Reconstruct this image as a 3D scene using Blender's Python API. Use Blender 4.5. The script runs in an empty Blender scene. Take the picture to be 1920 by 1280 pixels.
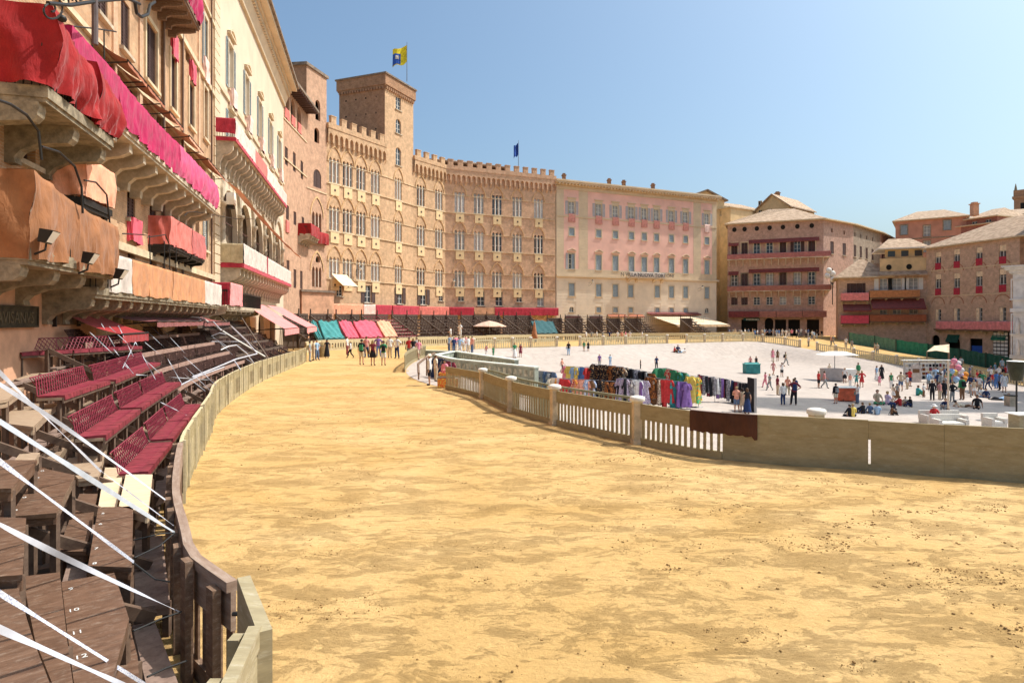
import bpy, bmesh, math, random
from mathutils import Vector, Matrix, noise
random.seed(7)
sc=bpy.context.scene; C=sc.collection
F=1150.0; H=3.4; HV=600.0; PI=math.pi
# ---------------------------------------------------------------- camera
cam=bpy.data.cameras.new('camera'); co=bpy.data.objects.new('camera',cam); C.objects.link(co)
co.location=(0,0,H); co.rotation_euler=(PI/2,0,0); cam.sensor_width=36; cam.lens=F/1920*36
cam.shift_y=-40/1920; cam.clip_start=.05; cam.clip_end=3000; sc.camera=co
# ---------------------------------------------------------------- sky and sun
AZ=math.radians(13); EL=math.radians(56)
w=bpy.data.worlds.new('World'); sc.world=w; w.use_nodes=True
nt=w.node_tree; bg=nt.nodes['Background']; sky=nt.nodes.new('ShaderNodeTexSky'); sky.sky_type='NISHITA'
sky.sun_disc=False; sky.sun_elevation=EL; sky.sun_rotation=PI/2-AZ; sky.air_density=1.0; sky.dust_density=4.4; sky.ozone_density=1.0
tint=nt.nodes.new('ShaderNodeMix'); tint.data_type='RGBA'; tint.blend_type='MULTIPLY'; tint.inputs[0].default_value=1; tint.inputs[7].default_value=(.84,1.01,1.05,1); nt.links.new(sky.outputs[0],tint.inputs[6]); nt.links.new(tint.outputs[2],bg.inputs[0]); bg.inputs[1].default_value=0.148
sl=bpy.data.lights.new('sun','SUN'); so=bpy.data.objects.new('sun',sl); C.objects.link(so)
sl.energy=4.4; sl.angle=math.radians(.5); sl.color=(1,.945,.86)
sd=Vector((math.cos(AZ)*math.cos(EL),math.sin(AZ)*math.cos(EL),math.sin(EL)))
so.rotation_euler=sd.to_track_quat('Z','Y').to_euler(); so.location=(60,30,90)
sc.view_settings.view_transform='Standard'; sc.view_settings.look='None'; sc.view_settings.gamma=1
sc.view_settings.exposure=0.27
# ---------------------------------------------------------------- helpers
def at(u,v,d): return Vector(((u-960)/F*d,d,H-(v-HV)/F*d))
def atz(u,v,z):
    d=(H-z)*F/(v-HV); return Vector(((u-960)/F*d,d,z))
def tagp(o,label=None,cat=None,group=None,kind=None):
    if label:o['label']=label
    if cat:o['category']=cat
    if group:o['group']=group
    if kind:o['kind']=kind
    return o
def thing(name,label,cat,loc=(0,0,0),group=None,rz=0):
    o=bpy.data.objects.new(name,None); C.objects.link(o); o.location=loc; o.rotation_euler=(0,0,rz); o.empty_display_size=.2
    return tagp(o,label,cat,group)
def mesh_ob(name,me,parent=None,loc=(0,0,0),rz=0,mats=None):
    o=bpy.data.objects.new(name,me); C.objects.link(o); o.location=loc
    if hasattr(rz,'__len__'): o.rotation_euler=rz
    else: o.rotation_euler=(0,0,rz)
    if parent: o.parent=parent
    if mats:
        for i,m in enumerate(mats):
            o.material_slots[i].link='OBJECT'; o.material_slots[i].material=m
    return o
def children_of(o): return [c for c in bpy.data.objects if c.parent==o]
def copy_tree(o,kids):
    c=o.copy(); C.objects.link(c)
    for k,gk in kids:
        d=k.copy(); C.objects.link(d); d.parent=c
        for g in gk:
            e=g.copy(); C.objects.link(e); e.parent=d
    return c
class MB:
    def __init__(s,M=None): s.v=[];s.f=[];s.uv=[];s.m=[];s.M=M
    def face(s,pts,mi=0,uv=None):
        pts=[Vector(p) for p in pts]; b=len(s.v); s.f.append(tuple(range(b,b+len(pts))))
        if uv is None:
            n=Vector((0,0,0))
            for i in range(len(pts)):
                a=pts[i];c=pts[(i+1)%len(pts)]; n+=Vector(((a.y-c.y)*(a.z+c.z),(a.z-c.z)*(a.x+c.x),(a.x-c.x)*(a.y+c.y)))
            ax,ay,az=abs(n.x),abs(n.y),abs(n.z)
            if az>=ax and az>=ay: uv=[(p.x,p.y) for p in pts]
            elif ay>=ax: uv=[(p.x,p.z) for p in pts]
            else: uv=[(p.y,p.z) for p in pts]
        s.uv.extend(uv); s.m.append(mi)
        s.v.extend([s.M@p for p in pts] if s.M else pts)
    def hexa(s,b,t,mi=0,bottom=True):
        n=len(b)
        if bottom: s.face(b[::-1],mi)
        s.face(t,mi)
        for i in range(n): s.face([b[i],b[(i+1)%n],t[(i+1)%n],t[i]],mi)
    def box(s,x0,x1,y0,y1,z0,z1,mi=0):
        s.hexa([(x0,y0,z0),(x1,y0,z0),(x1,y1,z0),(x0,y1,z0)],[(x0,y0,z1),(x1,y0,z1),(x1,y1,z1),(x0,y1,z1)],mi)
    def beam(s,p,q,w,h,mi=0,up=(0,0,1)):
        p=Vector(p);q=Vector(q);d=(q-p).normalized(); u=Vector(up)
        if abs(d.dot(u))>.98: u=Vector((0,1,0))
        r=d.cross(u).normalized()*w/2; t=r.cross(d).normalized()*h/2
        s.hexa([p-r-t,p+r-t,p+r+t,p-r+t][::-1],[q-r-t,q+r-t,q+r+t,q-r+t][::-1],mi)
    def tube(s,pts,r,n=6,mi=0,cap=True,r2=None):
        pts=[Vector(p) for p in pts]; rings=[]
        for i,p in enumerate(pts):
            d=(pts[min(i+1,len(pts)-1)]-pts[max(i-1,0)]).normalized()
            u=Vector((0,0,1)) if abs(d.z)<.9 else Vector((1,0,0))
            a=d.cross(u).normalized();b=a.cross(d)
            rr=r if r2 is None else r+(r2-r)*i/(len(pts)-1)
            rings.append([p+a*math.cos(2*PI*k/n)*rr+b*math.sin(2*PI*k/n)*rr for k in range(n)])
        for i in range(len(rings)-1):
            for k in range(n):
                s.face([rings[i][k],rings[i][(k+1)%n],rings[i+1][(k+1)%n],rings[i+1][k]],mi)
        if cap: s.face(rings[0][::-1],mi); s.face(rings[-1],mi)
    def prism(s,poly,y0,y1,mi=0):   # poly in (x,z), extruded along y; counter-clockwise seen from -y
        n=len(poly)
        s.face([(x,y0,z) for x,z in poly],mi); s.face([(x,y1,z) for x,z in poly][::-1],mi)
        for i in range(n):
            a=poly[i];b=poly[(i+1)%n]; s.face([(b[0],y0,b[1]),(a[0],y0,a[1]),(a[0],y1,a[1]),(b[0],y1,b[1])],mi)
    def prismx(s,poly,x0,x1,mi=0):  # poly in (y,z), extruded along x
        n=len(poly)
        s.face([(x0,y,z) for y,z in poly],mi); s.face([(x1,y,z) for y,z in poly][::-1],mi)
        for i in range(n):
            a=poly[i];b=poly[(i+1)%n]; s.face([(x0,a[0],a[1]),(x1,a[0],a[1]),(x1,b[0],b[1]),(x0,b[0],b[1])][::-1],mi)
    def lathe(s,prof,n=10,c=(0,0),mi=0):
        for i in range(len(prof)-1):
            r0,z0=prof[i];r1,z1=prof[i+1]
            for k in range(n):
                a=2*PI*k/n;b=2*PI*(k+1)/n
                q=[(c[0]+r0*math.cos(a),c[1]+r0*math.sin(a),z0),(c[0]+r0*math.cos(b),c[1]+r0*math.sin(b),z0),(c[0]+r1*math.cos(b),c[1]+r1*math.sin(b),z1),(c[0]+r1*math.cos(a),c[1]+r1*math.sin(a),z1)]
                if r0<1e-5:q=[q[0],q[2],q[3]]
                elif r1<1e-5:q=q[:3]
                s.face(q,mi)
    def grid(s,fn,nu,nv,mi=0,closeU=False):
        P=[[Vector(fn(i/nu,j/nv)) for j in range(nv+1)] for i in range(nu+1)]
        for i in range(nu):
            for j in range(nv): s.face([P[i][j],P[i+1][j],P[i+1][j+1],P[i][j+1]],mi,[(i/nu,j/nv),((i+1)/nu,j/nv),((i+1)/nu,(j+1)/nv),(i/nu,(j+1)/nv)])
    def mesh(s,name,mats,off=None,smooth=False,merge=False):
        me=bpy.data.meshes.new(name)
        vs=[v-off for v in s.v] if off is not None else s.v
        me.from_pydata([tuple(v) for v in vs],[],s.f)
        uvl=me.uv_layers.new(name='UVMap'); flat=[c for uv in s.uv for c in uv]; uvl.data.foreach_set('uv',flat)
        for m in (mats if isinstance(mats,(list,tuple)) else [mats]): me.materials.append(m)
        me.polygons.foreach_set('material_index',s.m)
        if merge or smooth:
            bm=bmesh.new();bm.from_mesh(me);bmesh.ops.remove_doubles(bm,verts=bm.verts,dist=1e-4);bm.to_mesh(me);bm.free()
        if smooth: me.polygons.foreach_set('use_smooth',[True]*len(me.polygons))
        me.update(); return me
    def build(s,name,mats,parent=None,smooth=False,merge=False):
        off=None
        loc=(0,0,0)
        if parent is not None: off=wloc(parent)
        elif s.v:
            x0=min(v.x for v in s.v);x1=max(v.x for v in s.v);y0=min(v.y for v in s.v);y1=max(v.y for v in s.v);z0=min(v.z for v in s.v)
            off=Vector(((x0+x1)/2,(y0+y1)/2,z0)); loc=off
        me=s.mesh(name,mats,off,smooth,merge)
        return mesh_ob(name,me,parent,loc)
def wloc(o):
    l=o.location.copy()
    while o.parent: o=o.parent; l+=o.location
    return l
# ---------------------------------------------------------------- materials
MATS={}
def mat(name,col,rough=.8,var=.12,scale=3.0,bump=.0,bscale=20,metal=0,col2=None,spec=.3,trans=0,detail=4,coord='Object'):
    if name in MATS: return MATS[name]
    m=bpy.data.materials.new(name); m.use_nodes=True; n=m.node_tree; b=n.nodes['Principled BSDF']; L=n.links.new
    b.inputs['Roughness'].default_value=rough; b.inputs['Metallic'].default_value=metal; b.inputs['Specular IOR Level'].default_value=spec
    tc=n.nodes.new('ShaderNodeTexCoord')
    if var>0 or col2:
        nz=n.nodes.new('ShaderNodeTexNoise'); nz.inputs['Scale'].default_value=scale; nz.inputs['Detail'].default_value=detail; nz.inputs['Roughness'].default_value=.6; L(tc.outputs[coord],nz.inputs[0])
        r=n.nodes.new('ShaderNodeValToRGB'); L(nz.outputs[0],r.inputs[0])
        c2=col2 or tuple(c*(1-var*1.6) for c in col); c1=tuple(min(1,c*(1+var)) for c in col)
        r.color_ramp.elements[0].position=.32; r.color_ramp.elements[1].position=.68
        r.color_ramp.elements[0].color=(*c2,1); r.color_ramp.elements[1].color=(*c1,1); L(r.outputs[0],b.inputs['Base Color'])
    else: b.inputs['Base Color'].default_value=(*col,1)
    if bump:
        n2=n.nodes.new('ShaderNodeTexNoise'); n2.inputs['Scale'].default_value=bscale; n2.inputs['Detail'].default_value=5; L(tc.outputs[coord],n2.inputs[0])
        bp=n.nodes.new('ShaderNodeBump'); bp.inputs['Strength'].default_value=bump; bp.inputs['Distance'].default_value=.05; L(n2.outputs[0],bp.inputs['Height']); L(bp.outputs[0],b.inputs['Normal'])
    MATS[name]=m; return m
def brick_mat(name,c1,c2,mortar,patch=None,scale=1.0,pscale=.12,bw=.30,rh=.085,ms=.012,stain=.35):
    m=bpy.data.materials.new(name); m.use_nodes=True; n=m.node_tree; b=n.nodes['Principled BSDF']; L=n.links.new
    b.inputs['Roughness'].default_value=.9; b.inputs['Specular IOR Level'].default_value=.15
    uv=n.nodes.new('ShaderNodeUVMap'); br=n.nodes.new('ShaderNodeTexBrick'); L(uv.outputs[0],br.inputs[0])
    br.inputs['Color1'].default_value=(*c1,1);br.inputs['Color2'].default_value=(*c2,1);br.inputs['Mortar'].default_value=(*mortar,1)
    br.inputs['Scale'].default_value=scale;br.inputs['Mortar Size'].default_value=ms;br.inputs['Brick Width'].default_value=bw;br.inputs['Row Height'].default_value=rh
    br.inputs['Mortar Smooth'].default_value=.3
    tc=n.nodes.new('ShaderNodeTexCoord')
    nz=n.nodes.new('ShaderNodeTexNoise');nz.inputs['Scale'].default_value=pscale;nz.inputs['Detail'].default_value=7;nz.inputs['Roughness'].default_value=.65;L(tc.outputs['Object'],nz.inputs[0])
    r=n.nodes.new('ShaderNodeValToRGB');L(nz.outputs[0],r.inputs[0]);r.color_ramp.elements[0].position=.42;r.color_ramp.elements[1].position=.66
    p=patch or tuple(c*.8 for c in c1)
    mx=n.nodes.new('ShaderNodeMix');mx.data_type='RGBA';mx.blend_type='MIX';L(r.outputs[0],mx.inputs[0]);L(br.outputs[0],mx.inputs[6]);mx.inputs[7].default_value=(*p,1)
    mm=n.nodes.new('ShaderNodeMath');mm.operation='MULTIPLY';mm.inputs[1].default_value=.6;L(r.outputs[0],mm.inputs[0]);L(mm.outputs[0],mx.inputs[0])
    n3=n.nodes.new('ShaderNodeTexNoise');n3.inputs['Scale'].default_value=1.5;n3.inputs['Detail'].default_value=8;n3.inputs['Roughness'].default_value=.7;L(tc.outputs['Object'],n3.inputs[0])
    mr=n.nodes.new('ShaderNodeMapRange');L(n3.outputs[0],mr.inputs[0]);mr.inputs[1].default_value=.3;mr.inputs[2].default_value=.7;mr.inputs[3].default_value=1-stain;mr.inputs[4].default_value=1+stain*.55
    m2=n.nodes.new('ShaderNodeMix');m2.data_type='RGBA';m2.blend_type='MULTIPLY';m2.inputs[0].default_value=1;L(mx.outputs[2],m2.inputs[6]);L(mr.outputs[0],m2.inputs[7]);L(m2.outputs[2],b.inputs['Base Color'])
    bp=n.nodes.new('ShaderNodeBump');bp.inputs['Strength'].default_value=.5;bp.inputs['Distance'].default_value=.02;L(br.outputs[1],bp.inputs['Height']);bp.invert=True;L(bp.outputs[0],b.inputs['Normal'])
    MATS[name]=m; return m
def tile_mat(name,c1,c2):
    m=bpy.data.materials.new(name); m.use_nodes=True; n=m.node_tree; b=n.nodes['Principled BSDF']; L=n.links.new
    b.inputs['Roughness'].default_value=.9
    uv=n.nodes.new('ShaderNodeUVMap'); wv=n.nodes.new('ShaderNodeTexWave'); wv.wave_type='BANDS';wv.bands_direction='X';wv.inputs['Scale'].default_value=1.6;wv.inputs['Distortion'].default_value=.6;wv.inputs['Detail'].default_value=2;L(uv.outputs[0],wv.inputs[0])
    nz=n.nodes.new('ShaderNodeTexNoise');nz.inputs['Scale'].default_value=1.4;nz.inputs['Detail'].default_value=6;L(uv.outputs[0],nz.inputs[0])
    r=n.nodes.new('ShaderNodeValToRGB');L(nz.outputs[0],r.inputs[0]);r.color_ramp.elements[0].position=.35;r.color_ramp.elements[1].position=.65;r.color_ramp.elements[0].color=(*c1,1);r.color_ramp.elements[1].color=(*c2,1)
    mr=n.nodes.new('ShaderNodeMapRange');L(wv.outputs[1],mr.inputs[0]);mr.inputs[3].default_value=.55;mr.inputs[4].default_value=1.05
    m2=n.nodes.new('ShaderNodeMix');m2.data_type='RGBA';m2.blend_type='MULTIPLY';m2.inputs[0].default_value=1;L(r.outputs[0],m2.inputs[6]);L(mr.outputs[0],m2.inputs[7]);L(m2.outputs[2],b.inputs['Base Color'])
    bp=n.nodes.new('ShaderNodeBump');bp.inputs['Strength'].default_value=.8;bp.inputs['Distance'].default_value=.06;L(wv.outputs[1],bp.inputs['Height']);L(bp.outputs[0],b.inputs['Normal'])
    MATS[name]=m;return m
def wood_mat(name,c1,c2,rough=.75,scr=None,stretch=(1,12,12)):
    m=bpy.data.materials.new(name); m.use_nodes=True; n=m.node_tree; b=n.nodes['Principled BSDF']; L=n.links.new
    b.inputs['Roughness'].default_value=rough; b.inputs['Specular IOR Level'].default_value=.3
    uv=n.nodes.new('ShaderNodeUVMap'); mp=n.nodes.new('ShaderNodeMapping'); mp.inputs['Scale'].default_value=stretch; L(uv.outputs[0],mp.inputs[0])
    nz=n.nodes.new('ShaderNodeTexNoise');nz.inputs['Scale'].default_value=2.2;nz.inputs['Detail'].default_value=8;nz.inputs['Roughness'].default_value=.7;L(mp.outputs[0],nz.inputs[0])
    r=n.nodes.new('ShaderNodeValToRGB');L(nz.outputs[0],r.inputs[0]);r.color_ramp.elements[0].position=.35;r.color_ramp.elements[1].position=.65;r.color_ramp.elements[0].color=(*c1,1);r.color_ramp.elements[1].color=(*c2,1)
    out=r.outputs[0]
    if scr:
        n4=n.nodes.new('ShaderNodeTexNoise');n4.inputs['Scale'].default_value=3.5;n4.inputs['Detail'].default_value=9;n4.inputs['Roughness'].default_value=.8;L(mp.outputs[0],n4.inputs[0])
        r4=n.nodes.new('ShaderNodeValToRGB');L(n4.outputs[0],r4.inputs[0]);r4.color_ramp.elements[0].position=.52;r4.color_ramp.elements[1].position=.70
        mx=n.nodes.new('ShaderNodeMix');mx.data_type='RGBA';L(r4.outputs[0],mx.inputs[0]);L(out,mx.inputs[6]);mx.inputs[7].default_value=(*scr,1);out=mx.outputs[2]
    L(out,b.inputs['Base Color'])
    bp=n.nodes.new('ShaderNodeBump');bp.inputs['Strength'].default_value=.25;bp.inputs['Distance'].default_value=.01;L(nz.outputs[0],bp.inputs['Height']);L(bp.outputs[0],b.inputs['Normal'])
    MATS[name]=m;return m
BR_A=brick_mat('brick_peach',(.56,.33,.185),(.47,.26,.14),(.55,.40,.27),patch=(.60,.40,.25))
BR_S=brick_mat('brick_ochre',(.68,.43,.245),(.56,.335,.185),(.66,.49,.33),patch=(.72,.47,.29),pscale=.08,stain=.34)
BR_S2=brick_mat('brick_rosy',(.68,.42,.265),(.56,.33,.20),(.66,.48,.34),patch=(.72,.46,.31),pscale=.08,stain=.34)
BR_T=brick_mat('brick_brown',(.46,.24,.13),(.36,.18,.10),(.48,.33,.21),patch=(.42,.24,.15),pscale=.1)
BR_D=brick_mat('brick_tan',(.65,.43,.31),(.54,.35,.25),(.58,.45,.34),patch=(.62,.44,.33),pscale=.15)
BR_E=brick_mat('brick_weathered',(.58,.36,.27),(.48,.29,.22),(.54,.40,.33),patch=(.56,.38,.31),pscale=.1)
STN=brick_mat('rubble_stone',(.42,.33,.25),(.33,.26,.2),(.45,.38,.3),bw=.6,rh=.3,ms=.03,pscale=.3)
TILE=tile_mat('roof_tiles',(.42,.27,.17),(.70,.50,.34))
TILE2=tile_mat('roof_tiles_dark',(.22,.16,.12),(.40,.30,.22))
CREAM=mat('cream_plaster',(.65,.51,.35),var=.07,scale=.6)
CREAM2=mat('cream_plaster_pale',(.66,.53,.39),var=.06,scale=.5)
STUCCO=mat('pale_stucco',(.80,.67,.52),var=.07,scale=.5)
STONE=mat('pale_travertine',(.50,.41,.30),var=.22,scale=2.5,bump=.2,bscale=12)
STONEG=mat('grey_stone',(.29,.235,.16),var=.3,scale=4,bump=.3,bscale=15)
PINKP=mat('pink_plaster',(.82,.49,.40),var=.08,scale=.4)
PINK2=mat('terracotta_plaster',(.55,.27,.19),var=.12,scale=.5)
SALM=mat('salmon_plaster',(.66,.36,.22),var=.18,scale=1.2)
YEL=mat('yellow_plaster',(.72,.52,.28),var=.12,scale=.6)
GLASS=mat('dark_glass',(.05,.06,.07),rough=.12,var=0,spec=.6)
GLASSL=mat('curtained_glass',(.38,.38,.36),rough=.25,var=.2,scale=.9,spec=.5)
WHITE=mat('white_paint',(.80,.78,.72),rough=.6,var=.05)
BLUESH=mat('blue_grey_shutter',(.36,.42,.45),rough=.6,var=.1,scale=2)
BRSH=mat('brown_shutter',(.10,.055,.045),rough=.6,var=.2,scale=4)
PANEL=mat('ochre_cloth_panel',(.78,.58,.33),rough=.85,var=.06,scale=2)
IRON=mat('black_iron',(.03,.028,.026),rough=.5,var=0,metal=.4)
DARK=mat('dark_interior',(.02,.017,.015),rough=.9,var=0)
def cloth_mat(name,col,var=.10):
    if name in MATS: return MATS[name]
    m=mat(name,col,rough=.85,var=var*1.6,scale=2.2,spec=.15); n=m.node_tree; L=n.links.new
    tc=[x for x in n.nodes if x.type=='TEX_COORD'][0]; mp=n.nodes.new('ShaderNodeMapping'); mp.inputs['Scale'].default_value=(1,1,.35); L(tc.outputs['Object'],mp.inputs[0])
    nz=n.nodes.new('ShaderNodeTexNoise'); nz.inputs['Scale'].default_value=3.2; nz.inputs['Detail'].default_value=5; nz.inputs['Roughness'].default_value=.55; nz.inputs['Distortion'].default_value=1.2; L(mp.outputs[0],nz.inputs[0])
    bp=n.nodes.new('ShaderNodeBump'); bp.inputs['Strength'].default_value=.6; bp.inputs['Distance'].default_value=.10; L(nz.outputs[0],bp.inputs['Height']); L(bp.outputs[0],n.nodes['Principled BSDF'].inputs['Normal'])
    b=m.node_tree.nodes['Principled BSDF']
    try: b.inputs['Sheen Weight'].default_value=.15
    except: pass
    return m
C_RED=cloth_mat('red_cloth',(.32,.016,.018)); C_MAG=cloth_mat('magenta_cloth',(.42,.012,.085)); C_ORA=cloth_mat('orange_cloth',(.54,.235,.10))
C_CRIM=cloth_mat('crimson_cloth',(.46,.04,.065)); C_FADED=cloth_mat('faded_coral_cloth',(.66,.28,.23)); C_TEAL=cloth_mat('teal_cloth',(.05,.24,.24)); C_PINK=cloth_mat('pink_cloth',(.80,.27,.26))
C_ROSE=cloth_mat('rose_cloth',(.72,.10,.15)); C_WHI=cloth_mat('white_cloth',(.58,.50,.44)); C_SALM=cloth_mat('salmon_cloth',(.80,.36,.22))
C_TERR=cloth_mat('terracotta_cloth',(.42,.14,.07)); C_BROWN=cloth_mat('brown_cloth',(.085,.034,.02)); C_CREAM=cloth_mat('cream_cloth',(.85,.66,.45))
C_DTEAL=cloth_mat('dark_teal_cloth',(.03,.10,.11)); C_BURG=cloth_mat('burgundy_cloth',(.24,.06,.055)); C_LRED=cloth_mat('light_red_cloth',(.62,.16,.13))
C_GREEN=cloth_mat('green_netting',(.03,.20,.13)); C_DGREEN=cloth_mat('dark_green_netting',(.02,.10,.07)); C_PALEP=cloth_mat('pale_pink_cloth',(.80,.55,.48))
C_MAGL=cloth_mat('light_magenta_cloth',(.62,.08,.19))
# ---------------------------------------------------------------- curves
def catmull(P,n=10):
    P=[Vector((p[0],p[1])) for p in P]; out=[]
    for i in range(len(P)-1):
        a=P[max(i-1,0)];b=P[i];c=P[i+1];d=P[min(i+2,len(P)-1)]
        for k in range(n):
            t=k/n; out.append(.5*((2*b)+(c-a)*t+(2*a-5*b+4*c-d)*t*t+(3*b-a-3*c+d)*t**3))
    out.append(P[-1]); return out
class Curve:
    def __init__(s,P,n=10):
        s.p=catmull(P,n); s.l=[0]
        for i in range(1,len(s.p)): s.l.append(s.l[-1]+(s.p[i]-s.p[i-1]).length)
        s.L=s.l[-1]
    def at(s,t,w=0,z=0):
        t=max(0,min(s.L-1e-4,t)); i=1
        while s.l[i]<t:i+=1
        k=(t-s.l[i-1])/(s.l[i]-s.l[i-1]); q=s.p[i-1].lerp(s.p[i],k); d=s.dir(t)
        return Vector((q.x-d.y*w,q.y+d.x*w,z))      # w>0: to the left of travel
    def dir(s,t):
        t=max(.3,min(s.L-.3,t))
        def q(t):
            i=1
            while s.l[i]<t:i+=1
            k=(t-s.l[i-1])/(s.l[i]-s.l[i-1]); return s.p[i-1].lerp(s.p[i],k)
        return (q(t+.25)-q(t-.25)).normalized()
    def tY(s,Y):
        for i,p in enumerate(s.p):
            if p.y>=Y: return s.l[i]
        return s.L
    def tnear(s,x,y):
        i=min(range(len(s.p)),key=lambda i:(s.p[i]-Vector((x,y))).length); return s.l[i]
OUT=Curve([(-1.75,3.2),(-1.9,4.2),(-2.25,5.1),(-3.05,5.9),(-3.57,6.7),(-4.6,8.4),(-6.1,11.3),(-7.0,13.3),(-8.9,18),(-11,23.1),(-13.5,32.3),(-15,40),(-16.6,49),(-19,57),(-21.3,63),(-21.6,66.8),(-19.5,70),(-16.5,74),(-12.5,79),(-8,84),(0,92),(9,99),(22,105),(36,110),(45,114)])
INN=[(30,7),(16,11),(10.7,12.8),(7.9,13.9),(5.06,15.0),(3.44,16.85),(1.38,19.85),(-.14,23),(-1.27,26.6),(-2.5,29),(-5.2,34),(-7,40),(-7.9,48),(-8,57),(-6.8,65),(-4.3,71),(0,74.5),(5.8,78),(10,81),(18.9,87),(26,91),(34,96),(41,99.5),(46,92),(50,80),(54,72),(56,66),(58,50),(58,30),(48,14),(40,8)]
INC=Curve(INN,8)
CX,CY=22.0,50.0
_polar=sorted([(math.atan2(p.y-CY,p.x-CX),(p-Vector((CX,CY))).length) for p in Curve(INN+[INN[0]],6).p])
def rin(th):
    th=(th+PI)%(2*PI)-PI
    a=_polar
    lo=0
    if th<=a[0][0] or th>=a[-1][0]: return a[0][1]
    import bisect
    i=bisect.bisect(a,(th,0)); t0,r0=a[i-1];t1,r1=a[i]
    return r0+(r1-r0)*((th-t0)/(t1-t0) if t1>t0 else 0)
def sstep(a,b,x):
    t=max(0,min(1,(x-a)/(b-a))); return t*t*(3-2*t)
def ztrack(x,y): return -.075*max(0,62-y+x)*sstep(28,46,x)
def zground(x,y):
    r=math.hypot(x-CX,y-CY); th=math.atan2(y-CY,x-CX); ri=rin(th)
    zt=ztrack(x,y)
    if r>=ri: return zt
    pl=-1.95-.045*x+.012*y
    return zt+(pl-zt)*sstep(0,8.5,ri-r-.4)
def g(x,y): return Vector((x,y,zground(x,y)))
# ---------------------------------------------------------------- ground
def sand_mat():
    m=bpy.data.materials.new('sand'); m.use_nodes=True; n=m.node_tree; b=n.nodes['Principled BSDF']; L=n.links.new
    b.inputs['Roughness'].default_value=.95; b.inputs['Specular IOR Level'].default_value=.1
    tc=n.nodes.new('ShaderNodeTexCoord')
    def nz(scale,det,rough,st=(1,1,1),dist=0):
        mp=n.nodes.new('ShaderNodeMapping'); mp.inputs['Scale'].default_value=st; L(tc.outputs['Object'],mp.inputs[0])
        x=n.nodes.new('ShaderNodeTexNoise');x.inputs['Scale'].default_value=scale;x.inputs['Detail'].default_value=det;x.inputs['Roughness'].default_value=rough;x.inputs['Distortion'].default_value=dist;L(mp.outputs[0],x.inputs[0]);return x.outputs[0]
    def ramp(i,p0,c0,p1,c1):
        r=n.nodes.new('ShaderNodeValToRGB');L(i,r.inputs[0]);r.color_ramp.elements[0].position=p0;r.color_ramp.elements[1].position=p1;r.color_ramp.elements[0].color=(*c0,1);r.color_ramp.elements[1].color=(*c1,1);return r.outputs[0]
    def mix(f,a,c,t='MIX'):
        x=n.nodes.new('ShaderNodeMix');x.data_type='RGBA';x.blend_type=t
        if isinstance(f,float): x.inputs[0].default_value=f
        else: L(f,x.inputs[0])
        L(a,x.inputs[6])
        if isinstance(c,tuple): x.inputs[7].default_value=(*c,1)
        else: L(c,x.inputs[7])
        return x.outputs[2]
    base=ramp(nz(.22,6,.6,(1,1.6,1),.8),.35,(.53,.33,.125),.68,(.63,.42,.19))
    f2=ramp(nz(1.5,12,.8,(.75,1.45,1),.4),.50,(0,0,0),.74,(1,1,1))
    mm=n.nodes.new('ShaderNodeMath');mm.operation='MULTIPLY';mm.inputs[1].default_value=.42
    L(f2,mm.inputs[0])
    c=mix(mm.outputs[0],base,(.41,.235,.08))
    f3=ramp(nz(30,6,.85),.50,(0,0,0),.66,(1,1,1)); m3=n.nodes.new('ShaderNodeMath');m3.operation='MULTIPLY';L(f3,m3.inputs[0]);L(f2,m3.inputs[1])
    c=mix(m3.outputs[0],c,(.22,.12,.04))
    f4=ramp(nz(8,8,.75,(.6,1.3,1)),.35,(.86,.86,.86),.7,(1.08,1.08,1.08)); c=mix(1.0,c,f4,'MULTIPLY')
    L(c,b.inputs['Base Color'])
    ad=n.nodes.new('ShaderNodeMath');ad.operation='MULTIPLY_ADD';ad.inputs[1].default_value=.35
    L(nz(14,8,.75),ad.inputs[0]); L(nz(1.6,6,.6,(.6,1.4,1)),ad.inputs[2])
    a2=n.nodes.new('ShaderNodeMath');a2.operation='MULTIPLY';L(f2,a2.inputs[0]);L(nz(11,7,.8),a2.inputs[1])
    a3=n.nodes.new('ShaderNodeMath');a3.operation='MULTIPLY_ADD';a3.inputs[1].default_value=.9;L(a2.outputs[0],a3.inputs[0]);L(ad.outputs[0],a3.inputs[2])
    bp=n.nodes.new('ShaderNodeBump');bp.inputs['Strength'].default_value=.85;bp.inputs['Distance'].default_value=.10;L(a3.outputs[0],bp.inputs['Height']);L(bp.outputs[0],b.inputs['Normal'])
    return m
SAND=sand_mat()
def piazza_mat():
    m=brick_mat('piazza_paving',(.48,.41,.36),(.42,.345,.30),(.50,.44,.385),patch=(.52,.455,.41),bw=.5,rh=.12,pscale=.05,stain=.2)
    return m
PAVE=piazza_mat(); EARTH=mat('earth',(.30,.24,.17),var=.2,scale=.05)
def struct(name,mb,m,smooth=True):
    o=mb.build(name,m,None,smooth=smooth,merge=True); o['kind']='structure'; return o
def ring(nth,radii,zoff,skip=None):
    mb=MB(); 
    for i in range(nth):
        a=-PI+2*PI*i/nth;b=-PI+2*PI*(i+1)/nth
        for j in range(len(radii(a))-1):
            ra=radii(a);rb=radii(b); q=[]
            for th,r in ((a,ra[j]),(a,ra[j+1]),(b,rb[j+1]),(b,rb[j])):
                x=CX+r*math.cos(th);y=CY+r*math.sin(th); q.append((x,y,zground(x,y)+zoff(x,y)))
            mb.face(q,0,[(p[0],p[1]) for p in q])
    return mb
def bumps(x,y):
    d=math.hypot(x,y)
    if d>55: return 0
    k=1-sstep(35,55,d)
    return k*(.030*noise.noise(Vector((x*.5,y*.9,0)))+.022*noise.noise(Vector((x*1.6,y*2.2,3)))+ (.012*noise.noise(Vector((x*4,y*5,5))) if d<22 else 0))
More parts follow.
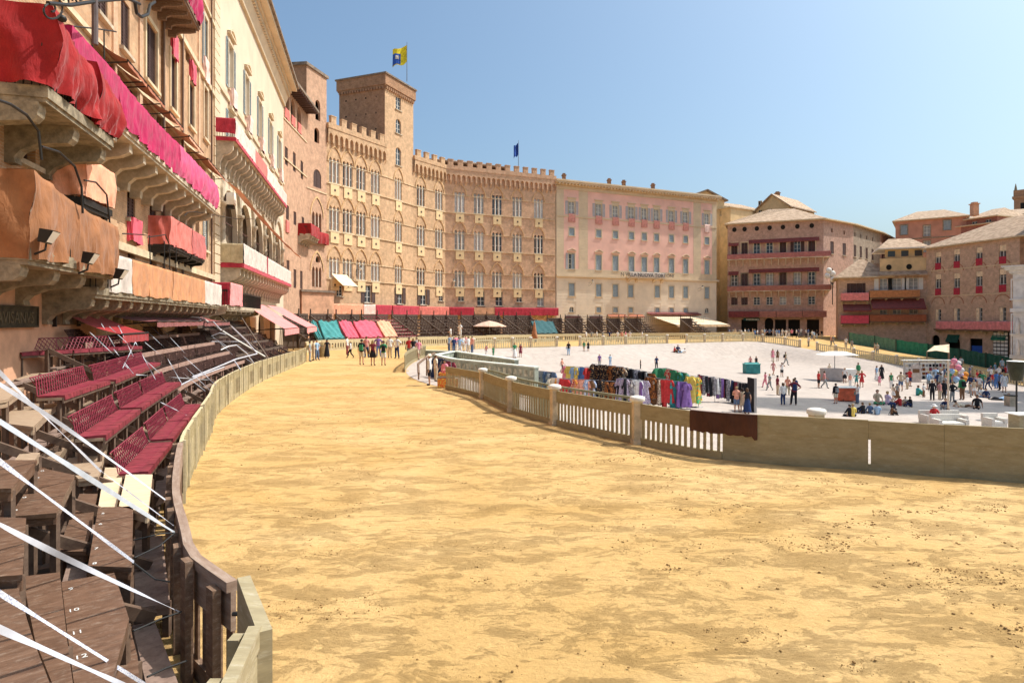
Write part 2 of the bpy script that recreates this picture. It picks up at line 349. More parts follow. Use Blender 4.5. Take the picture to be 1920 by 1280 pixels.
struct('track',ring(720,lambda th:[rin(th)+k for k in (-.3,.2,.6,1,1.4,1.8,2.2,2.7,3.2,3.7,4.2,4.7,5.2,5.7,6.3,7,7.7,8.5,9.3,10.2,11.2,12.4,14,16,19,23,28,36,46,60,80)],bumps),SAND)
struct('piazza',ring(240,lambda th:[0]+[rin(th)*k/10 for k in range(1,8)]+[rin(th)-d for d in (9,7,5.5,4.2,3,2,1.2,.6)]+[rin(th)-.1],lambda x,y:.012),PAVE)
mb=MB(); R=1500
N=48
for i in range(N):
    a=2*PI*i/N;b=2*PI*(i+1)/N
    for r0,r1 in ((0.01,120),(120,400),(400,R)):
        mb.face([(CX+r0*math.cos(a),CY+r0*math.sin(a),-9),(CX+r1*math.cos(a),CY+r1*math.sin(a),-9),(CX+r1*math.cos(b),CY+r1*math.sin(b),-9),(CX+r0*math.cos(b),CY+r0*math.sin(b),-9)])
struct('ground',mb,EARTH)
# clods of sand lying on the track: nobody could count them
CLOD=mat('sand_clods',(.40,.24,.09),var=.25,scale=9,bump=.4,bscale=60)
mb=MB(); rnd=random.Random(3)
def clod(x,y,r):
    z=bumps(x,y)
    top=(x+rnd.uniform(-.3,.3)*r,y+rnd.uniform(-.3,.3)*r,z+r*rnd.uniform(.6,1.0)); n=6; a0=rnd.random()*6
    n=5 if r<.008 else 7
    ra=[r*rnd.uniform(.7,1.3) for _ in range(n)]
    lo=[(x+ra[k]*math.cos(a0+2*PI*k/n),y+ra[k]*math.sin(a0+2*PI*k/n),z-.004) for k in range(n)]
    if r<.008:
        for k in range(n): mb.face([lo[k],lo[(k+1)%n],top])
        return
    mi=[(x+ra[k]*.85*math.cos(a0+2*PI*k/n),y+ra[k]*.85*math.sin(a0+2*PI*k/n),z+r*rnd.uniform(.35,.6)) for k in range(n)]
    for k in range(n):
        mb.face([lo[k],lo[(k+1)%n],mi[(k+1)%n],mi[k]]); mb.face([mi[k],mi[(k+1)%n],top])
cnt=0
while cnt<15000:
    d=4.3+ (rnd.random()**1.3)*19; u=rnd.uniform(330,1940); x=(u-960)/F*d; y=d
    if math.hypot(x-CX,y-CY)<rin(math.atan2(y-CY,x-CX))+.5: continue
    t=OUT.tnear(x,y) if x<-1 else 0
    if x<-1 and OUT.at(t).x+.5>x: continue
    f=noise.noise(Vector((x*.42,y*.9,9)))+.6*noise.noise(Vector((x*1.3,y*2.6,4)))+.4*noise.noise(Vector((x*3.5,y*6,2)))
    if f<.22 and rnd.random()>.06: continue
    r=.0022+ .011*rnd.random()**9+.0035*rnd.random(); clod(x,y,r*(1.15 if x>2 else .8)*(1+.035*y)); cnt+=1
o=mb.build('sand_clods',CLOD,None); o['kind']='stuff'; o['label']='small dark clods of sand scattered over the track'
# ---------------------------------------------------------------- fences
FENCE=wood_mat('olive_fence_paint',(.27,.215,.115),(.36,.295,.17),stretch=(1,3,1),scr=(.40,.35,.23))
FENCE2=wood_mat('olive_fence_weathered',(.50,.42,.25),(.62,.53,.34),stretch=(1,3,1),scr=(.30,.25,.16))
FENCED=wood_mat('brown_fence_planks',(.13,.075,.045),(.24,.15,.10),stretch=(2,6,1),scr=(.36,.28,.22))
POST=mat('stone_post',(.66,.52,.34),var=.18,scale=4,bump=.25,bscale=20)
CAP=mat('stone_cap',(.76,.71,.63),var=.1,scale=5,bump=.15,bscale=25)
def board(mb,cv,t0,t1,w0,w1,z0,z1,step=.8,zf=None,mi=0):
    n=max(1,int((t1-t0)/step)); 
    for i in range(n):
        a=t0+(t1-t0)*i/n;b=t0+(t1-t0)*(i+1)/n
        A=cv.at(a,w0);B=cv.at(b,w0);Cc=cv.at(b,w1);D=cv.at(a,w1)
        za=zf(a) if zf else 0; zb=zf(b) if zf else 0
        lo=[(A.x,A.y,z0+za),(B.x,B.y,z0+zb),(Cc.x,Cc.y,z0+zb),(D.x,D.y,z0+za)]; hi=[(p[0],p[1],p[2]-z0+z1) for p in lo]
        mb.face(hi if w1>w0 else hi[::-1],mi,[(a,0),(b,0),(b,w1-w0),(a,w1-w0)])
        mb.face(lo[::-1],mi,[(a,0),(b,0),(b,.1),(a,.1)])
        mb.face([lo[0],lo[1],hi[1],hi[0]],mi,[(a,z0),(b,z0),(b,z1),(a,z1)])
        mb.face([lo[2],lo[3],hi[3],hi[2]],mi,[(b,z0),(a,z0),(a,z1),(b,z1)])
        if i==0: mb.face([lo[3],lo[0],hi[0],hi[3]],mi,[(0,z0),(.1,z0),(.1,z1),(0,z1)])
        if i==n-1: mb.face([lo[1],lo[2],hi[2],hi[1]],mi,[(0,z0),(.1,z0),(.1,z1),(0,z1)])
NF=[0]
def nth(n):
    O='first second third fourth fifth sixth seventh eighth ninth tenth eleventh twelfth thirteenth fourteenth fifteenth sixteenth seventeenth eighteenth nineteenth'.split()
    if n<20: return O[n-1]
    return {2:'twenty',3:'thirty'}[n//10]+'-'+O[n%10-1] if n%10 else {2:'twentieth',3:'thirtieth'}[n//10]
ORD='nearest,second,third,fourth,fifth,sixth,seventh,eighth,ninth,tenth,eleventh,twelfth,thirteenth,fourteenth,fifteenth'.split(',')
def fence_panel(cv,t0,t1,label,group,solid=False,hh=1.12,top=.34,m=None,pick=.17,zf=None,name='picket_fence',bot=.2,pw=.085,step=.8,gap=0):
    m=m or FENCE; NF[0]+=1; p=cv.at((t0+t1)/2); zf=zf or (lambda t:zground(*cv.at(t)[:2])+.0)
    root=thing(name,label,'fence',(p.x,p.y,zf((t0+t1)/2)),group)
    zo=random.Random(int(t0*1e3)).uniform(-.03,.03); hh+=zo
    b=MB(); board(b,cv,t0,t1,-.03,.03,hh-top,hh,step,zf); b.build('top_board',m,root)
    if solid:
        b=MB(); board(b,cv,t0,t1-gap,-.02,.02,bot-.02+.005,hh-top-.001,step,zf); b.build('lower_board',m,root)
    else:
        b=MB(); n=max(2,int((t1-t0)/pick))
        rr=random.Random(int(t0*100))
        for i in range(n):
            a=t0+(t1-t0)*(i+.5)/n; q=cv.at(a);d=cv.dir(a).to_3d();nn=Vector((-d.y,d.x,0)); z=zf(a); ww=pw*rr.uniform(.8,1.15)
            pk=.045 if m is FENCE2 else .012; lo=[q-d*ww/2-nn*pk,q+d*ww/2-nn*pk,q+d*ww/2+nn*.012,q-d*ww/2+nn*.012]
            tl=d*rr.uniform(-.012,.012)
            b.hexa([(v.x,v.y,z+bot-.04) for v in lo],[(v.x+tl.x,v.y+tl.y,z+hh-top+.03) for v in lo])
        b.build('pickets',m,root)
    b=MB(); board(b,cv,t0,t1,-.035,.035,0,bot,step,zf); b.build('bottom_board',m,root)
    if m is FENCE2 and (t0<60 or True) and pw<.11:
        b=MB(); t=t0+.04; kk=0
        while t<t1-.05:
            q=cv.at(t,-.05); d=cv.dir(t).to_3d(); nn=Vector((-d.y,d.x,0)); ww=.035 if kk%6 else .07; e0=.026 if kk%6 else .05
            lo=[q-d*ww/2-nn*(e0-.02),q+d*ww/2-nn*(e0-.02),q+d*ww/2+nn*.016,q-d*ww/2+nn*.016]; b.hexa([(v.x,v.y,.0) for v in lo],[(v.x,v.y,hh-.01 if kk%6 else hh+.02) for v in lo]); t+=.24; kk+=1
        b.build('battens',wood_mat('grey_batten',(.42,.36,.22),(.60,.52,.35),stretch=(3,3,1)) if 'grey_batten' not in MATS else MATS['grey_batten'],root)
    return root
_pm=MB(); _pm.box(-.125,.125,-.125,.125,0,1.16); _pm.box(-.15,.15,-.15,.15,0,.12); PM=_pm.mesh('post_shaft',POST)
_pm=MB(); _pm.lathe([(.14,1.16),(.19,1.175),(.215,1.20),(.215,1.27),(.195,1.30),(.10,1.325),(0,1.33)],12); CM=_pm.mesh('post_cap',CAP,smooth=True)
nP=[0]
def bollard(x,y,label,group,s=1.0):
    r=thing('stone_post',label,'bollard',(x,y,zground(x,y)),group,rz=random.uniform(0,.5)); r.scale=(s,s,s)
    mesh_ob('shaft',PM,r); mesh_ob('cap',CM,r); return r
# inner fence: t grows from lower right, round the left, to the far side
def t_u(u,ylo,yhi,xmin=-99,v=None):
    best=None
    for i,p in enumerate(INC.p):
        if ylo<=p.y<=yhi and p.x>xmin and i:
            a=INC.p[i-1]
            if a.y<=0: continue
            ua=960+F*a.x/a.y;ub=960+F*p.x/p.y
            if (ua-u)*(ub-u)<=0: return INC.l[i-1]+(INC.l[i]-INC.l[i-1])*((u-ua)/(ub-ua) if ub!=ua else 0)
    return None
T=lambda u,a=0,b=32:t_u(u,a,b)
near=[T(1535),T(1195),T(1040),T(958),T(905),T(868)]
lab=['showing only its pale cap above the solid boards','nearest one with its shaft visible, right end of the slats','second nearest whole one of the near inner fence','third nearest whole one of the near inner fence','farthest of the near row, by the person in pink']
for t,l in zip(near[:5],lab):
    p=INC.at(t) if t!=near[0] else INC.at(t,-.32); bollard(p.x,p.y,'capped stone post, '+l,'stone posts of the near inner fence')
tend=max(2.0,T(1985)-9)
fence_panel(INC,near[1]-2.55,near[1]-.14,'olive slatted fence section right of the nearest full stone post, brown cloth over its end','inner fence sections',top=.42)
fence_panel(INC,near[1]+.14,near[2]-.14,'olive slatted fence section between the two nearest full stone posts','inner fence sections',top=.36)
fence_panel(INC,near[2]+.14,near[3]-.14,'olive slatted fence section between second and third nearest full stone posts','inner fence sections',top=.34)
fence_panel(INC,near[3]+.14,near[4]-.14,'olive slatted fence section between third and fourth stone posts','inner fence sections',top=.34)
fence_panel(INC,near[4]+.14,near[5]+2.0,'olive slatted fence section ending at the gap near the woman in pink','inner fence sections',top=.3)
ts=[near[1]-2.56,T(1628),T(1770),tend]
for a,b_,l in zip(ts[1:],ts[:-1],['solid olive board fence section under the pale post cap','solid olive board fence section in front of the man in red','solid olive board fence section at the right edge in front of the sofas']):
    fence_panel(INC,a+.002,b_-.002,l,'inner solid board sections',solid=True,top=.42,bot=.16,gap=.05 if 'under the pale' in l else 0) if 0 else fence_panel(INC,a+.002,b_-.002,l,'inner solid board sections',solid=True,top=.42,bot=.16,gap=.05 if 'man in red' in l else 0)
tt=MB(); tq=T(1633); 
# dark green handrail standing behind the near fence
root=thing('iron_railing','low dark green railing with small balusters standing behind the near inner fence','railing',(INC.at(near[2],-.55).x,INC.at(near[2],-.55).y,0))
b=MB(); board(b,INC,near[1]+.5,near[4]+1,-.60,-.55,1.12,1.19,.8); board(b,INC,near[1]+.5,near[4]+1,-.585,-.565,.88,.91,.8)
RAILM=mat('grey_green_rail',(.30,.29,.19),var=.1); b.build('rail',RAILM,root)
b=MB(); t=near[1]+.5
while t<near[4]+1:
    q=INC.at(t,-.575); b.box(q.x-.02,q.x+.02,q.y-.02,q.y+.02,0,1.13); t+=.2
b.build('balusters',RAILM,root)
# brown cloth on the fence end
mb=MB()
tc0=near[1]-1.75;tc1=near[1]-3.35
def fn(a,b):
    t=tc0+(tc1-tc0)*a; w=.05+.02*math.sin(a*23)+.012*math.sin(a*51+b*3); zz=1.14-.52*b-.09*b*noise.noise(Vector((a*5,0,1)))-.05*b*noise.noise(Vector((a*17,0,3)))-.07*b*(a>.93)
    q=INC.at(t,w if b>0.01 else .035); return (q.x,q.y,zz)
mb.grid(fn,24,8)
def fn2(a,b):
    t=tc0+(tc1-tc0)*a; q=INC.at(t,.05-.1*b); return (q.x,q.y,1.142+.01*math.sin(b*PI))
mb.grid(fn2,24,3)
o=mb.build('hanging_cloth',C_BROWN,None,smooth=True); tagp(o,'ragged dark brown cloth draped over the inner fence where slats meet solid boards','cloth')
# far inner fence
def run(us,ya,yb,labf,grp,pick=.3):
    ts=[t_u(u,ya,yb) for u in us]
    for i,t in enumerate(ts):
        if t is None: print('NO T',us[i]); continue
        p=INC.at(t); bollard(p.x,p.y,labf[0]+', %s from the left'%ORD[i].replace('nearest','first'),grp+' posts')
        if i+1<len(ts) and ts[i+1]: fence_panel(INC,t+.15,ts[i+1]-.15,labf[1]+', %s from the left'%ORD[i].replace('nearest','first'),grp+' panels',top=.14,pick=pick,bot=.12,pw=.12,step=2.5,m=FENCE2)
run([888,927,961,995,1044],68,84,('stone post of the far left inner fence','slatted panel of the far left inner fence'),'far left inner fence')
run([1087,1131,1173,1212,1251],76,95,('stone post of the fence below the pink palace','slatted panel of the fence below the pink palace'),'far middle inner fence')
run([1287,1321,1355,1393,1430,1472,1500],84,102,('stone post of the fence before the shops','slatted panel of the fence before the shops'),'far right inner fence')
run([1532,1567,1601,1637,1681,1723,1770,1821,1870,1925],64,94,('stone post beside the shaded right track','slatted panel beside the shaded right track'),'shaded track fence')
# left bulge of the inner fence beside the fountain (half hidden)
def tC(x,y): return INC.tnear(x,y)
fence_panel(INC,tC(-7,40),tC(-8,57),'olive slatted fence bending beside the marble fountain enclosure','inner fence sections',top=.2,step=1.5)
# curved open rail at the gap
b=MB(); rt=thing('curved_handrail','brown curved wooden handrail at the gap beside the man in white shirt','handrail',(-5.2,34.5,0))
pts=[at(785,700,35),at(784,682,36),at(800,669,37.5),at(815,662,39)]
b.tube([p for p in pts],.07,6); b.build('rail',FENCED,rt)
b=MB(); 
for p in (pts[0],pts[2]): b.tube([p,(p.x,p.y,0)],.05,6)
b.build('rail_post',FENCED,rt)
# outer fence (front of the stands)
tO=lambda Y:OUT.tY(Y)
segs=[11.2,12.5,14.0,15.9,18.2,21,24.3,28.4,33.2,38.6,44.2,50]
for ki,(a,b_) in enumerate(zip(segs[:-1],segs[1:])):
    fence_panel(OUT,tO(a)+.02,tO(b_)-.02,'pale olive slatted barrier panel left of the track, %s from the viewer'%ORD[ki],'left barrier panels',top=.34,hh=1.16,m=FENCE2,pick=.26,bot=.2,pw=.10,step=.6)
tA=OUT.tY(58); tB=OUT.tnear(-16.5,78); Lr=OUT.L
t=tA+1; k=0
while t<Lr-1:
    t2=min(t+4.5,Lr)
    if t>OUT.tnear(36,110)-1 and 0: break
    fence_panel(OUT,t+.02,t2-.02,'olive barrier panel at the far end of the track, %s from the left'%nth(k+1),'far barrier panels west' if t<OUT.tnear(0,93) else 'far barrier panels east',top=.4,hh=1.2,m=FENCE2,pick=.35,bot=.25,pw=.2,step=2.3)
    t=t2; k+=1
# dark near fence seen from the stand side
def near_fence():
    ta,tb=OUT.tnear(-2.25,5.1)+.25,tO(11.1)
    root=thing('plank_fence','dark brown plank fence curving past the nearest benches','fence',tuple(OUT.at(tO(7))))
    b=MB(); board(b,OUT,ta,tb,-.04,.05,1.06,1.15,.4); board(b,OUT,ta,tb,-.03,.015,.72,1.06,.4); b.build('top_rail',wood_mat('brown_fence_rail',(.22,.14,.10),(.36,.26,.20),stretch=(1,6,1),scr=(.42,.34,.28)),root)
    t=ta+.1
    while t<tb-.15:
        b=MB(); board(b,OUT,t,t+.15,.06,.13,0,1.10+.05*math.sin(t*7),.2); b.build('upright',FENCED,root); t+=.62
    b=MB(); t=ta
    while t<tb: board(b,OUT,t,t+.14,-.02,.0,.1,.72,.2); t+=.26
    b.build('slats',FENCED,root)
    b=MB(); board(b,OUT,ta,tb,-.03,.03,0,.18,.4); b.build('bottom_board',FENCED,root)
near_fence()
# gate plank and next section at the bottom edge
GATE=wood_mat('gate_paint',(.27,.22,.13),(.40,.33,.2),stretch=(1,4,1),scr=(.5,.44,.33))
r=thing('gate_post_board','upright olive gate board standing at the near end of the plank fence','gate',(-2.2,5.0,0))
b=MB(); a=atz(457,1080,1.28);c=atz(497,1182,1.2); d=(c-a);d.z=0;n_=Vector((-d.y,d.x,0)).normalized()*.05
e=Vector((0.005,0,0)); b.hexa([(a-n_)-Vector((0,0,a.z)),(c-n_)-Vector((0,0,c.z)),(c+n_)-Vector((0,0,c.z)),(a+n_)-Vector((0,0,a.z))],[a-n_,c-n_,c+n_,a+n_]); b.build('board',GATE,r)
b=MB(); b.tube([atz(436,1150,.96),atz(458,1150,.96)],.018,6); b.build('bolt',IRON,r)
r=thing('barrier_gate','olive panelled gate section running out of the bottom left of the view','gate',(-1.9,4.2,0))
a=atz(478,1172,1.22);c=atz(405,1330,1.22); d=(c-a).normalized(); n_=Vector((-d.y,d.x,0))*.045
for nm,z0,z1,k in (('top_rail',1.08,1.22,1),('middle_rail',.70,1.03,.7),('lower_rail',.30,.66,.7)):
    b=MB(); q=[a-n_*k,c-n_*k,c+n_*k,a+n_*k]; b.hexa([(p.x,p.y,z0) for p in q],[(p.x,p.y,z1) for p in q]); b.build(nm,GATE,r)
b=MB(); q=a+d*.05-n_*2; 
for s_ in (0.06,.62): 
    p=a+d*s_+Vector((-n_.x,-n_.y,0))*0; p=p-Vector((abs(n_.x)*1.8,0,0)); b.box(p.x-.08,p.x+.0,p.y-.05,p.y+.05,0,1.17)
b.build('upright',GATE,r)
r=thing('round_post','rounded pale post top behind the gate panel at the bottom edge','post',tuple(atz(395,1290,1.1).xy)+(0,))
b=MB(); p=atz(392,1292,1.12); b.lathe([(.09,0),(.09,1.05),(.075,1.1),(.04,1.12),(0,1.125)],12,(p.x,p.y)); b.build('shaft',GATE,r,smooth=True)
# ---------------------------------------------------------------- building tools
class Fac:
    def __init__(s,P0,P1):
        s.P0=Vector((P0[0],P0[1],0));s.P1=Vector((P1[0],P1[1],0)); d=s.P1-s.P0; s.w=d.length; s.a=math.atan2(d.y,d.x)
        s.M=Matrix.Translation(s.P0)@Matrix.Rotation(s.a,4,'Z'); s.Mi=s.M.inverted()
    def W(s,x,y,z): return s.M@Vector((x,y,z))
    def pix(s,u,v,n=0):
        o=s.Mi@Vector((0,0,H)); d=s.Mi.to_3x3()@Vector(((u-960)/F,1,-(v-HV)/F)); k=(-n-o.y)/d.y; p=o+d*k; return p.x,p.z
    def S(s,u,n=0): return s.pix(u,HV,n)[0]
def ppos(mb,M): mb.M=M; return mb
def arch_pts(x0,x1,zs,kind,n=6):
    c=(x0+x1)/2;r=(x1-x0)/2; L=[]
    if kind=='a': return [(c-r*math.cos(PI*i/(2*n)),zs+r*math.sin(PI*i/(2*n))) for i in range(2*n+1)]
    # pointed: centres at x1 / x0, radius 2r
    R=2*r; top=math.acos((c-x0-0)/R) if R else 0
    for i in range(n+1): 
        t=(PI/3)*i/n; L.append((x1-R*math.cos(t),zs+R*math.sin(t)))
    return L+[(2*c-x,z) for x,z in L[-2::-1]]
def rise(w,kind): return 0 if kind=='r' else (w/2 if kind=='a' else w*.866)
def wall(mb,x0,x1,z0,z1,holes,depth=.28,mi=0,rmi=0):
    xs=sorted(set([x0,x1]+[round(h[0],4) for h in holes]+[round(h[1],4) for h in holes]))
    xs=[x for x in xs if x0<=x<=x1]
    # build column by column so that rows of windows do not cut each other
    for i in range(len(xs)-1):
        a,b=xs[i],xs[i+1]; c=(a+b)/2
        if b-a<1e-4: continue
        hs=sorted([(max(z0,h[2]),min(z1,h[3])) for h in holes if h[0]-1e-4<=c<=h[1]+1e-4])
        z=z0
        for h0,h1 in hs:
            if h0>z: mb.face([(a,0,z),(b,0,z),(b,0,h0),(a,0,h0)],mi)
            z=max(z,h1)
        if z<z1: mb.face([(a,0,z),(b,0,z),(b,0,z1),(a,0,z1)],mi)
    for h in holes:
        a,b,zb,zt=h[:4]; k=h[4] if len(h)>4 else 'r'; zs=zt-rise(b-a,k)
        mb.face([(a,0,zb),(a,depth,zb),(a,depth,zs),(a,0,zs)],rmi); mb.face([(b,0,zs),(b,depth,zs),(b,depth,zb),(b,0,zb)],rmi)
        mb.face([(a,0,zb),(b,0,zb),(b,depth,zb),(a,depth,zb)],rmi)
        if k=='r': mb.face([(a,0,zt),(a,depth,zt),(b,depth,zt),(b,0,zt)],rmi)
        else:
            P=arch_pts(a,b,zs,k,4)
            for p,q in zip(P[:-1],P[1:]): mb.face([(p[0],0,p[1]),(p[0],depth,p[1]),(q[0],depth,q[1]),(q[0],0,q[1])],rmi)
            m=len(P)//2
            L=P[:m+1];Rr=P[m:]
            for p,q in zip(L[:-1],L[1:]): mb.face([(p[0],0,p[1]),(q[0],0,q[1]),(q[0],0,zt),(p[0],0,zt)],mi)
            for p,q in zip(Rr[:-1],Rr[1:]): mb.face([(p[0],0,p[1]),(q[0],0,q[1]),(q[0],0,zt),(p[0],0,zt)],mi)
_W={}
def louvre(mb,x0,x1,z0,z1,y,t=.05,flat=False):
    fr=.06
    mb.box(x0,x0+fr,y-t,y,z0,z1);mb.box(x1-fr,x1,y-t,y,z0,z1);mb.box(x0+fr,x1-fr,y-t,y,z0,z0+fr);mb.box(x0+fr,x1-fr,y-t,y,z1-fr,z1)
    n=max(3,int((z1-z0-2*fr)/.13)); h=(z1-z0-2*fr)/n
    for i in range(n):
        z=z0+fr+i*h; mb.face([(x0+fr,y-t*.9,z+h*.15),(x1-fr,y-t*.9,z+h*.15),(x1-fr,y-t*.1,z+h*.95),(x0+fr,y-t*.1,z+h*.95)])
    mb.face([(x0+fr,y-.004,z0+fr),(x1-fr,y-.004,z0+fr),(x1-fr,y-.004,z1-fr),(x0+fr,y-.004,z1-fr)])
def wproto(w,h,shut=None,frame=WHITE,glass=GLASS,surround=None,sill=True,kind='r',smat=None,bars=2,ped=None,open_=False,doorw=False,cols=1):
    key=(round(w,2),round(h,2),shut,frame.name,glass.name,surround.name if surround else 0,sill,kind,smat.name if smat else 0,bars,ped,cols)
    if key in _W: return _W[key]
    fr=MB(); f=.07; y=.20
    fr.box(-w/2,-w/2+f,y,y+.06,0,h);fr.box(w/2-f,w/2,y,y+.06,0,h);fr.box(-w/2+f,w/2-f,y,y+.06,0,f);fr.box(-w/2+f,w/2-f,y,y+.06,h-f,h);
    fr.box(-.045,.045,y-.01,y+.05,f,h-f)
    for i in range(1,bars+1): fr.box(-w/2+f,w/2-f,y+.005,y+.045,h*i/(bars+1)-.025,h*i/(bars+1)+.025)
    subs=[]
    gl=MB(); gl.face([(-w/2,y+.05,0),(w/2,y+.05,0),(w/2,y+.05,h),(-w/2,y+.05,h)]); subs.append(('pane',gl.mesh('pane',glass)))
    if shut=='closed':
        for s in (-1,1):
            b=MB(); a0,a1=(-w/2+.01,-.01) if s<0 else (.01,w/2-.01); louvre(b,a0,a1,.02,h-.02,.10); subs.append(('shutter',b.mesh('shutter',smat)))
    if shut=='open':
        for s in (-1,1):
            b=MB(); a0,a1=(-w-.02,-w/2-.02) if s<0 else (w/2+.02,w+.02); louvre(b,a0,a1,0,h,-.02); subs.append(('shutter',b.mesh('shutter',smat)))
    if shut=='half':
        b=MB(); louvre(b,-w-.02,-w/2-.02,0,h,-.02); subs.append(('shutter',b.mesh('shutter',smat)))
        b=MB(); louvre(b,.01,w/2-.01,.02,h-.02,.10); subs.append(('shutter',b.mesh('shutter',smat)))
    if surround:
        b=MB(); q=.17; b.box(-w/2-q,-w/2,-.07,0,0,h);b.box(w/2,w/2+q,-.07,0,0,h);b.box(-w/2-q,w/2+q,-.07,0,h,h+q+.03)
        if ped=='flat': b.box(-w/2-.35,w/2+.35,-.22,0,h+.62,h+.75); b.box(-w/2-.2,w/2+.2,-.05,0,h+.2,h+.62)
        if ped in('seg','tri'):
            b.box(-w/2-.3,w/2+.3,-.25,0,h+.45,h+.58)
            W2=w/2+.35
            if ped=='seg': P=[(-W2,h+.58)]+[(-W2+2*W2*i/10,h+.6+.5*math.sin(PI*i/10)) for i in range(11)]+[(W2,h+.58)]
            else: P=[(-W2,h+.6),(0,h+1.12),(W2,h+.6)]
            Q=[(x*.8,h+.6+(z-h-.6)*.62) for x,z in P]
            for i in range(len(P)-1): 
                b.face([(P[i][0],-.25,P[i][1]),(P[i+1][0],-.25,P[i+1][1]),(Q[i+1][0],-.25,Q[i+1][1]),(Q[i][0],-.25,Q[i][1])][::-1])
                b.face([(P[i][0],-.25,P[i][1]),(P[i][0],0,P[i][1]),(P[i+1][0],0,P[i+1][1]),(P[i+1][0],-.25,P[i+1][1])][::-1])
                b.face([(Q[i][0],-.25,Q[i][1]),(Q[i][0],-.02,Q[i][1]),(Q[i+1][0],-.02,Q[i+1][1]),(Q[i+1][0],-.25,Q[i+1][1])])
        subs.append(('surround',b.mesh('surround',surround)))
    if sill:
        b=MB(); b.box(-w/2-.2,w/2+.2,-.16,0,-.14,0); subs.append(('sill',b.mesh('sill',surround or STONE)))
    r=(fr.mesh('window',frame),subs); _W[key]=r; return r
def put_window(root,fac,s,z,proto,name='window',label=None,rz=0):
    P=fac.W(s,0,z)-wloc(root)
    o=mesh_ob(name,proto[0],root,P,fac.a)
    for nm,me in proto[1]: mesh_ob(nm,me,o)
    if label:o['label']=label
    return o
def hipped(mb,fl,fr_,br,bl,z,oh,rh,ins,t=.22):
    fl,fr_,br,bl=[Vector((p[0],p[1],0)) for p in (fl,fr_,br,bl)]; c=(fl+fr_+br+bl)/4
    E=[p+(p-c).normalized()*oh for p in (fl,fr_,br,bl)]
    ml=(fl+bl)/2;mr=(fr_+br)/2; R0=ml.lerp(mr,ins);R1=ml.lerp(mr,1-ins); R0=Vector((R0.x,R0.y,z+rh));R1=Vector((R1.x,R1.y,z+rh))
    Lo=[Vector((p.x,p.y,z-t*.2)) for p in E];Hi=[Vector((p.x,p.y,z+t*.8)) for p in E]
    def uvq(pts,o,d):
        n=Vector((-d.y,d.x,0)); return [((p-o).dot(d),(p-o).dot(n)*1.1) for p in pts]
    for pts in ([Hi[0],Hi[1],R1,R0],[Hi[2],Hi[3],R0,R1],[Hi[1],Hi[2],R1],[Hi[3],Hi[0],R0]):
        d=(pts[1]-pts[0]).normalized(); mb.face(pts,0,uvq(pts,pts[0],d))
    for i in range(4):
        j=(i+1)%4; mb.face([Lo[i],Lo[j],Hi[j],Hi[i]],1)
    mb.face(Lo[::-1],1)
def chimney(root,p,w=.8,h=1.8,m=None):
    b=MB(); x,y,z=p; b.box(x-w/2,x+w/2,y-w/2,y+w/2,z-1.2,z+h); b.box(x-w*.65,x+w*.65,y-w*.65,y+w*.65,z+h,z+h+.18); b.box(x-w*.4,x+w*.4,y-w*.4,y+w*.4,z+h+.18,z+h+.5); b.build('chimney',m or BR_T,root)
def shell(root,fac,z0,z1,depth,m,name='side_wall',left=True,right=True,back=True,mats=None):
    b=MB(fac.M)
    if left: b.face([(0,depth,z0),(0,0,z0),(0,0,z1),(0,depth,z1)])
    if right: b.face([(fac.w,0,z0),(fac.w,depth,z0),(fac.w,depth,z1),(fac.w,0,z1)])
    if back: b.face([(fac.w,depth,z0),(0,depth,z0),(0,depth,z1),(fac.w,depth,z1)])
    return b.build(name,m,root)
def ledge(root,fac,s0,s1,z0,z1,pr,m,name='string_course'):
    b=MB(fac.M); b.box(s0,s1,-pr,-.0,z0,z1); return b.build(name,m,root)
def wloc_d(fac,s): return fac.W(s,0,0).y
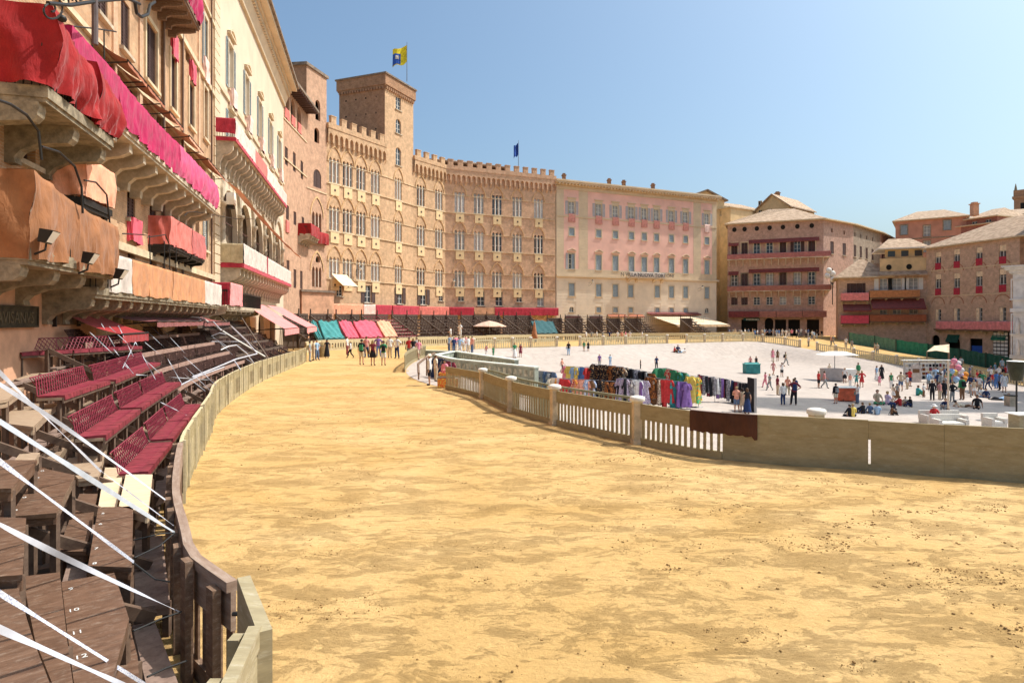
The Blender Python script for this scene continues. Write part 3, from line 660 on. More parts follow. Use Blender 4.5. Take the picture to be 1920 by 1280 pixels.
def drape_on(fac,s0,s1,zt,zb,n,m,label,group=None,folds=1.2,amp=.05,puff=0,name='hanging_cloth',cat='cloth',jag=.03,ends=True,zt1=None,zb1=None,over=.25,sag=0):
    """cloth hung over a parapet: top turned over, folds growing downwards"""
    zt1=zt if zt1 is None else zt1; zb1=zb if zb1 is None else zb1
    mb=MB(fac.M); L=abs(s1-s0); nu=max(6,int(L*(14 if wloc_d(fac,s0)<45 else 6))); ph=random.uniform(0,9); nv=12 if wloc_d(fac,s0)<45 else 6
    def f(a,b):
        s=s0+(s1-s0)*a; top=zt+(zt1-zt)*a-sag*math.sin(PI*a); bot=zb+(zb1-zb)*a
        wr=noise.noise(Vector((s*2.2+b*1.5,b*1.1,ph)))+.5*noise.noise(Vector((s*5.5-b*2,b*2.5,ph+4)))+.3*noise.noise(Vector((s*12+b*3,b*4,ph+8)))
        fo=amp*(.3+.7*b)*(.55*math.sin(s*2*PI*folds*.8+ph+1.6*math.sin(s*1.1+b))+.4*math.sin(s*2*PI*folds*2.3+ph*2+b*3)+1.7*wr)
        z=top+(bot-top)*b+jag*b*math.sin(s*2.1+ph)+jag*.5*b*math.sin(s*7+ph)
        return (s,-(n+.03+fo+puff*math.sin(PI*min(1,b*1.0))+.02),z)
    mb.grid(f,nu,nv)
    def g2(a,b):
        s=s0+(s1-s0)*a; top=zt+(zt1-zt)*a-sag*math.sin(PI*a); x,y,z=f(a,0)
        return (s,y+(over)*(b),top+.015*math.sin(b*PI))
    mb.grid(lambda a,b:g2(a,1-b),nu,2)
    if ends:
        for sx,sg in ((s0,0),(s1,1)):
            def h(a,b,sx=sx,sg=sg):
                x,y,z=f(sg,b); return (x+amp*1.3*(math.sin(a*11+b*5+ph)*.5+noise.noise(Vector((a*4+b*2,b*2,ph)))*1.2)*(.3+b)*(1-2*sg)*-1,y*(1-a)+0*a,z+.03*math.sin(a*6)*b)
            mb.grid(h,14,nv)
    o=mb.build(name,m,None,smooth=True); return tagp(o,label,cat,group)
def console(w,p,h,scroll=False):
    """bracket seen in profile (y outward negative), width w along x"""
    if scroll:
        P=[(0,0),(-p,0),(-p-.02,-h*.12),(-p+.02,-h*.3),(-p+.12,-h*.42),(-p*.72,-h*.45),(-p*.45,-h*.5),(-p*.22,-h*.68),(-p*.14,-h*.85),(-p*.16,-h),(0,-h)]
    else: P=[(0,0),(-p,0),(-p,-h*.28),(-p*.8,-h*.42),(-p*.45,-h*.52),(-p*.3,-h*.72),(-p*.28,-h),(0,-h)]
    b=MB(); b.prismx(P,-w/2,w/2); return b
def balcony(root,fac,s0,s1,z,pr,m,th=.22,step=1.6,cw=.28,ch=.9,scroll=False,rail=1.0,cm=None,name='balcony',parapet=True,pm=None):
    b=MB(fac.M); b.box(s0,s1,-pr,-.002,z-th,z); b.box(s0+.03,s1-.03,-pr+.05,-.002,z-th-.1,z-th-.002)
    o=b.build(name,m,root)
    n=max(2,int(abs(s1-s0)/step)+1); me=console(cw,pr*.88,ch,scroll).mesh('console',cm or m)
    for i in range(n):
        s=s0+.2+(s1-s0-.4)*i/(n-1); P=fac.W(s,0,z-th-.1)-wloc(o); mesh_ob('console',me,o,P,fac.a)
    if parapet:
        b=MB(fac.M); b.box(s0,s1,-pr,-pr+.06,z+.9,z+rail); b.box(s0,s0+.06,-pr,-.002,z+.9,z+rail); b.box(s1-.06,s1,-pr,-.002,z+.9,z+rail)
        k=max(2,int((s1-s0)/.16))
        for i in range(k+1):
            x=s0+.03+(s1-s0-.06)*i/k; b.box(x-.012,x+.012,-pr+.02,-pr+.045,z,z+.9)
        for j in range(1,max(2,int(pr/.16))): 
            for x in (s0+.02,s1-.045): b.box(x,x+.025,-pr+j*.16,-pr+j*.16+.025,z,z+.9)
        b.build('railing',pm or IRON,o)
    return o
def awning(fac,s0,s1,zt,zb,pr,m,label,group=None,val=.3,n0=.02,name='awning',mval=None,arms=True):
    P=fac.W((s0+s1)/2,-n0,zb); r=thing(name,label,'awning',tuple(P),group)
    b=MB(fac.M)
    def f(a,c): return (s0+(s1-s0)*a,-(n0+(pr-n0)*c),zt+(zb-zt)*c-.08*math.sin(PI*c)*(1+.3*math.sin(a*17)))
    b.grid(f,max(4,int(abs(s1-s0)*2)),6); b.build('canopy',m,r,smooth=True)
    if val>0:
        b=MB(fac.M); b.grid(lambda a,c:(s0+(s1-s0)*a,-(pr+.01+.01*math.sin(a*40)),zb-.01-(val+.03*abs(math.sin(a*abs(s1-s0)*4)))*c),max(8,int(abs(s1-s0)*5)),2); b.build('valance',mval or m,r)
    if arms:
        b=MB(fac.M); b.tube([(s0,-pr,zb),(s1,-pr,zb)],.035,6)
        for s in (s0+.15,s1-.15): b.tube([(s,-pr,zb),(s,-n0-.02,zb-.15)],.025,5)
        b.build('frame',IRON,r)
    return r
LANTG=mat('lamp_glass',(.75,.72,.66),rough=.3,var=0)
def wall_lantern(fac,s,z,label,group=None,globe=True,out=.9):
    P=fac.W(s,-.02,z); r=thing('wall_lantern',label,'lamp',tuple(P),group)
    b=MB(fac.M); b.tube([(s,-.02,z-.5),(s,-.02,z+.5)],.03,5); b.tube([(s,-.03,z+.3),(s,-out*.5,z+.42),(s,-out,z+.3)],.025,5); b.tube([(s,-.03,z-.3),(s,-out*.5,z-.1),(s,-out*.95,z+.25)],.02,5); b.build('bracket',IRON,r)
    b=MB(fac.M); c=(s,-out); b.lathe([(.03,z+.25),(.16,z+.35),(.22,z+.62),(.2,z+.72)],8,c); b.build('globe',LANTG,r,smooth=True)
    b=MB(fac.M); b.lathe([(.25,z+.72),(.14,z+.85),(.03,z+.98),(0,z+1.0)],8,c); b.build('cap',IRON,r)
    return r
# ---------------------------------------------------------------- crenellated curved palace
S0=(-26.6,88);S1=(-20.4,98.4);S2=(-17.0,105.6);S3=(-12.2,112.2);S4=(8.6,121.2)
FW=[Fac(S0,S1),Fac(S1,S2),Fac(S2,S3),Fac(S3,S4)]
pal=thing('crenellated_palace','long curved ochre brick palace with battlements, square tower and rows of triple lancet windows','palace',(-17,105.6,0))
COLS=[[627,652,677,704],[747],[789,823],[862,898,932,970,1010]]
ROWS=[(23.3,27.0),(16.4,20.0),(9.55,12.6)]
lanW=.52;lanG=.20
MOULD=mat('pale_brick_moulding',(.66,.43,.22),var=.15,scale=3); STRING=mat('string_course_stone',(.66,.52,.34),var=.15,scale=2)
_tf={}
CURT=mat('white_curtain_pane',(.62,.62,.60),rough=.3,var=.15,scale=1.5,spec=.5)
def trifora(h,gl,arched):
    k=(round(h,1),gl.name,arched)
    if k in _tf: return _tf[k]
    W3=3*lanW+2*lanG
    fr=MB()
    for i in (-1,1):
        x=i*(lanW+lanG)/2; hh=h-.55 if arched else h
        fr.tube([(x,.04,0),(x,.04,hh-.1)],.095,6); fr.box(x-.12,x+.12,-.02,.15,hh-.1,hh+.06); fr.box(x-.11,x+.11,-.0,.14,0,.1)
    for i in (-1,0,1):
        x=i*(lanW+lanG); y=.18
        fr.box(x-lanW/2,x-lanW/2+.06,y,y+.05,0,h-.1);fr.box(x+lanW/2-.06,x+lanW/2,y,y+.05,0,h-.1);fr.box(x-lanW/2+.06,x+lanW/2-.06,y,y+.05,h*.30,h*.30+.07);fr.box(x-lanW/2+.06,x+lanW/2-.06,y,y+.05,0,.07);fr.box(x-lanW/2+.06,x+lanW/2-.06,y,y+.05,h-.75,h-.68)
    b=MB()
    for i in (-1,0,1):
        x=i*(lanW+lanG);b.face([(x-lanW/2,.25,0),(x+lanW/2,.25,0),(x+lanW/2,.25,h),(x-lanW/2,.25,h)])
    s=MB(); s.box(-W3/2-.15,W3/2+.15,-.14,0,-.16,0)
    _tf[k]=(fr.mesh('window',WHITE),[('pane',b.mesh('pane',gl)),('sill',s.mesh('sill',STRING))]); return _tf[k]
PANM=MB(); PANM.box(-.82,.82,-.13,-.03,-1.62,-.05); PANM=PANM.mesh('panel',PANEL)
PHO=MB(); PHO.lathe([(0,-.01),(.19,-.01),(.19,.02)],12); 
for i,v in enumerate(PHO.v): PHO.v[i]=Vector((v.x,-.14+v.z,v.y-.85))
PHOM=PHO.mesh('emblem',BRSH)
battle_z=31.2
for wi,(fac,cols) in enumerate(zip(FW,COLS)):
    m=BR_S if wi<3 else BR_S2; holes=[]; ss=[fac.S(u) for u in cols]
    for s in ss:
        for (zb,zt) in ROWS:
            for i in (-1,0,1):
                x=s+i*(lanW+lanG); holes.append((x-lanW/2,x+lanW/2,zb,zt,'p' if not(wi==3 and zb>20) else 'r'))
    top=battle_z if wi!=1 else 41.2
    if wi==1:
        for (a,b_,k,w2) in ((38.2,40.4,'r',1.5),(34.3,36.7,'a',1.5),(29.0,32.0,'a',1.5)):
            holes.append((ss[0]-w2/2,ss[0]+w2/2,a,b_,k))
    # ground floor openings
    gf={0:[(637,0),(690,1),(719,1)],1:[(750,1)],2:[(794,1),(827,0)],3:[(865,0),(902,1),(936,1),(974,0),(1014,1)]}[wi]
    gwin=[]
    for u,kk in gf:
        s=fac.S(u); w2=.75 if kk else .6; zb=6.1 if kk else 6.9; zt=8.8 if kk else 8.5
        if s<1 or s>fac.w-.6: continue
        holes.append((s-w2,s+w2,zb,zt)); gwin.append((s,zb,2*w2,zt-zb,kk))
    b=MB(fac.M); wall(b,0,fac.w,-1,top,holes,.27,0,1); 
    # relieving arches
    for s in ss:
        for (zb,zt) in ROWS:
            hw=1.25;P=arch_pts(s-hw,s+hw,zt-.6,'p',6)
            if zb>20 and wi==3: P=[(x,z) for x,z in P]
            for p,q in zip(P[:-1],P[1:]):
                c=Vector((s,0,zt-.6)); 
                def o(pt,k): v=Vector((pt[0]-s,pt[1]-(zt-.6))); v=v*(1+k/v.length); return (s+v.x,zt-.6+v.y)
                p1=o(p,.12);q1=o(q,.12)
                b.face([(p[0],-.13,p[1]),(q[0],-.13,q[1]),(q1[0],-.13,q1[1]),(p1[0],-.13,p1[1])],2)
                b.face([(p1[0],-.13,p1[1]),(q1[0],-.13,q1[1]),(q1[0],0,q1[1]),(p1[0],0,p1[1])],2); b.face([(p[0],-.13,p[1]),(p[0],0,p[1]),(q[0],0,q[1]),(q[0],-.13,q[1])],2)
    b.build('wall',[m,m,MOULD],pal)
    for (zb,zt) in ROWS:
        ledge(pal,fac,0.01,fac.w-.01,zb-.24,zb-.162,.16,STRING)
        ledge(pal,fac,0.01,fac.w-.01,zt-.66,zt-.58,.10,STRING)
    for i,s in enumerate(ss):
        for j,(zb,zt) in enumerate(ROWS):
            gl=random.choice([GLASS,GLASSL,GLASSL,CURT]) if wi==3 else random.choice([GLASSL,CURT,GLASSL,GLASS])
            put_window(pal,fac,s,zb,trifora(zt-zb,gl,True))
            o=mesh_ob('banner_panel',PANM,pal,fac.W(s,0,zb-.2)-wloc(pal),fac.a); mesh_ob('emblem',PHOM,o)
    for s,zb,w2,h2,kk in gwin:
        put_window(pal,fac,s,zb,wproto(w2,h2,'open' if kk and wi<3 else None,smat=BRSH,glass=GLASS if s%2<1.2 else GLASSL,sill=True))
    if wi==1:
        put_window(pal,fac,ss[0],38.2,wproto(1.5,2.2,None)); put_window(pal,fac,ss[0],34.3,wproto(1.5,2.4,None)); put_window(pal,fac,ss[0],29.0,wproto(1.5,3.0,None))
    else:
        # corbel table with little arches, then parapet and merlons
        nb=int(fac.w/.98); bw=fac.w/nb; b=MB(fac.M)
        for i in range(nb):
            a=i*bw;c=a+bw; k=.16; P=arch_pts(a+k,c-k,29.75,'p' if wi<3 else 'a',3)
            poly=[(a,31.0),(a,28.9),(a+k,28.9)]+P+[(c-k,28.9),(c,28.9),(c,31.0)]
            # front plate as strips between arch and top
            pts=[(a+k,28.9)]+P+[(c-k,28.9)]
            b.face([(a,-.38,28.9),(a+k,-.38,28.9),(a+k,-.38,31.0),(a,-.38,31.0)]);b.face([(c-k,-.38,28.9),(c,-.38,28.9),(c,-.38,31.0),(c-k,-.38,31.0)])
            for p,q in zip(P[:-1],P[1:]): 
                b.face([(p[0],-.38,p[1]),(q[0],-.38,q[1]),(q[0],-.38,31.0),(p[0],-.38,31.0)])
                b.face([(p[0],-.38,p[1]),(p[0],0,p[1]),(q[0],0,q[1]),(q[0],-.38,q[1])])
            b.face([(a+k,-.38,28.9),(a+k,0,28.9),(a+k,0,29.75),(a+k,-.38,29.75)]);b.face([(c-k,-.38,29.75),(c-k,0,29.75),(c-k,0,28.9),(c-k,-.38,28.9)])
            b.face([(a,-.38,28.9),(a,0,28.3),(a+k,0,28.3),(a+k,-.38,28.9)]); b.face([(c-k,-.38,28.9),(c-k,0,28.3),(c,0,28.3),(c,-.38,28.9)])
        b.box(0,fac.w,-.46,.1,31.0,31.25); b.box(0,fac.w,-.4,.1,31.25,31.75)
        b.build('corbel_table',m,pal)
        nm=int(fac.w/1.78); st=fac.w/nm
        if nm:
            M2=MB(); M2.box(-.48,.48,-.4,.1,31.75,32.75);M2.box(-.53,.53,-.45,.15,32.75,32.87); mm=M2.mesh('merlon',m)
            for i in range(nm): mesh_ob('merlon',mm,pal,fac.W((i+.5)*st,0,0)-wloc(pal),fac.a)
# tower body
tb=(-28.6,101.5); t2=Vector(tb)+(Vector(S2)-Vector(S1))
b=MB(); z0,z1=27,41.2
L=Fac(tb,S1); b.M=L.M; holes=[]
b.box(0,L.w,.0,.01,z0,z1)
rr=random.Random(2)
b.build('tower_wall',BR_T,pal)
b=MB(L.M)
for i in range(4):
    for j in range(4): b.box(1.3+i*1.9+rr.uniform(-.1,.1),1.5+i*1.9,-.02,.0,31.5+j*2.6,31.75+j*2.6)
b.build('putlog_holes',DARK,pal)
b=MB(); Q=[tb,S1,S2,tuple(t2)]
for i in (2,3):
    a=Q[i];c=Q[(i+1)%4]; b.face([(a[0],a[1],27),(c[0],c[1],27),(c[0],c[1],41.2),(a[0],a[1],41.2)])
b.build('tower_wall',BR_T,pal)
def ringband(Q,z0,z1,o,mi=0,b=None):
    c=sum((Vector(q) for q in Q),Vector((0,0)))/4
    E=[c+(Vector(q)-c)*(1+o/(Vector(q)-c).length) for q in Q]
    b.hexa([(e.x,e.y,z0) for e in E],[(e.x,e.y,z1) for e in E],mi)
b=MB(); ringband(Q,40.9,41.15,.25,0,b); ringband(Q,41.15,42.8,.45,0,b); ringband(Q,42.8,43.05,.7,1,b); b.build('tower_crown',[BR_T,TILE2],pal)
b=MB()
for a,c in ((0,1),(1,2)):
    f=Fac(Q[a],Q[c]); b.M=f.M; n=int(f.w/.5)
    for i in range(n): b.box((i+.2)*f.w/n,(i+.75)*f.w/n,-.3,0,40.5,40.9)
b.build('tower_corbels',BR_T,pal)
# roofs behind the battlements
b=MB(); o=FW[3]; hipped(b,o.W(-2,2,0),o.W(13,2,0),o.W(13,12,0),o.W(-2,12,0),32.9,.6,1.8,.3); b.build('roof',[TILE2,BR_T],pal)
b=MB(); hipped(b,o.W(9.5,3,0),o.W(18,3,0),o.W(18,12,0),o.W(9.5,12,0),32.3,.4,1.7,.3); b.build('roof',[TILE2,BR_T],pal)
b=MB(); 
for k,o in enumerate(FW):
    if k!=1: b.M=o.M; b.face([(0,.1,31.3),(o.w,.1,31.3),(o.w,14,31.3),(0,14,31.3)]); b.face([(o.w,13.9,-1),(0,13.9,-1),(0,13.9,31.3),(o.w,13.9,31.3)])
b.build('roof_deck',TILE2,pal)
# lanterns and small hood on the palace
wall_lantern(FW[0],FW[0].S(668),10.6,'iron wall lantern with pale globe on the left wing of the crenellated palace')
wall_lantern(FW[3],FW[3].S(848),10.0,'iron wall lantern with large white globe on the right wing of the crenellated palace')
awning(FW[0],FW[0].S(622),FW[0].S(650),10.1,8.3,2.4,C_CREAM,'small cream awning over a doorway at the left end of the crenellated palace',val=0)
# timber balcony with cloths along its foot
bal=thing('timber_gallery','long timber gallery on brackets along the foot of the crenellated palace','gallery',(-15,100,4))
drs=[(0,.2,1,-1,'x')]
for k,fac in enumerate(FW):
    b=MB(fac.M); b.box(0 if k else -2,fac.w,-1.3,-.02,4.35,4.55); b.build('deck',FENCED,bal)
    me=console(.2,1.0,.7).mesh('console',STRING); n=int(fac.w/1.7)
    for i in range(n): mesh_ob('console',me,bal,fac.W((i+.5)*fac.w/n,0,4.34)-wloc(bal),fac.a)
def gd(k,u0,u1,m,lab): 
    f=FW[k]; drape_on(f,max(-2,f.S(u0,1.3)),min(f.w+.2,f.S(u1,1.3)),5.75,4.3,1.3,m,lab,'cloths on the gallery rail',amp=.025,over=.1)
gd(0,597,681,C_SALM,'long pale orange cloth at the left of the gallery rail under the crenellated palace'); gd(0,682,704,C_PALEP,'short pale pink cloth on the gallery rail between orange and crimson ones')
gd(0,705,736,C_CRIM,'short crimson cloth on the gallery rail, first to the right of the pale pink one'); gd(1,737,785,C_CRIM,'crimson cloth on the gallery rail below the square tower')
gd(2,786,842,C_LRED,'lighter red puffed cloth on the gallery rail right of the tower'); gd(3,844,889,C_CRIM,'crimson cloth on the gallery rail left of the bare wooden rail section'); gd(3,928,1047,C_CRIM,'longest crimson cloth at the right end of the gallery rail')
b=MB(FW[3].M); b.box(FW[3].S(889,1.3),FW[3].S(928,1.3),-1.3,-1.22,4.5,5.7); b.build('parapet_board',SALM,bal)
f=Fac((-27.8,84.5),S0); b=MB(f.M)
# flags
def flag(p,h,fw,fh,cols,lab,dirx=-1):
    r=thing('flag_pole',lab,'flag',p); b=MB(); b.tube([p,(p[0],p[1],p[2]+h)],.07,6,r2=.04); b.build('pole',mat('steel_pole',(.2,.22,.25),metal=.3,var=0),r)
    for ci,(m,u0,u1,v0,v1) in enumerate(cols):
        b=MB(); 
        def fn(a,c):
            A=u0+(u1-u0)*a;Cc=v0+(v1-v0)*c
            return (p[0]+dirx*fw*A*(.85),p[1]+.35*math.sin(A*6)-.05*ci+.1*math.sin(Cc*5),p[2]+h-.5-fh*Cc-A*fh*.32+.12*math.sin(A*8+Cc*2))
        b.grid(fn,12,6); b.build('flag' if ci==0 else 'emblem',m,r,smooth=True)
YF=cloth_mat('yellow_flag',(.85,.68,.04)); BF=cloth_mat('blue_flag',(.03,.10,.42)); 
pp=at(763,153,103); flag(tuple(pp),6.6,2.8,2.9,[(YF,0,1,0,1),(BF,.45,1,.3,.95),(C_WHI,.55,.8,.42,.66)],'yellow flag with blue and white emblem flying from the square tower')
pp=at(972,314,122); flag(tuple(pp),5.4,1.1,2.4,[(BF,0,1,0,1)],'small dark blue flag on a thin pole above the battlements')
# ---------------------------------------------------------------- pink and cream palace
P0=S4; P1=(46.0,138.0); fp=Fac((8.75,121.3),P1)
pk=thing('pink_palace','large pink and cream palace with blue grey shutters and a stone eave','palace',(27,129,0))
EZ=30.7
cu=[1072,1122.5,1154,1184,1208,1231,1259,1285.5,1325.5]; cs=[fp.S(u) for u in cu]
zr=lambda v,u=1072:fp.pix(u,v)[1]
rows=[('top',zr(402),zr(377.5),1.45),('sq',zr(442),zr(427),1.25),('main',zr(504.5),zr(475.5),1.35),('low',zr(555),zr(531),1.3),('base',zr(585),zr(575),1.1)]
holes=[];wins=[]
for r,zb,zt,ww in rows:
    for i,s in enumerate(cs):
        if r in('low','base') and i==4: continue
        s2=s
        if r in('low','base') and i in(3,5): s2=s+(.2 if i==5 else -.2)
        holes.append((s2-ww/2,s2+ww/2,zb,zt,'a' if (r=='base' and i in(0,8)) else 'r')); wins.append((r,i,s2,zb,zt,ww))
b=MB(fp.M); wall(b,0,fp.w,-1,EZ-.2,holes,.25,0,0)
# coloured fields are set by face position: pink above the main ledge
lz=zr(516)
for k,f in enumerate(b.f):
    c=sum((b.v[i] for i in f),Vector())/len(f); 
pl=[(0.9,cs[0]-1.9),(cs[0]+1.9,cs[1]-2.1)]
b.build('wall',STUCCO,pk)
def pinkfield(s0,s1):
    b=MB(fp.M); hh=[h for h in holes if h[1]>s0 and h[0]<s1 and h[2]>lz]
    hh=[(h[0]-.02,h[1]+.02,h[2]-.02,h[3]+.02) for h in hh]
    wall(b,s0,s1,lz+1.3,EZ-1.3,hh,-.03); 
    for i,v in enumerate(b.v): b.v[i]=v+(fp.M.to_3x3()@Vector((0,-.03,0)))
    b.build('pink_field',PINKP,pk)
q=(fp.S(1057),fp.S(1085)),(fp.S(1102),fp.S(1300)),(fp.S(1314),fp.S(1335))
for a,c in q: pinkfield(a,c)
# quoin strips
def strip(s0,s1,z0,z1,n=.05,blk=.55):
    b=MB(fp.M); z=z0
    while z<z1-.1: b.box(s0,s1,-n,0,z+.03,min(z+blk,z1)); z+=blk
    b.build('quoins',CREAM,pk)
for a,c in ((0.02,fp.S(1057)),(fp.S(1085),fp.S(1102)),(fp.S(1300),fp.S(1314)),(fp.S(1335),fp.w-.02)): strip(a,c,lz+.4,EZ-1.2)
zz=1.0; b=MB(fp.M)
hl=[h for h in holes if h[2]<lz]
z=1.0
while z<lz-1:
    segs_=[(0.05,fp.w-.05)]
    for h in hl:
        if h[2]-.35<z+.5 and h[3]+.35>z:
            ns=[]
            for a,c in segs_:
                if h[0]-.3>a and h[1]+.3<c: ns+= [(a,h[0]-.3),(h[1]+.3,c)]
                else: ns.append((a,c))
            segs_=ns
    for a,c in segs_: b.box(a,c,-.045,0,z+.035,z+.56)
    z+=.6
b.build('rustication',STUCCO,pk)
ledge(pk,fp,-.1,fp.w+.4,lz-.35,lz+.0,.45,CREAM); ledge(pk,fp,0,fp.w,lz+.02,lz+1.2,.08,CREAM)
ledge(pk,fp,0,fp.w,zr(407),zr(404.5),.14,CREAM); ledge(pk,fp,0,fp.w,EZ-1.25,EZ-.6,.15,CREAM)
# cornice
b=MB(fp.M); b.box(-.3,fp.w+.3,-.5,0,EZ-.55,EZ-.2); b.box(-.5,fp.w+.5,-1.1,0,EZ-.2,EZ+.1); b.box(-.5,fp.w+.5,-1.25,0,EZ+.1,EZ+.3)
n=int(fp.w/.75)
for i in range(n): b.box(i*fp.w/n+.1,i*fp.w/n+.45,-1.0,-.5,EZ-.45,EZ-.2)
b.build('cornice',CREAM,pk)
SH=BLUESH
for r,i,s,zb,zt,ww in wins:
    h=zt-zb
    if r=='top': pr=wproto(ww,h,'open',smat=SH,surround=CREAM,ped='flat',glass=GLASSL)
    elif r=='sq': pr=wproto(ww,h,'closed',smat=SH,surround=CREAM)
    elif r=='main': pr=wproto(ww,h,'closed' if i else 'half',smat=SH,surround=CREAM,ped='tri' if i in(0,4,8,2) else 'seg',glass=GLASS)
    elif r=='low': pr=wproto(ww,h,'closed',smat=SH,surround=CREAM)
    else: pr=wproto(ww,h,'closed' if i not in(0,8) else None,smat=SH,surround=CREAM if i not in (0,8) else None)
    put_window(pk,fp,s,zb,pr)
    if r=='top':
        drape_on(fp,s-.75,s+.75,zb+.15,zb-1.55,.12,C_FADED if i<8 else C_PALEP,'faded red cloth under the %s upper window of the pink palace'%['leftmost','second','third','fourth','fifth','sixth','seventh','eighth','rightmost'][i],'cloths under the upper windows of the pink palace',amp=.03,over=.1)
# central balcony with lettering
s0,s1=fp.S(1176,1),fp.S(1251,1); zb=zr(517)
b=MB(fp.M); b.box(s0,s1,-1.0,-.46,zb-.1,zb+.12); b.box(s0,s1,-.98,-.9,zb+.95,zb+1.07); o=b.build('balcony',CREAM2,pk)
b=MB(fp.M)
k=int((s1-s0)/.3)
for i in range(k+1): x=s0+.05+(s1-s0-.1)*i/k; b.box(x-.05,x+.05,-.97,-.91,zb+.12,zb+.95)
b.build('balustrade',CREAM,o)
me=console(.5,.9,.8).mesh('console',CREAM)
for x in (s0+.8,(s0+s1)/2-2.2,(s0+s1)/2+2.2,s1-.8): mesh_ob('console',me,o,fp.W(x,0,zb-.12)-wloc(o),fp.a)
def text_mesh(txt,size,name,m,parent,loc,rot,ext=.01):
    cu=bpy.data.curves.new(name,'FONT'); cu.body=txt; cu.size=size; cu.extrude=ext; cu.align_x='CENTER'; cu.resolution_u=2
    ob=bpy.data.objects.new('tmp',cu); C.objects.link(ob); dg=bpy.context.evaluated_depsgraph_get(); me=bpy.data.meshes.new_from_object(ob.evaluated_get(dg)); bpy.data.objects.remove(ob); bpy.data.curves.remove(cu)
    me.materials.clear(); me.materials.append(m)
    return mesh_ob(name,me,parent,loc,rot)
bn=drape_on(fp,s0+.6,s1-.6,zb+1.1,zb+.15,1.02,C_WHI,'white banner with dark capital lettering on the central balcony of the pink palace',amp=.004,over=.04,name='banner',cat='banner',ends=False,jag=0)
INK=mat('dark_ink',(.05,.05,.06),var=0)
text_mesh('N VILLA NUOVA TORTONI',1.12,'lettering',INK,bn,fp.W((s0+s1)/2,-1.13,zb+.2)-wloc(bn),(PI/2,0,fp.a))
b=MB(); hipped(b,fp.W(0,-.9,0),fp.W(fp.w,-.9,0),fp.W(fp.w,16,0),fp.W(0,16,0),EZ+.3,.3,2.3,.2); b.build('roof',[TILE,CREAM],pk)
shell(pk,fp,-1,EZ,16,STUCCO)
for u,v in ((1040,330),(1080,334),(1167,343),(1195,346),(1251,350)): 
    s=fp.S(u); P=fp.W(s,5,0); chimney(pk,(P.x,P.y,EZ+1.7),.75,1.0)
wall_lantern(fp,fp.S(1103),zr(533),'curled iron lantern at the left of the pink palace ground floors',out=1.6); wall_lantern(fp,fp.S(1308),zr(538),'curled iron lantern at the right of the pink palace ground floors',out=1.6)
# gabled upper house at the right end of the pink palace
gh=thing('gabled_house','cream house top with a low gable behind the right end of the pink palace','house',(46,146,0))
f=Fac(at(1288,600,146).xy,at(1358,600,149).xy); b=MB(f.M); zt=at(1322,357,147).z; ze=at(1354,375,148).z
b.face([(0,0,0),(f.w,0,0),(f.w,0,ze),(f.w/2,0,zt),(0,0,ze)]); b.box(0,f.w,.02,8.8,0,ze-.25); b.build('wall',YEL,gh)
b=MB(f.M); b.hexa([(-.6,-.8,ze-.2),(f.w/2,-.8,zt),(f.w/2,9,zt),(-.6,9,ze-.2)],[(-.6,-.8,ze+.1),(f.w/2,-.8,zt+.3),(f.w/2,9,zt+.3),(-.6,9,ze+.1)]); b.hexa([(f.w/2,-.8,zt),(f.w+.6,-.8,ze-.2),(f.w+.6,9,ze-.2),(f.w/2,9,zt)],[(f.w/2,-.8,zt+.3),(f.w+.6,-.8,ze+.1),(f.w+.6,9,ze+.1),(f.w/2,9,zt+.3)]); b.build('roof',TILE2,gh)
# ---------------------------------------------------------------- brown brick corner block
bw_=thing('brick_corner_block','brown brick corner block with two long balconies and dark shops below','building',(58,135,0))
B0=at(1364,600,139).xy;B1=at(1544,600,131.5).xy; fb=Fac(B0,B1); zr=lambda v,u=1468:fb.pix(u,v)[1]
EZB=fb.pix(1544,409)[1]-.3
cu=[1377,1396,1419,1443,1468,1495,1522]; cs=[fb.S(u) for u in cu]
holes=[];wins=[]
for r,(v1,v0) in enumerate(((474.7,451.6),(534,511),(571,556))):
    for i,s in enumerate(cs):
        ww=1.35; zb,zt=zr(v1),zr(v0); holes.append((s-ww/2,s+ww/2,zb,zt)); wins.append((r,i,s,zb,zt,ww))
shops=[(1390,1420,'r'),(1434,1450,'a'),(1453,1474,'r'),(1478,1500,'r'),(1513,1536,'r')]
for a,c,k in shops: holes.append((fb.S(a),fb.S(c),-.2,zr(599 if k=='r' else 596),k))
b=MB(fb.M); wall(b,0,fb.w,-2,EZB,holes,.3); b.build('wall',BR_E,bw_)
b=MB(fb.M); 
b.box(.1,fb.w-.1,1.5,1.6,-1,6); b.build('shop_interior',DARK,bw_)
for r,i,s,zb,zt,ww in wins:
    if r==0: pr=wproto(ww,zt-zb,'closed' if i in(0,1,4,6) else ('open' if i==5 else None),smat=BRSH,surround=STRING if i!=5 else None)
    elif r==1: pr=wproto(ww,zt-zb,'closed' if i in (1,4) else None,smat=BRSH,glass=GLASSL if i in(3,5) else GLASS,surround=STONEG)
    else: pr=wproto(ww,zt-zb,'closed' if i<2 else None,smat=BRSH,glass=GLASSL if i in(4,5) else GLASS)
    put_window(bw_,fb,s,zb,pr)
ov=MB(); ov.lathe([(0,0),(.36,0),(.36,.05),(.46,.05),(.46,0)],14)
for k,v in enumerate(ov.v): ov.v[k]=Vector((v.x,-.02-v.z,v.y*1.15))
ovm=ov.mesh('oval_window',DARK)
for i,s in enumerate(cs): mesh_ob('oval_window',ovm,bw_,fb.W(s,0,zr(426))-wloc(bw_),fb.a)
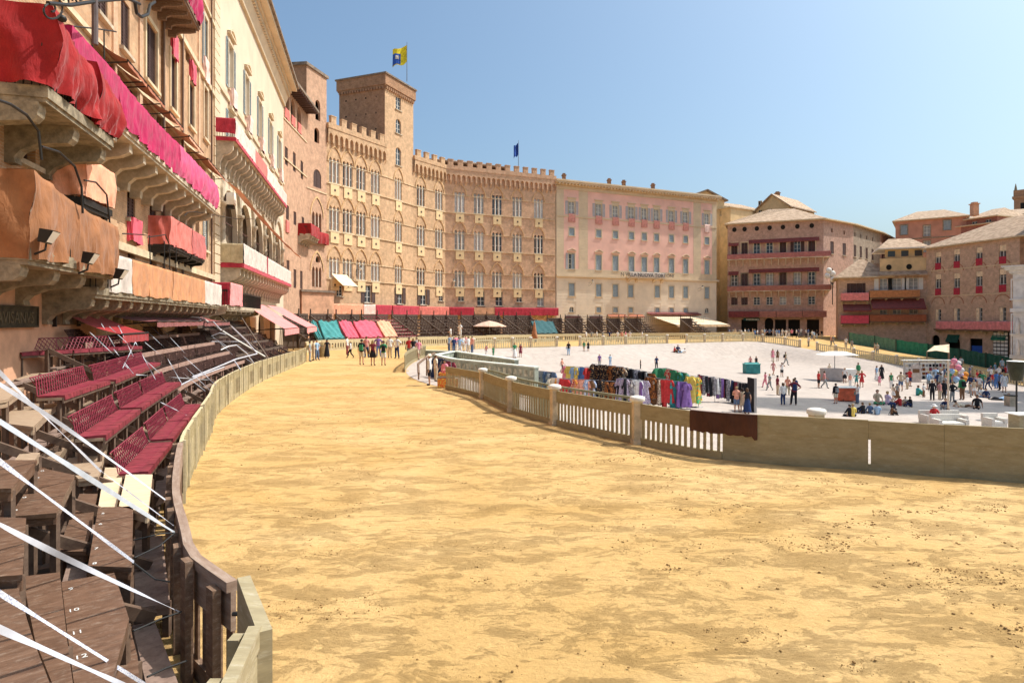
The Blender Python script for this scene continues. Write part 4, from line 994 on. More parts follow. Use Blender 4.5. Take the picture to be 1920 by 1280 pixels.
for j,(vt,vb,vs) in enumerate(((474.5,482,496),(535.5,543.5,556))):
    zb=fb.pix(1468,vb,1.4)[1]
    b=MB(fb.M); b.box(.0,fb.w+1.3,-1.4,-.02,zb-.18,zb); b.box(fb.w,fb.w+1.3,-.02,4.0,zb-.18,zb); o=b.build('balcony',WHITE,bw_)
    n=14
    for i in range(n): 
        x=.4+i*(fb.w-.5)/(n-1); b=MB(fb.M); b.beam((x,-.02,zb-1.5),(x,-1.25,zb-.2),.16,.2); b.build('strut',mat('pale_timber',(.62,.54,.45),var=.15),o)
    for i in range(4):
        y=.4+i*1.0; b=MB(fb.M); b.beam((fb.w,y,zb-1.5),(fb.w+1.2,y,zb-.2),.16,.2); b.build('strut',MATS['pale_timber'],o)
    drape_on(fb,0,fb.w+1.25,zb+1.0,zb-.1,1.42,cloth_mat('faded_terracotta_cloth',(.40,.17,.13)) if j else cloth_mat('faded_red_cloth',(.46,.18,.16)),('upper' if j==0 else 'lower')+' long faded red cloth along the balcony of the brown brick corner block',amp=.02,over=.05)
    fs=Fac(fb.W(fb.w+1.3,-1.4,0).xy,fb.W(fb.w+1.3,4,0).xy)
    drape_on(fs,0,5.3,zb+1.1,zb-.1,.03,C_PALEP if j==0 else C_WHI,('upper' if j==0 else 'lower')+' pale striped cloth round the corner of the brown brick block balcony',amp=.03,over=.02,ends=False)
    awz=zr(447 if j==0 else 503)
    awning(fb,fb.S(1404),fb.S(1536),awz,awz-.75,.7,C_BURG,('upper' if j==0 else 'lower')+' long rolled brown awning above a balcony of the brown brick corner block',val=.15,arms=False)
    awning(fb,fb.S(1366),fb.S(1385),awz-.4,awz-1.1,.7,C_BURG,('upper' if j==0 else 'lower')+' short rolled brown awning at the left end of the brown brick corner block',val=.15,arms=False)
awn=[(1366,1423,C_BURG,'dark red'),(1424,1455,cloth_mat('faded_terracotta_cloth',(.40,.17,.13)),'brownish first'),(1456,1504,MATS['faded_terracotta_cloth'],'brownish second'),(1505,1550,MATS['faded_terracotta_cloth'],'brownish last')]
for u0,u1,m,l in awn: drape_on(fb,fb.S(u0,1.6),fb.S(u1,1.6),fb.pix(1468,583,1.6)[1],fb.pix(1468,594.5,1.6)[1],1.6,m,l+' cloth hanging over the shop fronts of the brown brick corner block','cloths over the shop fronts',amp=.02,over=1.4)
SIGN=mat('teal_sign',(.03,.12,.13),var=.1)
sg=thing('shop_sign','dark teal shop sign board over the left shop of the brown brick corner block','sign',tuple(fb.W(cs[1],-.3,5)))
b=MB(fb.M); b.box(fb.S(1394),fb.S(1424),-.35,-.2,zr(601),zr(596)); b.build('board',SIGN,sg)
b=MB(fb.M)
for i in range(9): x=fb.S(1399)+i*.3; b.box(x,x+.2,-.37,-.352,zr(600.2),zr(597.6))
b.build('lettering',WHITE,sg)
# right flank curving away
W1=[at(1544,600,131.5).xy,at(1600,600,139).xy,at(1650,600,152).xy,at(1680,600,168).xy]
for k in range(3):
    f=Fac(W1[k],W1[k+1]); m=[BR_E,STN,BR_E][k]; hs=[]
    us={0:[1560,1583],1:[1603,1614,1625,1636],2:[1655,1663,1671]}[k]; pl=[]
    for u in us:
        s=f.S(u); ww=1.5
        if s<.8 or s>f.w-.8: continue
        for v1,v0 in ((475,452),(530,511)):
            uu=u; zb=fb.pix(1544,474 if v1==475 else 533)[1]; zt=zb+(2.7 if v1==475 else 2.5)
            hs.append((s-ww/2,s+ww/2,zb,zt)); pl.append((s,zb,ww,zt-zb))
        hs.append((s-.35,s+.35,EZB-2.5,EZB-1.6))
    b=MB(f.M); wall(b,0,f.w,-4,EZB,hs,.3); b.build('wall',m,bw_)
    b=MB(f.M); b.box(0,f.w,.32,.4,EZB-3,EZB-1); b.build('attic_pane',DARK,bw_)
    for s,zb,ww,h in pl: put_window(bw_,f,s,zb,wproto(ww,round(h,1),'closed',smat=BRSH))
b=MB(); cx=fb.W(fb.w*.75,13,0); 
pts=[fb.W(-.6,-.9,0),fb.W(fb.w+.5,-.9,0)]+[Vector((p[0],p[1],0))+Vector((.7,-.5,0)) for p in W1[1:]]
top=[fb.W(fb.w*.45,10,0),fb.W(fb.w*.72,11,0)]+[Vector((p[0]-3,p[1]+8,0)) for p in W1[1:]]
for i in range(len(pts)-1):
    a,c,d,e=pts[i],pts[i+1],top[i+1],top[i]
    up=4.6 if i==0 else 2.6; ua=4.6 if i<=1 else 2.6; uc=4.6 if i==0 else 2.6
    P=[(a.x,a.y,EZB+.2),(c.x,c.y,EZB+.2),(d.x,d.y,EZB+uc),(e.x,e.y,EZB+ua)]
    L=(c-a).length; b.face(P,0,[(0,0),(L,0),(L,10),(0,10)]); b.face([(a.x,a.y,EZB-.05),(c.x,c.y,EZB-.05),(c.x,c.y,EZB+.2),(a.x,a.y,EZB+.2)],1)
    b.face([(a.x,a.y,EZB-.05),(a.x,a.y+1.5,EZB-.05),(c.x,c.y+1.5,EZB-.05),(c.x,c.y,EZB-.05)],1)
a=fb.W(-.6,-.9,0);e=top[0];q=fb.W(-.6,22,0); b.face([(q.x,q.y,EZB+.2),(a.x,a.y,EZB+.2),(e.x,e.y,EZB+4.6)],0,[(0,0),(10,0),(5,10)])
e2=top[1]; q2=fb.W(fb.w,24,0); b.face([(e.x,e.y,EZB+4.6),(e2.x,e2.y,EZB+4.6),(q2.x,q2.y,EZB+1)],0); b.build('roof',[TILE,STRING],bw_)
f=Fac(fb.W(-.05,30,0).xy,B0); b=MB(f.M); b.box(0,f.w,0,.1,-2,EZB); b.build('side_wall',BR_D,bw_)
bl=thing('stadium_lights','cluster of round white lamp heads on a mast at the brown brick block corner','lamp',tuple(at(1560,600,127)))
b=MB(); p=at(1561,535,127); b.tube([(p.x,p.y,p.z-4),(p.x,p.y,p.z+3.5)],.08,6); b.build('mast',IRON,bl)
for u,v in ((1555,507),(1562,513),(1552,517),(1562,524)):
    b=MB(); p=at(u,v,126.5); b.lathe([(0,-.1),(.5,-.1),(.62,.1),(.4,.35)],12); 
    for k,vv in enumerate(b.v): b.v[k]=Vector((p.x+vv.x,p.y+vv.z,p.z+vv.y))
    b.build('lamp_head',WHITE,bl,smooth=True)
# cream houses behind
def simple_house(name,label,cat,f,z0,ze,depth,m,wins,roofm=TILE,rh=3,gable=False,proto=None,oh=.7,ins=.3,wallname='wall'):
    r=thing(name,label,cat,tuple(f.W(f.w/2,0,0)))
    hs=[(s-w/2,s+w/2,zb,zb+h) for s,zb,w,h,_ in wins]; b=MB(f.M); wall(b,0,f.w,z0,ze,hs,.22)
    if gable: b.face([(0,0,ze),(f.w,0,ze),(f.w*.5,0,ze+rh)])
    b.build(wallname,m,r); shell(r,f,z0,ze,depth,m)
    for s,zb,w,h,pr in wins: put_window(r,f,s,zb,pr)
    b=MB()
    if gable:
        b.M=f.M; e=.6
        for x0,x1,za,zc in ((-e,f.w/2,ze-.3,ze+rh),(f.w/2,f.w+e,ze+rh,ze-.3)):
            b.hexa([(x0,-e,za),(x1,-e,zc),(x1,depth,zc),(x0,depth,za)],[(x0,-e,za+.3),(x1,-e,zc+.3),(x1,depth,zc+.3),(x0,depth,za+.3)])
    else: hipped(b,f.W(0,0,0),f.W(f.w,0,0),f.W(f.w,depth,0),f.W(0,depth,0),ze,oh,rh,ins)
    b.build('roof',[roofm,STRING] if not gable else roofm,r); return r
f=Fac(at(1418,600,165).xy,at(1480,600,158).xy); ze=f.pix(1422,395)[1]
wd=wproto(1.0,3.2,None,glass=DARK,sill=False)
r=simple_house('cream_house','tall cream house with a gable and chimney rising behind the brown brick corner block','house',f,0,ze,14,YEL,[(f.S(1425),f.pix(1425,399)[1],1,3.2,wd),(f.S(1444),f.pix(1444,402)[1],1,3.2,wd)],gable=True,rh=3.6)
p=f.W(f.w*.42,4,ze+3.0); chimney(r,tuple(p),1.0,1.6)
f=Fac(at(1330,600,158).xy,at(1421,600,166).xy); simple_house('cream_wing','lower cream wing with a long tiled roof left of the gabled cream house','house',f,0,f.pix(1400,392)[1],8,YEL,[],rh=2.0,ins=.1)
f=Fac(at(1340,600,150).xy,at(1370,600,146).xy); simple_house('narrow_cream_house','narrow cream house end between the pink palace and the brown brick block','house',f,0,f.pix(1352,392)[1],8,YEL,[(f.S(1349),f.pix(1349,392)[1]-1.6,1.0,1.2,wproto(1,1.2,None,glass=DARK))],rh=1.2)
# ---------------------------------------------------------------- right hand group
f=Fac(at(1738,600,115).xy,at(1990,600,92).xy) if 0 else Fac(at(1737,600,115).xy,at(1912,600,98).xy)
EZ2=f.pix(1737,467)[1]
zr=lambda v,u:f.pix(u,v)[1]
hs=[];wl=[]
us=[1759,1794,1836,1880]
for i,u in enumerate(us):
    s=f.S(u); 
    for (vt,vb) in (((472,505),(514,553),(580,601)) if i==0 else (((467,502),(512,552),(578,601)) if i==1 else ((463,497),(508,549),(577,602)) if i==2 else ((459,494),(504,547),(576,602)))):
        zb,zt=f.pix(u,vb)[1],f.pix(u,vt)[1]; hs.append((s-.6,s+.6,zb,zt)); wl.append((i,s,zb,zt))
doors=[(1747,1762,628,650,'a'),(1776,1800,630,652,'a'),(1818,1842,635,665,'r'),(1862,1890,629,668,'r')]
for a,c,vt,vb,k in doors: hs.append((f.S(a),f.S(c),-3.4,f.pix(c,vt)[1],k))
db=thing('brick_house_red_cloths','tan brick house with red cloths in its tall windows at the right','house',tuple(f.W(f.w/2,0,0)))
b=MB(f.M); wall(b,0,f.w,-5,EZ2,hs,.3); b.build('wall',BR_D,db); shell(db,f,-5,EZ2,14,BR_D)
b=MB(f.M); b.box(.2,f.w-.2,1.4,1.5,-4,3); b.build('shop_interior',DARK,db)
for n_,(i,s,zb,zt) in enumerate(wl):
    r_=n_%3; put_window(db,f,s,zb,wproto(1.2,round(zt-zb,1),None,glass=GLASS,sill=False))
    if r_<2: 
        rowl=['upper','middle'][r_]; cl=['first','second','third','fourth'][i]
        drape_on(f,s-.58,s+.58,zb+1.15,zb-.05,.02,C_CRIM,'crimson cloth in the %s window from the left, %s row of the tan brick house'%(cl,rowl),'cloths in the windows of the tan brick house',amp=.02,over=.05)
        b=MB(f.M); b.box(s-.56,s+.56,.06,.12,zt-.95,zt-.05); b.build('blind',C_CREAM,db)
    else:
        b=MB(f.M); b.box(s-.58,s+.0,.05,.1,zb,zt-.05); b.build('blind',C_CREAM,db)
for (vt,vb) in ((500,0),(547,0)):
    z=f.pix(1737,vt+9)[1]; ledge(db,f,0,f.w,z-.08,z+.08,.06,STRING)
for u in us:
    s=f.S(u)
    for z in (EZ2-4.6,EZ2-10.4):
        b=MB(f.M); P=arch_pts(s-1.25,s+1.25,z,'a',5)
        for p,q in zip(P[:-1],P[1:]):
            o=lambda pt:(s+(pt[0]-s)*1.1,z+(pt[1]-z)*1.1)
            p1,q1=o(p),o(q); b.face([(p[0],-.05,p[1]),(q[0],-.05,q[1]),(q1[0],-.05,q1[1]),(p1[0],-.05,p1[1])]); b.face([(p1[0],-.05,p1[1]),(q1[0],-.05,q1[1]),(q1[0],0,q1[1]),(p1[0],0,p1[1])])
        b.build('blind_arch',mat('red_brick_arch',(.40,.17,.10),var=.15),db)
b=MB(); hipped(b,f.W(0,0,0),f.W(f.w+6,0,0),f.W(f.w+6,15,0),f.W(0,15,0),EZ2,1.1,4.6,.38); b.build('roof',[TILE,STRING],db)
balcony(db,f,f.S(1752,1),f.w+.6,f.pix(1830,617,1.2)[1],1.2,FENCED,step=2.6,ch=.5,parapet=False,cm=STRING)
drape_on(f,f.S(1755,1.2),f.w+.6,f.pix(1830,602.5,1.2)[1],f.pix(1830,617.5,1.2)[1],1.2,C_PINK,'long salmon pink cloth along the low balcony of the tan brick house',amp=.015,over=.05)
for u0,u1,vt,vb,m,l in ((1777,1800,630,641,C_DGREEN,'dark green half round awning over a shop doorway'),(1862,1889,629,637,C_GREEN,'green awning over the right shop of the tan brick house')):
    awning(f,f.S(u0),f.S(u1),f.pix(u0,vt)[1]+.3,f.pix(u0,vb)[1]+.3,.5,m,l,val=.3)
bx=thing('blue_shutter_stand','blue display board in the middle shop doorway of the tan brick house','display',tuple(f.W(f.S(1830),.3,-3)))
b=MB(f.M); b.box(f.S(1820),f.S(1841),.25,.4,-3,f.pix(1830,648)[1]); b.build('board',BF,bx)
bx=thing('postcard_rack','tall rack of white postcards in the right shop doorway','rack',tuple(f.W(f.S(1875),-.2,-3.2)))
b=MB(f.M); rr=random.Random(5)
for i in range(4):
    for j in range(7): b.box(f.S(1865)+i*.62,f.S(1865)+i*.62+.5,-.25,-.2,-2.8+j*.62,-2.8+j*.62+.45)
b.build('cards',WHITE,bx); b=MB(f.M); b.box(f.S(1864),f.S(1864)+2.6,-.18,-.12,-3.3,1.6); b.build('frame',IRON,bx)
# balcony house
fc=Fac(at(1650,600,118).xy,at(1737.5,600,115).xy); fl=Fac(at(1572,600,121).xy,at(1650,600,118).xy)
bh=thing('balcony_house','brick and plaster house with stacked orange and red balconies','house',tuple(fc.W(0,0,0)))
zc=lambda v:fc.pix(1690,v)[1]
E3=zc(515)
hs=[];wl=[]
for u in (1650+0.0,1682,1713): 
    u=max(u,1652); s=fc.S(u+ (4 if u<1660 else 0)); zb,zt=zc(543),zc(521); hs.append((s-.75,s+.75,zb,zt)); wl.append((s,zb,zt,1)); zb,zt=zc(589),zc(580); hs.append((s-.7,s+.7,zb,zt)); wl.append((s,zb,zt,0))
b=MB(fc.M); wall(b,0,fc.w,-5,E3,hs,.3); b.build('wall',BR_D,bh)
for s,zb,zt,k in wl: put_window(bh,fc,s,zb,wproto(1.5 if k else 1.4,round(zt-zb,1),'open' if k else None,smat=WHITE,glass=GLASSL if k else GLASS))
b=MB(fc.M); b.box(0,fc.w,-.0+.3,.4+.0,E3,E3+3.2); b.build('attic_wall',YEL,bh)
b=MB(fc.M); b.hexa([(-.3,-1.2,E3-.25),(fc.w,-1.2,E3-.25),(fc.w,.3,E3+.5),(-.3,.3,E3+.5)],[(-.3,-1.2,E3-.05),(fc.w,-1.2,E3-.05),(fc.w,.3,E3+.75),(-.3,.3,E3+.75)]); b.build('lower_roof',TILE,bh)
for i in range(3): 
    mesh_ob('oval_window',ovm,bh,fc.W(1.5+i*3.3,.28,E3+1.5)-wloc(bh),fc.a)
b=MB(fc.M); b.box(1.0,fc.w-.3,1.4,1.5,E3+3.2,E3+5.0); 
b.build('penthouse_wall',YEL,bh)
for i in range(4):
    b=MB(fc.M); b.box(1.5+i*2.2,2.7+i*2.2,1.36,1.40,E3+3.6,E3+4.7); b.build('penthouse_window',GLASS,bh)
b=MB(); hipped(b,fc.W(.2,.5,0),fc.W(fc.w,.5,0),fc.W(fc.w,9,0),fc.W(.2,9,0),E3+5.0,.8,2.4,.25); b.build('roof',[TILE,WHITE],bh)
zl=lambda v:fl.pix(1610,v)[1]; E4=zl(521)
hs=[];wl=[]
for u in (1594,1606,1617): s=fl.S(u); hs.append((s-.55,s+.55,zl(549),zl(531))); wl.append((s,zl(549),zl(531)))
b=MB(fl.M); wall(b,0,fl.w,-5,E4,hs,.3); b.build('wall',BR_D,bh)
for s,zb,zt in wl: put_window(bh,fl,s,zb,wproto(1.1,round(zt-zb,1),'closed',smat=BRSH))
b=MB(); hipped(b,fl.W(0,0,0),fl.W(fl.w+1.5,0,0),fl.W(fl.w+1.5,9,0),fl.W(0,9,0),E4,1.2,4.0,.45); b.build('roof',[TILE,STRING],bh)
shell(bh,fl,-5,E4,9,BR_D,right=False); shell(bh,fc,-5,E3+3,9,BR_D,left=False)
def bd(ff,u0,u1,vt,vb,m,lab):
    ue=(u0+u1)/2; zt,zb=ff.pix(ue,vt,1.3)[1],ff.pix(ue,vb,1.3)[1]
    balcony(bh,ff,ff.S(u0,1.3),ff.S(u1,1.3),zb+.08,1.3,FENCED,step=2.2,ch=.5,parapet=False,cm=STRING)
    drape_on(ff,ff.S(u0,1.3),ff.S(u1,1.3),zt,zb,1.3,m,lab,amp=.012,over=.05)
bd(fl,1577,1629,549,563,C_PINK,'rose pink cloth on the upper left balcony of the balcony house')
bd(fc,1631,1725,544,557,C_ORA,'orange cloth on the upper right balcony of the balcony house')
bd(fl,1577,1629,591,606,C_ROSE,'deep rose cloth on the lower left balcony of the balcony house')
bd(fc,1631,1737,590,602,C_TERR,'brownish orange cloth on the lower right balcony of the balcony house')
awning(fl,fl.S(1580),fl.S(1632),zl(570),zl(582),2.2,C_BURG,'dusky red awning on the left half of the balcony house',val=.25); awning(fc,fc.S(1632),fc.S(1732),zc(560),zc(578),2.4,C_BURG,'wide dusky red awning on the right half of the balcony house',val=.25)
# houses higher up behind
f=Fac(at(1679,600,150).xy,at(1812,600,142).xy); zz=lambda u,v:f.pix(u,v)[1]
pr=wproto(1.4,2.3,'closed',smat=BLUESH,surround=STONEG,glass=GLASSL); pr2=wproto(1.3,2.6,None,surround=STONEG,glass=GLASSL)
r=simple_house('terracotta_house','tall terracotta plastered house with a tiled hip roof high behind the balcony house','house',f,0,zz(1679,416),16,PINK2,[(f.S(1695),zz(1695,440),1.4,2.3,pr),(f.S(1738),zz(1738,443),1.3,2.6,pr2),(f.S(1776),zz(1776,431),1.4,2.3,pr),(f.S(1695),zz(1695,472),1.4,2.3,pr),(f.S(1738),zz(1738,472),1.3,2.6,pr2)],rh=3.2,oh=1.0)
ledge(r,f,0,f.w,zz(1695,450),zz(1695,448),.1,STONEG)
f2=Fac(at(1812,600,142).xy,at(1870,600,136).xy); f3=Fac(at(1870,600,136).xy,at(1930,600,142).xy)
r=simple_house('dark_red_house','small dark red house with two windows right of the terracotta house','house',f2,0,f2.pix(1812,413)[1],12,mat('dark_red_plaster',(.36,.15,.11),var=.12),[(f2.S(1827),f2.pix(1827,431)[1],1.2,1.9,wproto(1.2,1.9,None)),(f2.S(1853),f2.pix(1853,427)[1],1.2,1.9,wproto(1.2,1.9,None))],rh=2.6,oh=.8)
p=at(1827,395,139); chimney(r,tuple(p),1.2,1.4,SALM)
simple_house('far_right_house','dark red rear house at the right edge under the bell tower','house',f3,0,f3.pix(1900,421)[1],10,MATS['dark_red_plaster'],[(f3.S(1893),f3.pix(1893,425)[1]-1.6,.9,1.7,wproto(.9,1.7,None))],rh=1.0)
f=Fac(at(1866,600,175).xy,at(1960,600,170).xy); simple_house('pale_grey_house','pale grey house roofline below the bell tower','house',f,0,f.pix(1900,403)[1],12,mat('pale_grey_plaster',(.6,.62,.63),var=.08),[],rh=2.4)
f=Fac(at(1901,600,190).xy,at(1945,600,186).xy); bt=thing('bell_tower','square brick bell tower with a small pinnacle cut by the right edge','tower',tuple(f.W(3,0,0)))
b=MB(f.M); z=f.pix(1910,372)[1]; b.box(0,f.w,0,7,0,z); b.box(-.4,f.w+.4,-.4,7.4,z,z+.7); b.box(-.1,f.w+.1,-.1,7.1,z+.7,z+2.6); b.build('shaft',BR_T,bt)
b=MB(f.M); b.box(1.6,2.6,-.05,0,z-4,z-1.5); b.build('belfry_opening',DARK,bt); b=MB(f.M); b.lathe([(.4,z+2.6),(.3,z+3.4),(.08,z+4.6),(0,z+4.8)],8,(.4,.4)); b.build('pinnacle',STONEG,bt)
# marble chapel at right edge
ch=thing('marble_chapel','white marble chapel pier with niches and a projecting cornice at the right edge','chapel',tuple(at(1915,600,72)))
MARB=mat('white_marble',(.72,.70,.66),var=.12,scale=1.5,bump=.15)
f=Fac(at(1899,600,72).xy,at(1960,600,70).xy); zz=lambda v:f.pix(1905,v)[1]
b=MB(f.M); b.box(0,f.w,0,4,-4.5,zz(512)); b.build('pier',MARB,ch)
for v0,v1,n in ((512,506,.3),(506,501,.7),(501,498,1.0),(585,578,.25),(672,668,.3)): b=MB(f.M); b.box(-n,f.w+n,-n,4+n,zz(v0),zz(v1)); b.build('cornice',MARB,ch)
for v0,v1 in ((625,590),(665,630),(560,525)):
    b=MB(f.M); x=f.S(1908); k=.62; b.box(x-k,x-k+.1,-.12,-.0,zz(v0),zz(v1));b.box(x+k-.1,x+k,-.12,-.0,zz(v0),zz(v1));b.box(x-k,x+k,-.14,0,zz(v1),zz(v1)+.15);b.box(x-k-.1,x+k+.1,-.3,0,zz(v0)-.15,zz(v0)); b.build('niche_frame',MARB,ch)
    if v0!=560:
        b=MB(f.M); z0=zz(v0); b.lathe([(.22,z0),(.25,z0+.4),(.18,z0+.9),(.24,z0+1.25),(.09,z0+1.45),(.13,z0+1.62),(.06,z0+1.8),(0,z0+1.82)],8,(x,-.18)); b.build('statue',MARB,ch,smooth=True)
# green site fence
gs=[(1592,112,619,640),(1640,107,622,645),(1681,101,628,653),(1740,96,640,668),(1800,90,652,683),(1850,85,662,697),(1898,81,672,708)]
for i in range(len(gs)-1):
    a,c=gs[i],gs[i+1]; r=thing('netting_fence','green netting fence panel, '+['pale one farthest left','pale one left of the gap strip','bright teal one','dark one left of the cream canopy','dark one behind the canopy','dark rightmost one'][i],'fence',tuple(at(a[0],a[3],a[1])),'green netting panels')
    b=MB(); P0_=at(a[0]+.6,a[3],a[1]);P1_=at(c[0]-.6,c[3],c[1]);h=2.1
    P0_.z=zground(P0_.x,P0_.y)-.1;P1_.z=zground(P1_.x,P1_.y)-.1
    def fn(x,y): 
        p=P0_.lerp(P1_,x); return (p.x+.05*math.sin(x*31),p.y+.06*math.sin(x*23+y*2),p.z+h*y+.05*math.sin(x*14)*y)
    b.grid(fn,20,3); b.build('netting',C_GREEN if i==2 else (cloth_mat('pale_green_netting',(.09,.21,.155)) if i<2 else C_DGREEN),r,smooth=True)
    for q in (P0_,P1_):
        b=MB(); b.box(q.x-.05,q.x+.05,q.y+.08,q.y+.18,q.z,q.z+h+.1); b.build('fence_post',IRON,r)
# ---------------------------------------------------------------- left hand buildings
A0=(-10.6,7.8);A1=(-19.87,40.8); fa=Fac(A0,A1)
za=lambda u,v,n=0:fa.pix(u,v,n)[1]
hb=thing('brick_palace','tall peach brick palace with brown louvred shutters and stone balconies at the left','palace',(-14,20,0))
wl=[(267,300,283,48,160,1),(224,248,235,4,98,1),(316,333,324,104,208,1),(350,365,358,157,240,1),(238,254,246,309,412,1),(280,295,287,345,437,1),(192,212,203,262,345,1),(181,203,192,-70,34,1),(205,222,214,-260,-140,1),(312,326,319,30,60,0),(346,358,352,95,118,0),
    (130,160,146,455,545,0),(331,343,337,372,425,2),(366,375,370,400,440,2),(240,254,247,466,484,0),(281,294,288,484,505,0),(322,334,328,495,514,0),(379,391,385,165,262,3),(379,391,385,35,130,4),(380,392,386,395,470,4),
    (24,70,50,180,305,2),(110,140,126,330,400,2),(190,215,203,118,150,2),(240,262,251,165,200,2),(290,308,299,215,245,2)]
holes=[];wins=[]
for u0,u1,uc,v0,v1,k in wl:
    s0,s1=fa.S(u0),fa.S(u1); sc_=fa.S(uc); w_=min(max(1.0,(s1-s0)*.62),1.9); zb,zt=za(uc,v1),za(uc,v0)
    holes.append((sc_-w_/2,sc_+w_/2,zb,zt)); wins.append((sc_,zb,w_,zt-zb,k))
# arches of the ground floor
gfl=[(18.8,22.4,-.5,3.9,'a'),(24.2,27.4,-.5,3.9,'a'),(29.4,32.4,-.5,3.9,'a')]
b=MB(fa.M); wall(b,0,fa.w,-1,34,holes+gfl,.3); b.build('wall',BR_A,hb)
b=MB(fa.M); b.box(15,fa.w-.3,1.6,1.7,-1,4.2); b.build('shop_interior',YEL,hb)
b=MB(fa.M); b.box(0,13.8,-.04,0,-.5,4.9); b.build('ground_floor_render',SALM,hb)
shell(hb,fa,-1,34,12,BR_A,right=False)
for s,zb,w_,h,k in wins:
    if h<.3: continue
    if k==1: pr=wproto(w_,round(h,1),'closed',smat=BRSH,surround=STRING if h>2.5 else None)
    elif k==3: pr=wproto(w_,round(h,1),None,surround=CREAM,glass=GLASSL)
    elif k==4: pr=wproto(w_*.8,round(h,1),'half',smat=BLUESH,surround=CREAM,glass=GLASSL)
    elif k==2: pr=wproto(w_,round(h,1),None,frame=BRSH,surround=None)
    else: pr=wproto(w_,round(h,1),None,frame=BRSH,sill=False)
    put_window(hb,fa,s,zb,pr)
# pilaster strips, string courses, pipes
for u in (213,262,305,341,372):
    b=MB(fa.M); s=fa.S(u); b.box(s-.22,s+.22,-.07,0,11.2,33.8); b.build('pilaster_strip',BR_S2,hb)
for z0,z1,pr_ in ((6.05,6.35,.18),(12.9,13.1,.12),(18.2,18.5,.15),(22.9,23.1,.12)): ledge(hb,fa,0,fa.w,z0,z1,pr_,STRING)
for u in (302,338,393):
    b=MB(fa.M); s=fa.S(u); b.tube([(s,-.12,5),(s,-.12,33)],.06,6); b.build('drain_pipe',mat('copper_pipe',(.16,.10,.07),metal=.2,var=.1),hb)
for (u,v0,v1,l) in ((324,66,110,'hanging high between two shutters'),(358,118,157,'hanging above the right louvred shutter')):
    s=fa.S(u); drape_on(fa,s-.45,s+.45,za(u,v0),za(u,v1),.12,C_ROSE,'small red cloth '+l+' of the brick palace',amp=.05,over=.1)
for (u,v0,v1,l) in ((247,411,455,'left'),(289,437,470,'right')):
    s=fa.S(u); drape_on(fa,s-.6,s+.6,za(u,v0),za(u,v1),.18,C_ROSE,'bright red cloth under the '+l+' lower louvred window of the brick palace',amp=.03,over=.15)
s=fa.S(383); drape_on(fa,s-.6,s+.5,za(383,112),za(383,155),.15,C_PALEP,'white and pink cloth under the blue shuttered window of the brick palace',amp=.05,over=.15)
# balcony with magenta cloth
s0,s1=fa.S(150,1.5),fa.S(405,1.5)
balcony(hb,fa,s0-1.5,s1,9.62,1.5,STONE,step=1.5,cw=.3,ch=1.0,rail=1.0)
su=fa.S(222,1.5);sv=fa.S(334,1.5)
drape_on(fa,s0-.6,su,10.9,9.55,1.5,C_MAG,'deep magenta cloth, nearest length on the long upper balcony','lengths of magenta cloth',amp=.03,over=.15,zb1=9.6,folds=.5)
drape_on(fa,su,sv,10.85,9.5,1.5,C_MAG,'magenta cloth with creases, middle length on the long upper balcony','lengths of magenta cloth',amp=.06,over=.15,sag=.1)
drape_on(fa,sv,s1,10.85,9.55,1.5,C_MAGL,'lighter pink magenta cloth, far length on the long upper balcony','lengths of magenta cloth',amp=.07,over=.15,puff=.1)
# near balcony with red cloth
s0,sm,s1=fa.S(90,1.7),fa.S(158,1.7),fa.S(213,1.7)
balcony(hb,fa,s0,s1,8.72,1.7,STONEG,th=.26,step=1.5,cw=.36,ch=1.0,scroll=True)
drape_on(fa,s0-.05,sm+.6,10.55,8.75,1.72,C_RED,'big bunched red cloth over the nearest upper balcony','red cloths on the near balcony',amp=.13,folds=1.3,over=.5,puff=.14,zt1=10.0)
drape_on(fa,sm+.55,s1+.1,10.35,8.7,1.72,C_RED,'second red cloth behind the bunched one, far half of the nearest upper balcony','red cloths on the near balcony',amp=.12,folds=1.5,over=.5,puff=.16,zt1=9.9)
# near lower balcony with orange cloth
s0,s1=fa.S(57,1.7),fa.S(216,1.7)
balcony(hb,fa,s0,s1,4.95,1.7,STONEG,th=.26,step=1.35,cw=.34,ch=.8,scroll=True)
drape_on(fa,s0-.05,s1,6.62,4.75,1.72,cloth_mat('rust_orange_cloth',(.31,.13,.055)),'wide orange brown cloth over the nearest lower balcony','orange cloths',amp=.10,folds=.45,over=.5,puff=.05,zt1=6.15,zb1=4.62,sag=.12)
for u,v,l in ((85,447,'nearest'),(164,487,'middle'),(222,516,'farthest')):
    s,z=fa.pix(u,v,1.95); r=thing('floodlight','black floodlight on the orange draped balcony, %s of three'%l,'floodlight',tuple(fa.W(s,-1.95,z-.25)),'balcony floodlights')
    b=MB(fa.M); b.tube([(s,-1.75,z-.35),(s,-1.95,z-.25),(s,-1.98,z-.05)],.025,5); b.build('arm',IRON,r)
    b=MB(fa.M); b.hexa([(s-.16,-2.0,z-.12),(s+.16,-2.0,z-.12),(s+.16,-1.86,z-.08),(s-.16,-1.86,z-.08)],[(s-.2,-2.16,z+.16),(s+.2,-2.16,z+.16),(s+.16,-1.9,z+.2),(s-.16,-1.9,z+.2)]); b.build('lamp_head',IRON,r)
    b=MB(fa.M); b.face([(s-.15,-2.03,z-.09),(s+.15,-2.03,z-.09),(s+.18,-2.165,z+.14),(s-.18,-2.165,z+.14)]); b.build('lens',LANTG,r)
